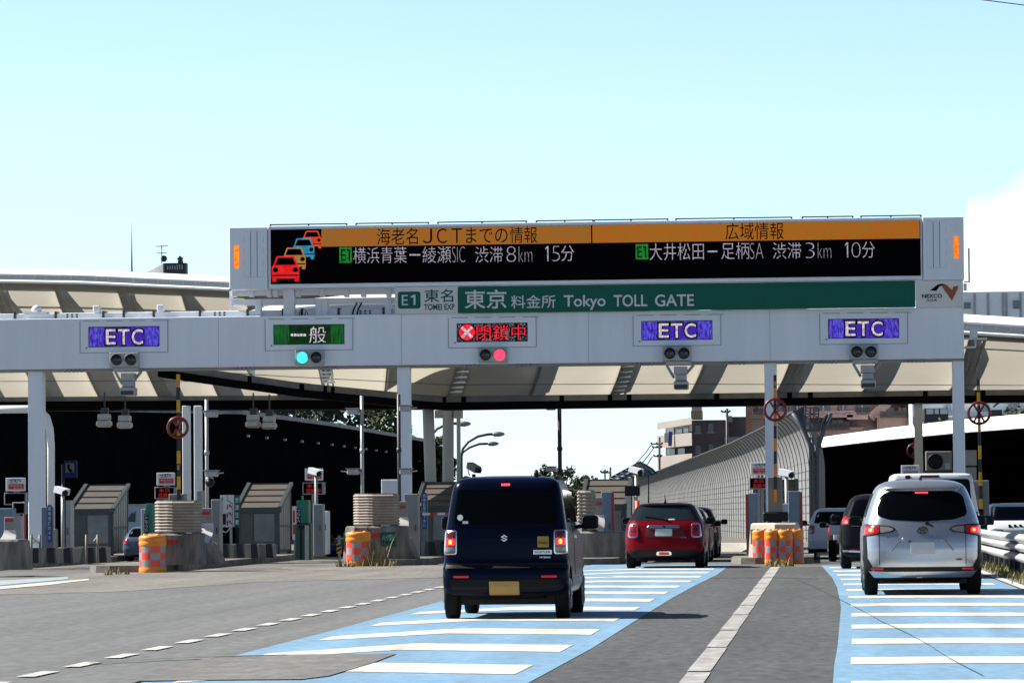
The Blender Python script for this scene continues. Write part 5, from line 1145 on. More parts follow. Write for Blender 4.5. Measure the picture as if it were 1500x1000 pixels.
# spot lamp above the navy car
t = thing('spot_lamp', 'grey spot lamp with cable on a dark board just above the navy car roof', 'lamp', (PX(694, 745, 103), 103, .15)); x = PX(694, 690, 103)
mb = MB(); mb.tube([(x, 103, .15), (x, 103, PZ(694, 694, 103))], .05, 8); mb.tube([P(688, 696, 103), P(685.5, 690, 103), P(686, 684, 103), P(690, 680, 103)], .015, 5); mb.build('post', dark_steel, t)
mb = MB(); mb.bar(P(688, 681, 103), P(700, 688, 102.7), .2, .17); mb.build('lamp_head', mat('lamp_head_grey', (.10, .09, .08), .5), t); mb = MB(); mb.bar(P(700, 688, 102.7), P(702.5, 689.5, 102.65), .14, .13); mb.build('lens', black_plastic, t)
t = thing('dark_board', 'dark horizontal board on posts behind the navy car roof', 'board', (PX(720, 745, 106), 106, 0)); mb = MB(); mb.pbox(680, 757, 699, 706, 106, .1); mb.build('board', mat('dark_green', (.01, .025, .02), .6), t); mb = MB(); [mb.box(PX(p_, 745, 106)-.05, PX(p_, 745, 106)+.05, 106.1, 106.2, 0, PZ(700, 700, 106)) for p_ in (690, 745)]; mb.build('post', dark_steel, t)
# ---- green machine
t = thing('ticket_machine', 'green ticket machine with white vertical lettering beside the second shelter', 'ticket machine', (PX(443, 820, 99.5), 99.5, .15))
mb = MB(); mb.pbox(432, 455.5, 767, 820, 99.5, .6, 0, .015); mb.build('lower_body', mat('machine_green', (.004, .07, .055), .4, noise=.08), t)
mb = MB(); mb.pbox(434.5, 452, 732, 766.6, 99.6, .45, 0, .015); mb.build('upper_body', mat('machine_green_light', (.006, .14, .10), .4, noise=.08), t)
mb = MB(); mb.pbox(446.5, 452.5, 769, 820, 99.47, .028); mb.build('white_pillar', light_steel, t)
mb = MB(); mb.pbox(437, 445.5, 769, 774.5, 99.47, .028); mb.pbox(439.5, 442, 774.5, 819, 99.47, .028); mb.build('slot', black_plastic, t)
mb = MB()
mb.pbox(434.2, 439.8, 744.5, 766, 99.58, .018, 0); mb.build('letter_plate', ink_black, t)
mb = MB()
for i, ch_ in enumerate('つり銭ハ'): mb.ptext(ch_, 435, 439.2, 746+i*5, 750+i*5, 99.57, 0, .02)
mb.build('lettering', sign_white, t)
mb = MB(); mb.pbox(441.5, 444, 725.5, 732, 99.7, .1); mb.build('beacon', mat('beacon_green', (.01, .35, .10), .4), t)
t = thing('red_white_board', 'narrow red and white board half hidden between the second shelter and green machine', 'marker board', P(429, 800, 101)); t.location.z = .15; mb = MB(); mb.pbox(428, 434, 741, 790, 101, .05, 0); mb.pbox(429, 432, 747.5, 765, 100.99, .009, 1); mb.pbox(429, 432, 768, 782, 100.99, .009, 1); mb.build('board', [sign_white, sign_red], t); mb = MB(); mb.box(PX(430, 790, 101), PX(432, 790, 101), 101.06, 101.12, .15, 1.); mb.build('stake', grey_paint, t)
t = thing('green_machine_cabinet', 'dark green cabinet with white lettering left of the left ribbed cushion', 'cabinet', (PX(217, 780, 93), 93, .15)); mb = MB(); mb.pbox(213.5, 223, 737, 800, 93, .5, 0, .01); mb.build('body', MATS['machine_green_light'], t); mb = MB(); mb.pbox(206.5, 213.3, 745, 800, 93, .4, 0, .01); mb.build('side_panel', light_steel, t)
mb = MB(); mb.pbox(211.5, 217, 752, 780, 92.97, .02, 0); mb.build('letter_plate', ink_black, t); mb = MB()
for i, ch_ in enumerate('ここでつり'): mb.ptext(ch_, 212.2, 216.3, 753+i*5.3, 757.4+i*5.3, 92.96, 0, .02)
mb.build('lettering', sign_white, t)
# ---- arrow board
t = thing('arrow_board', 'white lane board with three red arrows and a green lettered strip', 'direction board', (PX(338, 772, 97), 97, .15)); Yb = 97
mb = MB(); mb.pbox(322.5, 343, 724.5, 771.5, Yb, .05, 0); mb.build('board', sign_white, t)
mb = MB(); mb.pbox(343.2, 350.8, 724.5, 771.5, Yb, .05, 0); gs = mb.build('side_strip', sign_green, t)
mb = MB()
for i, ch_ in enumerate('合流注意'): mb.ptext(ch_, 344.3, 349.8, 727.5+i*11, 736+i*11, Yb-.006, 0, .02)
mb.build('lettering', sign_white, gs)
mb = MB()
for a, b in ((325.5, 728), (325.5, 739.5), (325.5, 751.5), (333, 739.5), (333, 751.5), (333, 763)): mb.pbox(a-.8, a+.8, b, b+6, Yb-.006, .005)
Qb = lambda px, py: P(px, py, Yb-.006)
for a, b in (((333, 725), (333, 732)), ((333, 732), (340.5, 737.5)), ((340.5, 737.5), (340.5, 771))): mb.bar(Qb(*a), Qb(*b), .004, .016, 0)
mb.build('lane_lines', sign_green, t)
for yy in (738, 749.5, 761.5):
    mb = MB(); p_ = lambda a, b: P(a, b, Yb-.008)
    mb.add([p_(334.6, yy), p_(338.8, yy+.6), p_(337.8, yy+2), p_(340, yy+4.8), p_(338.6, yy+6), p_(336.4, yy+3.2), p_(335.2, yy+4.4)], [list(range(7))]); mb.build('arrow', sign_red, t, recalc=False)
mb = MB(); [mb.box(PX(p1, 790, Yb), PX(p2, 790, Yb), Yb+.06, Yb+.12, .15, PZ(330, 728, Yb)) for p1, p2 in ((323, 324.4), (336, 339.5))]; mb.box(PX(344.5, 790, Yb), PX(350, 790, Yb), Yb+.06, Yb+.3, .15, PZ(347, 772, Yb), 1); mb.build('post', [light_steel, black_plastic], t)
mb = MB(); mb.tube([P(323 + i*1.4, 772+8*4*(i/10)*(1-i/10)*.9, Yb-.05) for i in range(11)], .015, 5); mb.build('cord', white_paint, t)
mb = MB(); mb.pbox(326, 330.2, 752, 768, Yb-.1, .09, 0, .01); mb.build('dark_device', black_plastic, t)
# posts with chain at the left
for i, px in enumerate((46, 58.5, 126.5, 143)):
    t = thing('chain_post', ['short chain post before the leftmost gantry column', 'short chain post at the right side of the leftmost gantry column', 'short chain post before the left shelter', 'short chain post before the right part of the left shelter'][i], 'chain post', (PX(px, 780, 87), 87, .15), 'short chain posts'); mb = MB(); x = PX(px, 800, 87); mb.tube([(x, 87, .15), (x, 87, PZ(px, 782.5, 87))], .028, 8); mb.build('post', mat('rust_grey', (.22, .19, .16), .7, noise=.3), t)
    mb = MB(); x2 = x+(.2 if i % 2 == 0 else -.2); mb.tube([(lerp(x, x2, k_/6), 87, PZ(px, 784, 87)-.35*(k_/6)*(2-k_/6)*.5) for k_ in range(7)], .01, 4); mb.build('chain', light_steel, t)
# red and white bar in front of the shelter beside the navy car
t = thing('exit_bar', 'low red and white striped barrier bar left of the navy car', 'barrier arm', (PX(613, 752, 96), 96, .15)); mb = MB()
for i in range(5): mb.bar(P(619+i*11, 752.5-i*.1, 96), P(630+i*11, 752.4-i*.1, 96), .05, .055, (i+1) % 2)
mb.build('bar', [sign_red, sign_white], t); mb = MB(); mb.pbox(609, 618.5, 749, 757, 96, .2, 0, .02); mb.box(PX(612, 780, 96), PX(616, 780, 96), 96.02, 96.15, .15, PZ(613, 757, 96)); mb.build('pivot_post', dark_steel, t)
# orange barrels: one built, then copied
orange_pl = mat('barrel_orange', (.78, .25, .02), .45, noise=.12, scale=4); chk_red = mat('check_red', (.80, .07, .04), .4, noise=.08, scale=6); chk_grey = mat('check_grey', (.30, .29, .30), .4, noise=.12, scale=6)
def barrel_at(loc, label):
    t = thing('safety_barrel', label, 'barrel', loc, 'orange checked safety barrels'); h, r_ = .80, .30; mb = MB(); c_ = Vector(loc)
    mb.lathe([(r_*.98, 0), (r_, .02), (r_, .09), (r_*.97, .11), (r_*.97, .125)], c_, 32, 0, caps=False)
    mb.build('foot', orange_pl, t); mb = MB()
    mb.lathe([(r_*.97, .575), (r_, .59), (r_, .65), (r_*.975, .665), (r_*.975, .70), (r_, .715), (r_*.99, .765), (r_*.9, h), (r_*.5, h+.01), (.01, h+.01)], c_, 32, 0, caps=False); mb.build('shell', orange_pl, t)
    mb = MB(); n = 32; rz_ = [.12+.155*i for i in range(3)]+[.58]
    for i in range(3):
        for k_ in range(n):
            a0, a1 = 2*math.pi*k_/n, 2*math.pi*(k_+1)/n; q = [c_+Vector((r_*.965*math.cos(a), r_*.965*math.sin(a), z)) for a, z in ((a0, rz_[i]), (a1, rz_[i]), (a1, rz_[i+1]), (a0, rz_[i+1]))]
            mb.add(q, [(0, 1, 2, 3)], (k_//4+i) % 2, True)
    mb.build('checked_band', [chk_red, chk_grey], t, recalc=False)
    mb = MB(); mb.lathe([(.06, 0), (.05, .03), (.001, .035)], c_+Vector((.14, -.1, h+.0)), 12); mb.lathe([(.06, 0), (.05, .03), (.001, .035)], c_+Vector((-.14, -.1, h+.0)), 12); mb.build('filler_cap', orange_pl, t); return t
p1 = G(222, 838.3); br = barrel_at((p1.x, p1.y+.15, 0), 'lone orange barrel with red and grey checks at the left island nose')
def bar2(px, py, l, rz, dy=.1): p_ = G(px, py); dup(br, (p_.x, p_.y+dy, 0), l, rz, (.62, .62, .97) if 'cluster' in l else None)
bar2(524.5, 829, 'lone orange barrel with faded checks before the middle island', .35)
for px, py, l, rz, dy in ((1114, 826, 'orange barrel at the left end of the barrel cluster', .2, .15), (1132, 826.3, 'orange barrel second from the left in the cluster, nearest to the road', .5, .0), (1150, 826.3, 'orange barrel in the middle of the barrel cluster', .1, .1), (1166, 826, 'orange barrel at the right end of the barrel cluster', .65, .15)): bar2(px, py, l, rz, dy)
# right guard rail
gal = mat('galvanised', (.48, .48, .475), .38, .35, noise=.10, scale=2)
t = thing('guard_rail', 'triple corrugated steel guard rail beside the right lane', 'guard rail', (3.55, 70, 0)); prof_w = [(0, 0), (-.05, .02), (-.085, .06), (-.085, .10), (-.03, .135), (-.03, .165), (-.085, .20), (-.085, .24), (-.05, .28), (0, .30)]
pth = [Vector((3.62, 18, 0)), Vector((3.58, 45, 0)), Vector((3.55, 60, 0)), Vector((3.52, 76, 0)), Vector((3.55, 90, 0)), Vector((3.75, 99, 0))]
for i, z in enumerate((.36, .545, .70)):
    mb = MB(); NU = 40; h_ = (.155, .14, .16)[i]
    mb.loft([[along(pth, u/NU)+Vector((-.01-.09*math.sin(math.pi*k_/8), 0, z-h_*.45+h_*k_/8)) for k_ in range(9)] for u in range(NU+1)], 0, True, False, False); mb.build('beam', gal, t, recalc=False)
y = 20
while y < 98:
    p_ = along(pth, (y-18)/81.3); mb = MB(); mb.tube([(p_.x+.05, p_.y, 0), (p_.x+.05, p_.y, .76)], .055, 8); mb.build('post', dark_steel, t); y += 2.
# air conditioner on a toll hut behind the white van
t = thing('toll_hut', 'low grey toll hut behind the white van', 'hut', (PX(1376, 745, 115), 115, 0)); mb = MB(); mb.box(PX(1354, 700, 115), PX(1402, 700, 115), 115, 118, 0, PZ(1376, 692, 115), 0, .03); mb.build('wall', mat('hut_grey', (.06, .065, .07), .6, noise=.15), t); mb = MB(); mb.box(PX(1352, 692, 115), PX(1404, 692, 115), 114.8, 118.2, PZ(1376, 692, 115)+.001, PZ(1376, 690.5, 115)+.03); mb.build('roof', dark_steel, t)
hz_ = PZ(1376, 690.5, 115)+.03
t = thing('air_conditioner', 'grey outdoor air conditioner unit with round fan on the hut roof', 'air conditioner', (PX(1376, 690, 115.2), 115.2, hz_)); mb = MB(); mb.box(PX(1356, 676, 115.2), PX(1394.5, 676, 115.2), 115.2, 115.6, hz_, PZ(1376, 660.5, 115.2), 0, .02); mb.build('casing', mat('ac_grey', (.20, .20, .20), .5, noise=.1), t)
c_ = P(1370, 675.5, 115.19); mb = MB(); mb.lathe([(.235, 0), (.235, -.012), (.001, -.014)], c_, 28, axis='y'); f = mb.build('fan_opening', black_plastic, t); mb = MB(); [mb.torus(c_+Vector((0, -.02, 0)), r_, .006, 'y', 24, 4) for r_ in (.08, .15, .22)]; mb.build('grille', dark_steel, f)
mb = MB(); mb.pbox(1384.5, 1391.5, 678, 687.5, 115.185, .012); mb.build('label_plate', light_steel, t)
t = thing('wall_box', 'two stacked plain pale boxes right of the last gantry column', 'cabinet', (PX(1424, 745, 112), 112, 0)); mb = MB(); mb.pbox(1414, 1431, 659, 682, 112, .5, 0, .02); mb.pbox(1414, 1431, 684, 760, 112, .5, 0, .02); mb.build('casing', grey_paint, t); mb = MB(); mb.box(PX(1417, 700, 112), PX(1428, 700, 112), 112.1, 112.4, 0, PZ(1420, 759, 112)); mb.build('stand', dark_steel, t)
# traffic cone glimpsed behind the red car
t = thing('marker_post', 'orange and white flexible marker post left above the red car', 'marker post', (PX(933.5, 745, 98), 98, .15)); mb = MB(); x = PX(933.5, 735, 98)
for i in range(5): mb.tube([(x, 98, .15+i*.27), (x, 98, .15+(i+1)*.27)], .06, 10, i % 2)
mb.build('tube', [mat('marker_orange', (.75, .10, .02), .5), sign_white], t)
# weeds
weedm = [mat('weed_green', (.10, .12, .03), .8), mat('weed_dry', (.28, .22, .09), .85)]
def weeds(name, spots, seed, h=.3, n=40):
    rnd = random.Random(seed); mb = MB()
    for (x, y, z, s_) in spots:
        for k_ in range(n):
            a = rnd.random()*6.28; q = Vector((x+rnd.gauss(0, .12)*s_, y+rnd.gauss(0, .12)*s_, z)); L = h*s_*rnd.uniform(.4, 1.1); tip = q+Vector((math.cos(a)*L*.45, math.sin(a)*L*.45, L)); w_ = Vector((-math.sin(a), math.cos(a), 0))*.010
            mid = lerp(q, tip, .55)+Vector((0, 0, L*.12)); mb.add([q-w_, q+w_, mid+w_*.8, mid-w_*.8, tip], [(0, 1, 2, 3), (3, 2, 4)], rnd.choices((0, 1), (2, 3))[0])
    o = mb.build(name, weedm, recalc=False); o['kind'] = 'stuff'; return o
sp = [(3.45+.15*random.random(), 56+i*.7, 0, random.uniform(.6, 1.3)) for i in range(36)]
weeds('roadside_grass', sp, 3, .17, 26)
sp = [(G(px, py).x, G(px, py).y, 0, s_) for px, py, s_ in ((545, 829, 1.2), (556, 829, .8), (500, 830, .6), (512, 830, .6), (575, 829, .5), (535, 829, .7), (170, 841, .5), (160, 842, .4), (186, 841, .35), (1136, 829, .8), (1133, 830, .6), (1152, 829, .4), (1160, 829, .3))]
weeds('weed_grass', sp, 5, .32, 30)
sp = [(G(548, 829).x+random.uniform(-.1, .3), G(548, 829).y, 0, 1.) for i in range(3)]
weeds('tall_weed_grass', sp, 6, .75, 9)
# ============================================================ vehicles
def paint(name, col, metal=.0, rough=.28): return mat(name, col, rough, metal, coat=.04, spec=.12)
navy = mat('navy_car_paint', (.0022, .0040, .015), .25, coat=.02, spec=.07); red_p = paint('red_car_paint', (.14, .003, .007), .1); silver_p = paint('silver_car_paint', (.45, .47, .51), .80, .26); white_p = paint('white_car_paint', (.52, .54, .58)); black_p = paint('black_car_paint', (.006, .006, .008)); blue_p = paint('dark_blue_car_paint', (.01, .02, .07)); sky_p = paint('pale_blue_car_paint', (.05, .08, .125))
glass = mat('car_glass', (.0015, .002, .0025), .06, spec=.12); chrome = mat('chrome', (.75, .77, .80), .22, 1.); trim = mat('black_trim', (.006, .006, .007), .55, spec=.2)
tail_red = mat('tail_lens', (.30, .008, .012), .12, coat=.8); tail_dim = mat('tail_lens_dark', (.12, .01, .015), .12, coat=.8); tail_clear = mat('clear_lens', (.17, .175, .185), .12, coat=.4)
brake = mat('brake_lamp', (.6, .01, .01), .3, emit=(1, .015, .03), es=.8); brake_hot = mat('brake_lamp_core', (.8, .2, .02), .3, emit=(1, .35, .04), es=1.3)
reflector = mat('red_reflector_glow', (.40, .01, .015), .25, emit=(.6, .01, .01), es=.12)  # faint glow added in place of returned light, reflectors hold no lamp
plate_white = mat('plate_white', (.42, .45, .49), .5, noise=.03); plate_yellow = mat('plate_yellow', (.30, .19, .045), .5, noise=.08, scale=8); rim_m = mat('wheel_rim', (.38, .39, .40), .35, .7)
silver_badge = mat('badge_silver', (.62, .65, .68), .25, .6)

class Car:
    def __init__(s, name, label, cat, X, Y, slices, L, wheels, wr, ww, paint_m, rz=0, c=.05, r=.14, rf=.35, dark_below=None, arch=True, group=None, roof_m=None, roof_z=None):
        s.t = thing(name, label, cat, (X, Y, 0), group, rz); s.S = slices; s.L = L; s.c = c; s.r = r; s.rf = rf; s.wheels = wheels; s.wr = wr; s.ww = ww
        s.pm = paint_m; mb = MB(); zs = []
        for (a, b) in zip(slices, slices[1:]):
            n = max(1, int((b[0]-a[0])/.035)); zs += [a[0]+(b[0]-a[0])*i/n for i in range(n)]
        zs.append(slices[-1][0]); rings = []
        for z in zs: rings.append(s.ring(z))
        nn = len(rings[0]); vs = [v for rg in rings for v in rg]; mats = []; fs = []
        for i in range(len(rings)-1):
            zm = (zs[i]+zs[i+1])/2; m_ = 1 if dark_below and zm < dark_below else 2 if roof_z and zm > roof_z else 0
            for k_ in range(nn): fs.append((i*nn+k_, i*nn+(k_+1) % nn, (i+1)*nn+(k_+1) % nn, (i+1)*nn+k_)); mats.append(m_)
        base = len(mb.v); mb.add(vs, fs, 0, True)
        for i, m_ in enumerate(mats): mb.m[i] = m_
        mb.add(rings[0], [list(range(nn))[::-1]], 1); mb.add(rings[-1], [list(range(nn))], 2 if roof_z else 0)
        body = mb.build('body', [paint_m, trim, roof_m or paint_m], s.t, local=True)
        if arch:
            cb = MB()
            for ya in wheels[1:]:
                for sx in (-1, 1): cb.lathe([(wr*1.13, -.32), (wr*1.13, .32)], (sx*(wheels[0]+.12), ya, wr*1.02), 28, axis='x')
            cut = cb.build('cutter', [trim], None); cut.parent = s.t
            md = body.modifiers.new('arch', 'BOOLEAN'); md.object = cut; md.operation = 'DIFFERENCE'; md.solver = 'EXACT'
            try: md.material_mode = 'TRANSFER'
            except Exception: pass
            bpy.context.view_layer.update(); dg = bpy.context.evaluated_depsgraph_get()
            me = bpy.data.meshes.new_from_object(body.evaluated_get(dg)); body.modifiers.clear(); old = body.data; body.data = me; bpy.data.meshes.remove(old); me.name = 'body'; bpy.data.objects.remove(cut)
        body.data.set_sharp_from_angle(angle=R(38)); s.body = body
        ub = MB(); ub.box(-wheels[0]+.05, wheels[0]-.05, .35, L-.35, .17, .42); ub.tube([(-wheels[0], wheels[1], wr), (wheels[0], wheels[1], wr)], .06, 8); ub.build('underbody', black_plastic, s.t, local=True)
        for ya in wheels[1:]:
            for sx in (-1, 1): s.wheel(sx*wheels[0], ya, sx)
    def par(s, z):
        S = s.S
        if z <= S[0][0]: return S[0][1:]
        for a, b in zip(S, S[1:]):
            if a[0] <= z <= b[0]: t = (z-a[0])/(b[0]-a[0]); return tuple(p+(q-p)*t for p, q in zip(a[1:], b[1:]))
        return S[-1][1:]
    def ring(s, z):
        yr, yf, hw = s.par(z); r = min(s.r, hw*.5); rf = min(s.rf, hw*.8, (yf-yr)*.3); out = []
        na = 6; xs = []
        for i in range(na): a = math.pi/2*(1-i/na); xs.append(-(hw-r)-r*math.sin(a))
        for i in range(9): xs.append(-(hw-r)+2*(hw-r)*i/8)
        for i in range(1, na+1): a = math.pi/2*i/na; xs.append((hw-r)+r*math.sin(a))
        for x in xs: out.append(Vector((x, s.rear(x, z), z)))
        y0 = yr+s.c+r; y1 = yf-rf-.05
        for i in range(1, 12): out.append(Vector((hw, y0+(y1-y0)*i/12, z)))
        fr = []
        for i in range(na+1): a = math.pi/2*(1-i/na); fr.append(((hw-rf)+rf*math.sin(a), y1+rf*math.cos(a)))
        for i in range(1, 6): x = (hw-rf)*(1-2*i/6); fr.append((x, y1+rf+.05*(1-(x/hw)**2)))
        for i in range(na+1): a = math.pi/2*i/na; fr.append((-(hw-rf)-rf*math.sin(a), y1+rf*math.cos(a)))
        out += [Vector((x, y, z)) for x, y in fr]
        for i in range(11, 0, -1): out.append(Vector((-hw, y0+(y1-y0)*i/12, z)))
        return out
    def rear(s, x, z):
        yr, yf, hw = s.par(z); r = min(s.r, hw*.5); a = min(abs(x), hw); y = yr+s.c*(a/hw)**2
        if a > hw-r: y += r-math.sqrt(max(0, r*r-(a-(hw-r))**2))
        return y
    def patch(s, name, pts, m, proud=.006, parent=None, K=14, depth=.03):
        """panel that lies on the rear of the body; pts are (x, z)"""
        cx = sum(p[0] for p in pts)/len(pts); cz = sum(p[1] for p in pts)/len(pts); mb = MB(); rings = []
        pts2 = []
        for a, b in zip(pts, pts[1:]+pts[:1]):
            n = max(1, int(math.hypot(b[0]-a[0], b[1]-a[1])/.06)); pts2 += [(a[0]+(b[0]-a[0])*i/n, a[1]+(b[1]-a[1])*i/n) for i in range(n)]
        f = lambda x, z, q: Vector((x, s.rear(x, z)-q, z))
        rings.append([f(x, z, -depth) for x, z in pts2]); rings.append([f(x, z, proud*.8) for x, z in pts2])
        for k_ in range(1, K):
            u = 1-k_/K if k_ > 1 else .985; rings.append([f(cx+(x-cx)*u, cz+(z-cz)*u, proud) for x, z in pts2])
        mb.loft(rings, 0, True, False); mb.add(rings[-1], [list(range(len(pts2)))], 0, True)
        return mb.build(name, m, parent or s.t, local=True, recalc=True, auto=50)
    def side(s, name, pts, m, sx=1, proud=.004):
        """panel on a flank; pts are (y, z)"""
        cy = sum(p[0] for p in pts)/len(pts); cz = sum(p[1] for p in pts)/len(pts); mb = MB(); pts2 = []
        for a, b in zip(pts, pts[1:]+pts[:1]): pts2 += [(a[0]+(b[0]-a[0])*i/8, a[1]+(b[1]-a[1])*i/8) for i in range(8)]
        f = lambda y, z, q: Vector((sx*(s.par(z)[2]+q), y, z)); rings = [[f(y, z, -.02) for y, z in pts2]]
        for u in (1, .75, .5, .25, .1): rings.append([f(cy+(y-cy)*u, cz+(z-cz)*u, proud) for y, z in pts2])
        mb.loft(rings, 0, True, False); mb.add(rings[-1], [list(range(len(pts2)))]); return mb.build(name, m, s.t, local=True, auto=50)
    def front_glass(s, z0, z1, k=.9):
        mb = MB(); rings = []
        for i in range(9):
            z = z0+(z1-z0)*i/8; yr, yf, hw = s.par(z); rf = min(s.rf, hw*.8, (yf-yr)*.3); ring = []
            for j in range(9):
                x = (-1+2*j/8)*hw*k; y = yf+.012-.05*(x/hw)**2
                if abs(x) > hw-rf: y -= rf-math.sqrt(max(0, rf*rf-(abs(x)-(hw-rf))**2))
                ring.append(Vector((x, y, z)))
            rings.append(ring)
        mb.loft(rings, 0, True, False, False); return mb.build('windscreen', glass, s.t, local=True, recalc=False)
    def wheel(s, x, y, sx):
        r, w_ = s.wr, s.ww; mb = MB(); c_ = (x, y, r); h = w_/2
        mb.lathe([(r*.62, -h*.85), (r*.80, -h), (r*.94, -h*.92), (r*.99, -h*.6), (r, 0), (r*.99, h*.6), (r*.94, h*.92), (r*.80, h), (r*.62, h*.85)], c_, 32, axis='x'); wo_ = mb.build('wheel', rubber, s.t, local=True)
        mb = MB(); xo = x+sx*h*.8; mb.lathe([(r*.64, 0), (r*.60, sx*.02), (r*.55, -sx*.02)], (xo, y, r), 28, axis='x', caps=False); mb.lathe([(r*.15, sx*.0), (r*.13, sx*.03), (.001, sx*.032)], (xo, y, r), 14, axis='x', caps=False)
        for k_ in range(7): a = 2*math.pi*k_/7; mb.bar((xo, y+r*.1*math.cos(a), r+r*.1*math.sin(a)), (xo, y+r*.6*math.cos(a), r+r*.6*math.sin(a)), .03, .07, 0, (1, 0, 0))
        mb.build('rim', rim_m, wo_, local=True)
    def mirror(s, x, y, z, w_=.2, h=.16, m=None, stalk=True):
        for sx in (-1, 1):
            mb = MB(); hw = s.par(z)[2]; mb.box(sx*x-w_/2, sx*x+w_/2, y-.06, y+.08, z-h/2, z+h/2, 0, .045, 3)
            if stalk: mb.bar((sx*(hw-.03), y+.02, z-h*.35), (sx*x, y+.02, z-h*.2), .07, .05)
            o = mb.build('mirror', m or s.pm, s.t, local=True, auto=40)
            mb = MB(); mb.box(sx*x-w_/2+.02, sx*x+w_/2-.02, y-.066, y-.058, z-h/2+.02, z+h/2-.02, 0, .003); mb.build('mirror_glass', mat('mirror_glass', (.004, .004, .005), .3, .0, spec=.1), o, local=True)
    def text(s, body, x0, x1, z0, z1, m, proud=.012, off=0., parent=None):
        mb = MB(); mb.text(body, x0, x1, z0, z1, 0, 0, off, lambda v: (v[0], s.rear(v[0], v[2])-proud, v[2])); return mb.build('badge', m, parent or s.t, local=True, recalc=False)
    def plate(s, x0, x1, z0, z1, m, proud=.02):
        o = s.patch('number_plate', rounded([(x0, z0), (x1, z0), (x1, z1), (x0, z1)], .015), m, proud)
        return o
    def wiper(s, a, b): 
        mb = MB(); pa, pb = (Vector((p[0], s.rear(*p)-.03, p[1])) for p in (a, b)); mb.bar(pa, pb, .025, .02); mb.lathe([(.03, 0), (.025, -.02)], pa, 10, axis='y'); mb.build('wiper', trim, s.t, local=True)
def rounded(pts, r, n=4):
    out = []; N_ = len(pts); P2 = [Vector((p[0], p[1])) for p in pts]
    for i in range(N_):
        p, a, b = P2[i], P2[i-1], P2[(i+1) % N_]; rr = r[i] if isinstance(r, (list, tuple)) else r
        da, db = (a-p), (b-p); rr = min(rr, da.length*.45, db.length*.45); A, B = p+da.normalized()*rr, p+db.normalized()*rr
        for k_ in range(n+1): t = k_/n; q = A*(1-t)**2+p*2*t*(1-t)+B*t*t; out.append((q.x, q.y))
    return out
def mir(pts): return [(-x, z) for x, z in reversed(pts)]
def sym(fn):
    for sx in (-1, 1): fn(sx)

# ---------------------------------------------------------------- navy boxy car
g = G(744.5, 906); X0, Y0 = g.x, g.y
S = [(.24, .16, 3.25, .60), (.30, .05, 3.33, .70), (.38, .01, 3.36, .733), (.50, .0, 3.38, .737), (.60, .02, 3.39, .737), (.635, .06, 3.39, .732), (.70, .075, 3.385, .728), (.86, .08, 3.36, .725), (.97, .09, 3.30, .715), (1.03, .105, 2.7, .705), (1.10, .125, 2.52, .695), (1.30, .17, 2.32, .668), (1.50, .215, 2.15, .636), (1.57, .235, 2.05, .615), (1.61, .265, 1.98, .585), (1.64, .33, 1.9, .53), (1.66, .48, 1.75, .43), (1.672, .8, 1.5, .25)]
C = Car('small_car', 'boxy navy blue small car with yellow plate braking in the blue marked lane', 'car', X0, Y0-.42, S, 3.395, (.645, .42, 2.88), .29, .165, navy, c=.03, r=.11, dark_below=.30)
X0c, Y0c = C.t.location.x, C.t.location.y
C.patch('rear_window', rounded([(-.60, 1.085), (.60, 1.085), (.565, 1.51), (-.565, 1.51)], .07), glass, .004)
mb = MB(); [mb.box(sx*.3-.13, sx*.3+.13, .9, 1.0, 1.0, 1.32, 0, .04) for sx in (-1, 1)]; mb.build('seat_back', black_plastic, C.t, local=True)
for sx in (-1, 1):
    P4 = [(sx*.565, .755), (sx*.722, .755), (sx*.712, 1.04), (sx*.562, 1.04)]
    bz_ = C.patch('lamp_bezel', rounded(P4, .03), chrome, .022)
    C.patch('lens', rounded([(sx*.58, .77), (sx*.708, .77), (sx*.70, 1.025), (sx*.578, 1.025)], .02), tail_dim, .030, bz_)
    C.patch('brake_lamp', rounded([(sx*.588, .862), (sx*.70, .862), (sx*.698, .945), (sx*.588, .945)], .02), brake, .034, bz_)
    C.patch('lamp_core', rounded([(sx*.620, .875), (sx*.662, .875), (sx*.662, .93), (sx*.620, .93)], .02), brake_hot, .038, bz_)
    C.patch('reverse_lamp', rounded([(sx*.592, .785), (sx*.70, .785), (sx*.70, .845), (sx*.592, .845)], .02), tail_clear, .034, bz_)
    C.patch('reflector', rounded([(sx*.42, .488), (sx*.60, .488), (sx*.60, .513), (sx*.42, .513)], .008), reflector, .012)
mb = MB(); [mb.box(-.05+i*.026, -.05+i*.026+.02, C.rear(0, 1.565)-.03, C.rear(0, 1.565)+.05, 1.552, 1.578) for i in range(4)]; mb.build('high_brake_lamp', brake_hot if False else mat('brake_lamp_high', (.8, .05, .05), .3, emit=(1, .06, .07), es=1.), C.t, local=True)
C.patch('bumper_step', rounded([(-.70, .60), (.70, .60), (.70, .655), (-.70, .655)], .02), trim, .012)
C.patch('bumper_panel', rounded([(-.62, .355), (.62, .355), (.66, .47), (-.66, .47)], .04), mat('bumper_dark', (.004, .0045, .006), .5, spec=.15), .008)
C.plate(-.185, .165, .285, .445, plate_yellow, .03)
C.text('Finess', .395, .49, .872, .91, ink_black, .018)
st = C.patch('square_sticker', [(.375, .835), (.505, .835), (.505, .96), (.375, .96)], mat('sticker_yellow', (.30, .19, .02), .5), .010)
C.patch('name_plate', [(.325, .755), (.54, .755), (.54, .805), (.325, .805)], silver_badge, .010); C.text('HUSTLER', .345, .525, .768, .793, ink_black, .018, .02)
C.text('HYBRID', .40, .525, .712, .728, silver_badge, .01, .03)
mb = MB(); ez_ = .945; yy = C.rear(-.02, ez_)-.014  # S shaped emblem
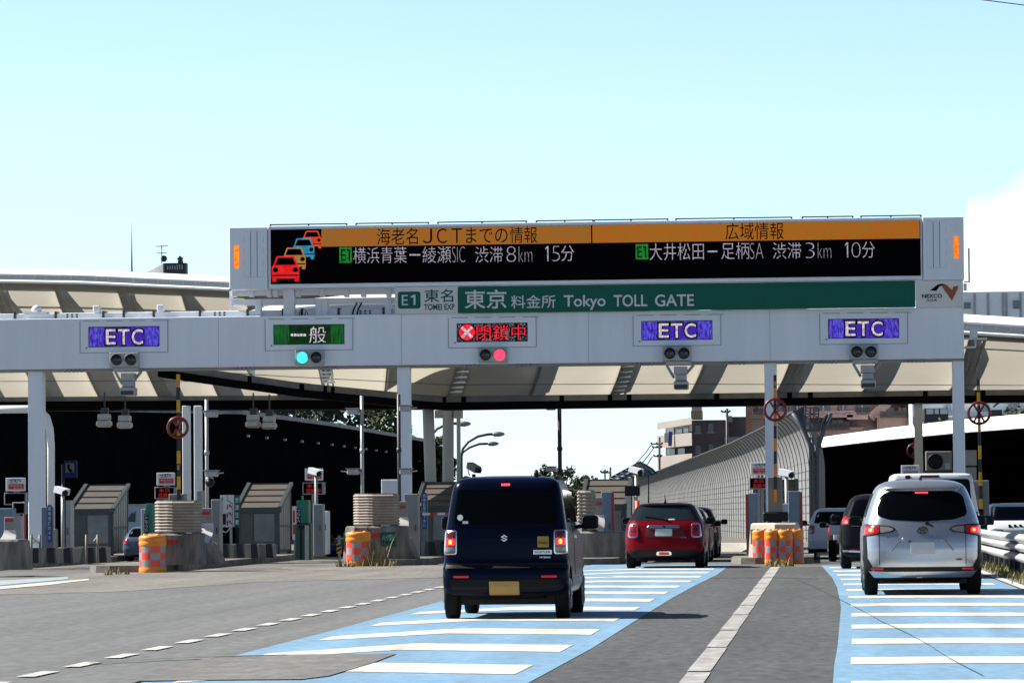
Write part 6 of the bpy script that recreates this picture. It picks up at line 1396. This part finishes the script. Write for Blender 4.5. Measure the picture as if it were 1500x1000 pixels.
em = [[(-.04, .012), (0, .04), (.042, .012), (.016, .012), (0, .022), (-.014, .012)], [(-.04, .012), (-.014, .012), (.04, -.014), (.014, -.014)], [(.04, -.014), (0, -.042), (-.042, -.014), (-.016, -.014), (0, -.024), (.014, -.014)]]
for q in em: mb.prism([(-.012+x, yy, ez_+z) for x, z in q], (0, .012, 0))
mb.build('emblem', silver_badge, C.t, local=True)
C.patch('round_sticker', [(-.53+.035*math.cos(a*.5236), 1.185+.035*math.sin(a*.5236)) for a in range(12)], sign_white, .008); C.patch('inspection_sticker', [(-.50, 1.115), (-.435, 1.115), (-.435, 1.145), (-.50, 1.145)], plate_white, .008)
C.mirror(.86, 2.3, 1.115, .20, .17)
sym(lambda sx: (C.side('side_window', [(.45, 1.12), (1.25, 1.12), (1.25, 1.5), (.5, 1.5)], glass, sx), C.side('side_window', [(1.33, 1.12), (2.35, 1.12), (2.12, 1.48), (1.33, 1.5)], glass, sx), C.side('door', [(1.28, .5), (1.295, .5), (1.295, 1.1), (1.28, 1.1)], trim, sx), C.side('sill', [(.85, .36), (2.45, .36), (2.45, .46), (.85, .46)], mat('silver_sill', (.15, .155, .17), .4, .5), sx), C.side('door_handle', [(1.4, .93), (1.6, .93), (1.6, .97), (1.4, .97)], chrome, sx, .02)))
C.front_glass(1.06, 1.52)
mb = MB(); mb.tube([(.33, .62, 1.62), (.33, .60, 1.70), (.33, .62, 1.73)], [.03, .03, .02], 8); mb.build('roof_antenna', black_plastic, C.t, local=True)
mb = MB(); [mb.tube([(sx*.55, .7, 1.635), (sx*.56, 1.2, 1.665), (sx*.54, 1.8, 1.65)], .018, 6) for sx in (-1, 1)]; mb.build('roof_rail', trim, C.t, local=True)
sym(lambda sx: C.patch('tailgate_seam', [(sx*.735, .68), (sx*.740, .68), (sx*.735, .75), (sx*.73, .75)], trim, .002))

# ---------------------------------------------------------------- red rounded hatchback
g = G(975, 832); X0, Y0 = g.x, g.y
S = [(.18, .22, 3.6, .70), (.26, .06, 3.75, .80), (.38, .0, 3.8, .845), (.50, .015, 3.82, .862), (.68, .06, 3.82, .864), (.82, .10, 3.75, .852), (.93, .15, 3.6, .83), (.99, .20, 3.2, .805), (1.04, .25, 2.75, .78), (1.15, .36, 2.55, .725), (1.28, .50, 2.35, .66), (1.345, .56, 2.2, .615), (1.38, .60, 2.1, .57), (1.40, .68, 2., .50), (1.415, .9, 1.8, .36), (1.42, 1.2, 1.5, .2)]
C = Car('hatchback_car', 'rounded red hatchback with dark roof and chrome tailgate handle waiting at the toll lane', 'car', X0, Y0-.52, S, 3.82, (.74, .55, 3.05), .305, .2, red_p, c=.10, r=.24, rf=.4, dark_below=.36, roof_m=black_p, roof_z=1.02)
C.patch('rear_window', rounded([(-.66, 1.035), (.66, 1.035), (.50, 1.345), (-.50, 1.345)], [.06, .06, .09, .09]), mat('mini_glass', (.012, .018, .022), .05, spec=.4), .006)
for sx in (-1, 1):
    P4 = [(sx*.57, .655), (sx*.80, .665), (sx*.765, .985), (sx*.57, .985)]; b_ = C.patch('lamp_bezel', rounded(P4, [.08, .06, .10, .08]), chrome, .02)
    C.patch('lens', rounded([(sx*.595, .685), (sx*.775, .695), (sx*.745, .96), (sx*.595, .96)], [.06, .05, .08, .06]), tail_red, .032, b_)
    C.patch('inner_lens', rounded([(sx*.625, .78), (sx*.74, .78), (sx*.725, .90), (sx*.625, .90)], .04), tail_dim, .036, b_)
C.patch('plate_recess_shade', rounded([(-.42, .675), (.44, .675), (.40, .885), (-.40, .885)], .05), mat('recess_shade_red', (.07, .004, .006), .4), .003)  # flat patch in darker body red, shade of the plate hollow painted in
C.plate(-.20, .165, .70, .86, plate_white, .022)
C.patch('tailgate_handle', rounded([(-.38, .875), (.335, .875), (.315, .935), (-.36, .935)], .03), chrome, .045)
C.patch('emblem', rounded([(-.035, .885), (.015, .885), (.015, .93), (-.035, .93)], .015), black_plastic, .052)
C.text('COOPER', .345, .475, .655, .675, chrome, .012, .03)
C.patch('lower_bumper', rounded([(-.62, .22), (.62, .22), (.72, .40), (-.72, .40)], .06), trim, .010)
C.patch('exhaust_trim', rounded([(-.185, .285), (.16, .285), (.145, .37), (-.17, .37)], .04), chrome, .03); C.patch('fog_lamp', rounded([(-.12, .295), (.10, .295), (.10, .345), (-.12, .345)], .02), reflector, .045)
C.patch('roof_spoiler', rounded([(-.52, 1.36), (.52, 1.36), (.46, 1.395), (-.46, 1.395)], .02), black_p, .06)
C.wiper((.05, 1.05), (-.42, 1.12)); C.patch('wiper_sticker', [(.02, 1.045), (.22, 1.045), (.22, 1.07), (.02, 1.07)], plate_white, .01)
C.mirror(.93, 2.55, 1.02, .2, .15, black_p)
mb = MB(); mb.tube([(-.0, .75, 1.39), (-.0, .70, 1.47), (-.0, .55, 1.6)], [.03, .012, .008], 6); mb.build('roof_antenna', black_plastic, C.t, local=True)
sym(lambda sx: (C.side('side_window', [(.8, 1.06), (1.5, 1.06), (1.5, 1.33), (.95, 1.33)], glass, sx), C.side('side_window', [(1.56, 1.06), (2.55, 1.06), (2.3, 1.3), (1.56, 1.33)], glass, sx)))
C.front_glass(1.02, 1.33)

# ---------------------------------------------------------------- silver tall car
g = G(1351, 871); X0, Y0 = g.x, g.y
S = [(.20, .22, 3.9, .70), (.26, .09, 4.1, .79), (.36, .035, 4.2, .832), (.43, .012, 4.21, .842), (.52, .0, 4.22, .847), (.66, .0, 4.22, .848), (.78, .018, 4.22, .847), (.88, .045, 4.18, .845), (.95, .07, 4.1, .838), (1.00, .09, 3.9, .83), (1.06, .115, 3.55, .815), (1.15, .155, 3.3, .79), (1.35, .25, 2.95, .725), (1.50, .33, 2.7, .665), (1.56, .37, 2.55, .63), (1.60, .42, 2.45, .585), (1.635, .52, 2.3, .50), (1.66, .75, 2.1, .36), (1.67, 1.1, 1.8, .2)]
C = Car('compact_van', 'silver rounded tall car with white plate braking in the right blue lane', 'car', X0, Y0-.55, S, 4.235, (.735, .58, 3.33), .31, .2, silver_p, c=.11, r=.26, rf=.45, dark_below=.24)
C.patch('rear_window', rounded([(-.655, 1.15), (-.45, 1.085), (0, 1.06), (.45, 1.085), (.655, 1.15), (.60, 1.44), (.45, 1.50), (-.45, 1.50), (-.60, 1.44)], .07), glass, .006)
for sx in (-1, 1):
    C.patch('lamp_surround', rounded([(sx*.835, .84), (sx*.62, .885), (sx*.42, .915), (sx*.37, .955), (sx*.45, 1.0), (sx*.65, 1.02), (sx*.83, 1.03)], .03), trim, .010)
    l_ = C.patch('tail_lamp', rounded([(sx*.83, .865), (sx*.615, .90), (sx*.61, 1.0), (sx*.825, 1.01)], .02), tail_red, .022)
    C.patch('reverse_lamp', rounded([(sx*.60, .90), (sx*.45, .925), (sx*.40, .955), (sx*.47, .985), (sx*.60, .998)], .02), tail_clear, .022)
    C.patch('brake_lamp', rounded([(sx*.815, .895), (sx*.69, .905), (sx*.69, .975), (sx*.81, .98)], .03), brake, .028, l_)
    C.patch('lamp_core', rounded([(sx*.765, .92), (sx*.72, .92), (sx*.72, .96), (sx*.765, .96)], .015), brake_hot, .033, l_)
    C.patch('black_blade', rounded([(sx*.846, .86), (sx*.80, .88), (sx*.805, .60), (sx*.775, .45), (sx*.70, .385), (sx*.74, .345), (sx*.81, .38), (sx*.843, .48)], .02), trim, .008)
    C.patch('reflector', rounded([(sx*.735, .372), (sx*.565, .372), (sx*.555, .398), (sx*.725, .40)], .008), reflector, .016)
    C.patch('tailgate_seam', [(sx*.612, .45), (sx*.620, .45), (sx*.622, .88), (sx*.614, .88)], trim, .002)
    C.patch('recess_edge_shade', [(sx*.45, .64), (sx*.43, .64), (sx*.30, .80), (sx*.32, .81)], mat('silver_shadow', (.20, .21, .23), .4, .4), .006)  # darker silver strips, shade along the plate hollow painted on
C.patch('bumper_strip', rounded([(-.78, .36), (-.52, .345), (.52, .345), (.78, .36), (.76, .41), (-.76, .41)], .02), trim, .007)
C.patch('garnish', rounded([(-.30, .79), (.30, .79), (.29, .83), (-.29, .83)], .01), silver_p, .02)
C.plate(-.17, .17, .60, .765, plate_white, .02)
C.patch('handle_dark', [(-.20, .775), (-.17, .775), (-.17, .79), (-.20, .79)], trim, .03)
mb = MB(); c_ = Vector((0, C.rear(0, .935)-.02, .935))
def oval(a, b, cx=0, cz=0, r=.007):
    rings = []
    for i in range(25):
        t = 2*math.pi*i/24; d = Vector((math.cos(t), 0, math.sin(t))); q = c_+Vector((cx+a*math.cos(t), 0, cz+b*math.sin(t))); rings.append([q+d*r, q+Vector((0, -r, 0)), q-d*r, q+Vector((0, r, 0))])
    mb.loft(rings, 0, True, False)
oval(.075, .047, 0, 0, .011); oval(.024, .042, 0, -.003, .010); oval(.050, .019, 0, .018, .010)
mb.build('emblem', mat('emblem_dark_chrome', (.05, .052, .06), .25, .3), C.t, local=True)
C.text('HYBRID', .475, .56, .505, .53, trim, .01, .02)
C.wiper((.07, 1.035), (.16, .985)); C.patch('towing_badge', [(-.09, .255), (.0, .255), (.0, .275), (-.09, .275)], light_steel, .015)
mb = MB(); [mb.box(-.09+i*.032, -.09+i*.032+.022, C.rear(0, 1.475)-.02, C.rear(0, 1.475)+.05, 1.462, 1.484) for i in range(6)]; mb.build('high_brake_lamp', MATS['brake_lamp_high'], C.t, local=True)
C.patch('roof_spoiler', rounded([(-.56, 1.535), (.56, 1.535), (.53, 1.585), (-.53, 1.585)], .02), silver_p, .06)
C.mirror(.93, 2.9, 1.06, .2, .15, black_p)
mb = MB(); mb.tube([(0, .75, 1.645), (0, .73, 1.70)], [.03, .015], 8); mb.build('roof_antenna', black_plastic, C.t, local=True)
sym(lambda sx: (C.side('side_window', [(.6, 1.12), (1.7, 1.12), (1.7, 1.48), (.75, 1.46)], glass, sx), C.side('side_window', [(1.78, 1.12), (3.1, 1.12), (2.75, 1.45), (1.78, 1.48)], glass, sx)))
C.front_glass(1.06, 1.5)

# ---------------------------------------------------------------- white delivery van behind it
Yv = 68.; Xv = PX(1366, 740, Yv); zr_ = PZ(1366, 692.5, Yv)
k_ = zr_/1.87
S = [(.22, .1, 4.2, .78), (.32, .0, 4.3, .83), (.6, .0, 4.3, .847), (.95, .02, 4.2, .842), (1.05, .04, 3.7, .83), (1.3, .08, 3.45, .79), (1.6, .12, 3.1, .745), (1.78*k_, .14, 2.9, .715), (1.83*k_, .155, 2.8, .70), (1.855*k_, .19, 2.7, .67), (1.866*k_, .26, 2.5, .60), (1.87*k_, .5, 2.2, .4)]
C = Car('delivery_van', 'white delivery van with black rear window mostly hidden behind the silver car', 'van', Xv, Yv, S, 4.4, (.72, .7, 3.4), .32, .19, white_p, c=.04, r=.12, dark_below=.35)
C.patch('rear_window', rounded([(-.70, 1.12), (.70, 1.12), (.66, 1.765*k_), (-.66, 1.765*k_)], .06), glass, .005)
C.patch('high_brake_lamp', rounded([(-.21, 1.79*k_), (.13, 1.79*k_), (.13, 1.835*k_), (-.21, 1.835*k_)], .025), mat('dark_red_lens', (.07, .012, .012), .3), .02)
mb = MB(); y_ = C.rear(-.4, 1.7)-.03; mb.box(-.47, -.38, y_-.02, y_+.06, 1.77*k_, 1.835*k_, 0, .01); mb.build('camera_box', black_plastic, C.t, local=True)
mb = MB(); mb.tube([(-.43, y_-.01, 1.73*k_), (-.44, y_-.03, 1.66*k_), (-.47, y_-.03, 1.60*k_), (-.46, y_-.01, 1.52*k_)], .012, 5); mb.build('cable', light_steel, C.t, local=True)
for sx in (-1, 1): C.patch('tail_lamp', rounded([(sx*.72, .80), (sx*.842, .80), (sx*.82, 1.18), (sx*.73, 1.18)], .02), tail_red, .015)
C.mirror(.95, 3.0, 1.1, .16, .26, black_plastic); C.plate(-.17, .17, .55, .71, plate_white); C.front_glass(1.1, 1.7*k_)
# ---------------------------------------------------------------- black hatch with light strip
g = G(1245, 833); Yb_ = g.y; xl_ = PX(1231, 800, Yb_)
S = [(.2, .2, 4.2, .76), (.3, .05, 4.4, .86), (.5, .0, 4.45, .90), (.8, .03, 4.4, .895), (.95, .06, 4.2, .875), (1.02, .12, 3.6, .85), (1.2, .28, 3.1, .78), (1.40, .45, 2.7, .69), (1.47, .52, 2.55, .64), (1.51, .58, 2.45, .58), (1.54, .7, 2.3, .48), (1.555, 1., 2., .3)]
C = Car('crossover_car', 'glossy black car with red light strip left of the silver car', 'car', xl_+.90, Yb_-.5, S, 4.5, (.78, .65, 3.4), .34, .22, black_p, c=.10, r=.22, rf=.5, dark_below=.28)
C.patch('rear_window', rounded([(-.72, 1.06), (.72, 1.06), (.58, 1.44), (-.58, 1.44)], .08), glass, .006)
for sx in (-1, 1):
    l_ = C.patch('tail_lamp', rounded([(sx*.875, .92), (sx*.70, .93), (sx*.70, 1.03), (sx*.80, 1.12), (sx*.85, 1.04)], .03), tail_red, .02); C.patch('brake_lamp', rounded([(sx*.86, .95), (sx*.74, .96), (sx*.75, 1.02), (sx*.845, 1.03)], .02), brake, .026, l_)
    C.patch('reflector', rounded([(sx*.70, .385), (sx*.50, .385), (sx*.50, .405), (sx*.70, .41)], .006), reflector, .014)
C.patch('light_strip', [(-.70, .965), (.70, .965), (.70, .985), (-.70, .985)], tail_red, .012); C.patch('bumper_trim', rounded([(-.86, .36), (-.2, .335), (-.2, .355), (-.86, .40)], .005), chrome, .012); C.plate(-.17, .17, .6, .76, plate_white); C.mirror(.99, 2.9, 1.04, .2, .15, black_p)
sym(lambda sx: C.side('side_window', [(.7, 1.06), (3., 1.06), (2.5, 1.4), (1., 1.4)], glass, sx)); C.front_glass(1.04, 1.44)
# ---------------------------------------------------------------- small dark car and white car farther on
def plain_car(name, label, pl, pr, py_ground, py_roof, pm, Yfix=None, L=4.1, lights=True, group=None, hood=True, wfix=None, gl=glass):
    Yc = Yfix or G((pl+pr)/2, py_ground).y; x0, x1 = PX(pl, 780, Yc), PX(pr, 780, Yc); hw = (wfix or (x1-x0))/2; zr = PZ((pl+pr)/2, py_roof, Yc+1.)
    xc = x0+hw; z = lambda u: zr*u
    S = [(z(.13), .2, L-.2, hw*.85), (z(.2), .04, L-.05, hw*.96), (z(.35), 0, L, hw), (z(.58), .03, L-.05, hw*.99), (z(.64), .06, L-.2, hw*.97), (z(.69), .10, L-.9, hw*.95), (z(.82), .2, L-1.4, hw*.87), (z(.93), .3, L-1.7, hw*.79), (z(.965), .35, L-1.8, hw*.73), (z(.985), .43, L-1.9, hw*.64), (z(1), .7, L-2.1, hw*.4)]
    c_ = Car(name, label, 'car', xc, Yc-.4, S, L, (hw-.12, .6, L-.85), .31, .2, pm, c=.07, r=.18, rf=.4, dark_below=z(.2), group=group)
    c_.patch('rear_window', rounded([(-hw*.82, z(.70)), (hw*.82, z(.70)), (hw*.72, z(.93)), (-hw*.72, z(.93))], .07), gl, .006)
    for sx in (-1, 1): c_.patch('tail_lamp', rounded([(sx*hw*.97, z(.5)), (sx*hw*.80, z(.5)), (sx*hw*.80, z(.66)), (sx*hw*.94, z(.67))], .03), tail_red, .016)
    c_.plate(-.17, .17, z(.42), z(.52), plate_white); c_.mirror(hw+.1, L-1.4, z(.7), .18, .14, black_p); sym(lambda sx: c_.side('side_window', [(.5, z(.71)), (L-1.4, z(.71)), (L-1.75, z(.9)), (.7, z(.92))], gl, sx)); c_.front_glass(z(.7), z(.92)); return c_
plain_car('dark_car', 'small dark car squeezed between the white car and the black crossover', 1212, 1250, 820, 746, black_p, Yfix=92)
c_ = plain_car('white_car', 'white car with black rear window beside the barrel cluster', 1183, 1290, 818, 743.5, white_p, Yfix=97, wfix=1.74)
plain_car('blue_car', 'dark blue car directly ahead of the red hatchback', 935, 1041, 818, 743, blue_p, Yfix=92.5, wfix=1.74)
c_ = plain_car('black_van', 'black boxy van ahead of the red hatchback, its right mirror sticking out', 953, 1053, 812, 742, black_p, Yfix=100, wfix=1.76)
# white car facing the camera beyond the guard rail
Yo = 94.; xo = PX(1449.5, 760, Yo); t_w = 1.8
S = [(.2, .25, 3.9, .76), (.3, .05, 4.1, .86), (.5, .0, 4.15, .9), (.72, .03, 4.1, .895), (.80, .1, 4.1, .88), (.86, .9, 4.05, .865), (.92, 1.15, 4.0, .86), (1.05, 1.35, 3.95, .835), (1.25, 1.65, 3.85, .785), (1.31, 1.75, 3.8, .74), (1.345, 1.9, 3.7, .64), (1.36, 2.2, 3.4, .4)]
C = Car('oncoming_car', 'white car facing the camera behind the guard rail at the right edge', 'car', xo+.88, Yo, S, 4.15, (.76, .8, 3.3), .32, .2, white_p, c=.06, r=.16, rf=.3, dark_below=.26)
C.patch('windscreen', rounded([(-.80, .93), (.80, .93), (.75, 1.27), (-.75, 1.27)], .05), glass, .008)
for sx in (-1, 1): C.patch('headlamp', rounded([(sx*.86, .60), (sx*.55, .60), (sx*.55, .72), (sx*.85, .74)], .03), tail_clear, .02)
C.patch('grille', rounded([(-.5, .40), (.5, .40), (.52, .58), (-.52, .58)], .03), trim, .02)
mb = MB(); [mb.box(-.42+i*.13, -.36+i*.13, C.rear(0, .79)-.02, C.rear(0, .79)+.15, .745, .835, 0, .01) for i in (0, 1, 2)]; mb.box(.23, .28, C.rear(0, .79)-.02, C.rear(0, .79)+.1, .70, .84); mb.build('bonnet_vent', trim, C.t, local=True)
C.mirror(.98, 1.5, .95, .18, .14, white_p)
# vehicles in the left lanes
c_ = plain_car('pale_blue_car', 'pale blue car with red tail lamp waiting between the left shelter and left barrel', 182, 206, 826, 770, sky_p, Yfix=102, wfix=1.7)
c_.t.location.x = PX(181, 780, 102)+.85
t = thing('box_truck', 'pale blue box truck with dark mountain emblem far behind the left shelter', 'truck', (PX(193, 745, 124), 124, 0)); mb = MB(); xa, xb = PX(178, 760, 124), PX(226, 760, 124); zt_ = PZ(193, 739.5, 124)
mb.box(xa, xb, 124, 129, .55, zt_, 0, .02); mb.build('cargo_box', mat('truck_blue', (.22, .33, .44), .5, noise=.06), t)
mb = MB(); mb.box(xa, xb, 123.96, 124.02, zt_-.0, zt_+.03); mb.build('roof_rail', light_steel, t)
mb = MB(); q = lambda px, py: P(px, py, 123.985); mb.add([q(181, 764), q(186, 756), q(189, 757), q(193, 750), q(195.5, 752), q(198.5, 747.5), q(198.5, 764)], [list(range(7))]); mb.build('emblem', mat('emblem_green', (.01, .05, .05), .5), t, recalc=False)
for sx in (.25, .85):
    mb = MB(); mb.lathe([(.3, -.12), (.42, -.14), (.45, 0), (.42, .14), (.3, .12)], (xa+(xb-xa)*sx, 125.2, .45), 24, axis='x'); mb.build('wheel', rubber, t)
mb = MB(); mb.box(xa+.1, xb-.1, 124.1, 131, .42, .549); mb.build('chassis', black_plastic, t); mb = MB(); mb.box(xa+.05, xb-.05, 129.2, 131, .6, 1.6, 0, .1); mb.build('cab', white_p, t)
c_ = plain_car('dark_blue_saloon', 'low dark blue car partly hidden behind the middle island between two islands', 476, 520, 822, 787, blue_p, Yfix=110, wfix=1.6, L=4)
c_.t.location.z = 0
t = thing('hazard_board', 'small yellow and black striped board beside the middle concrete block', 'marker board', P(497, 815, 93)); t.location.z = .0; mb = MB(); mb.pbox(493, 500, 796, 810, 93, .05, 0); mb.build('board', yellow_paint, t)
mb = MB()
for i in range(2): p_ = lambda a, b: P(a, b, 92.99); mb.add([p_(493, 802+i*7), p_(493, 798.5+i*7), p_(500, 795.9+i*5.2), p_(500, 799.6+i*5.2)], [(0, 1, 2, 3)])
mb.build('stripe', black_paint, t, recalc=False); mb = MB(); mb.box(PX(495, 812, 93), PX(498, 812, 93), 93.06, 93.12, 0, .7); mb.build('stake', grey_paint, t)
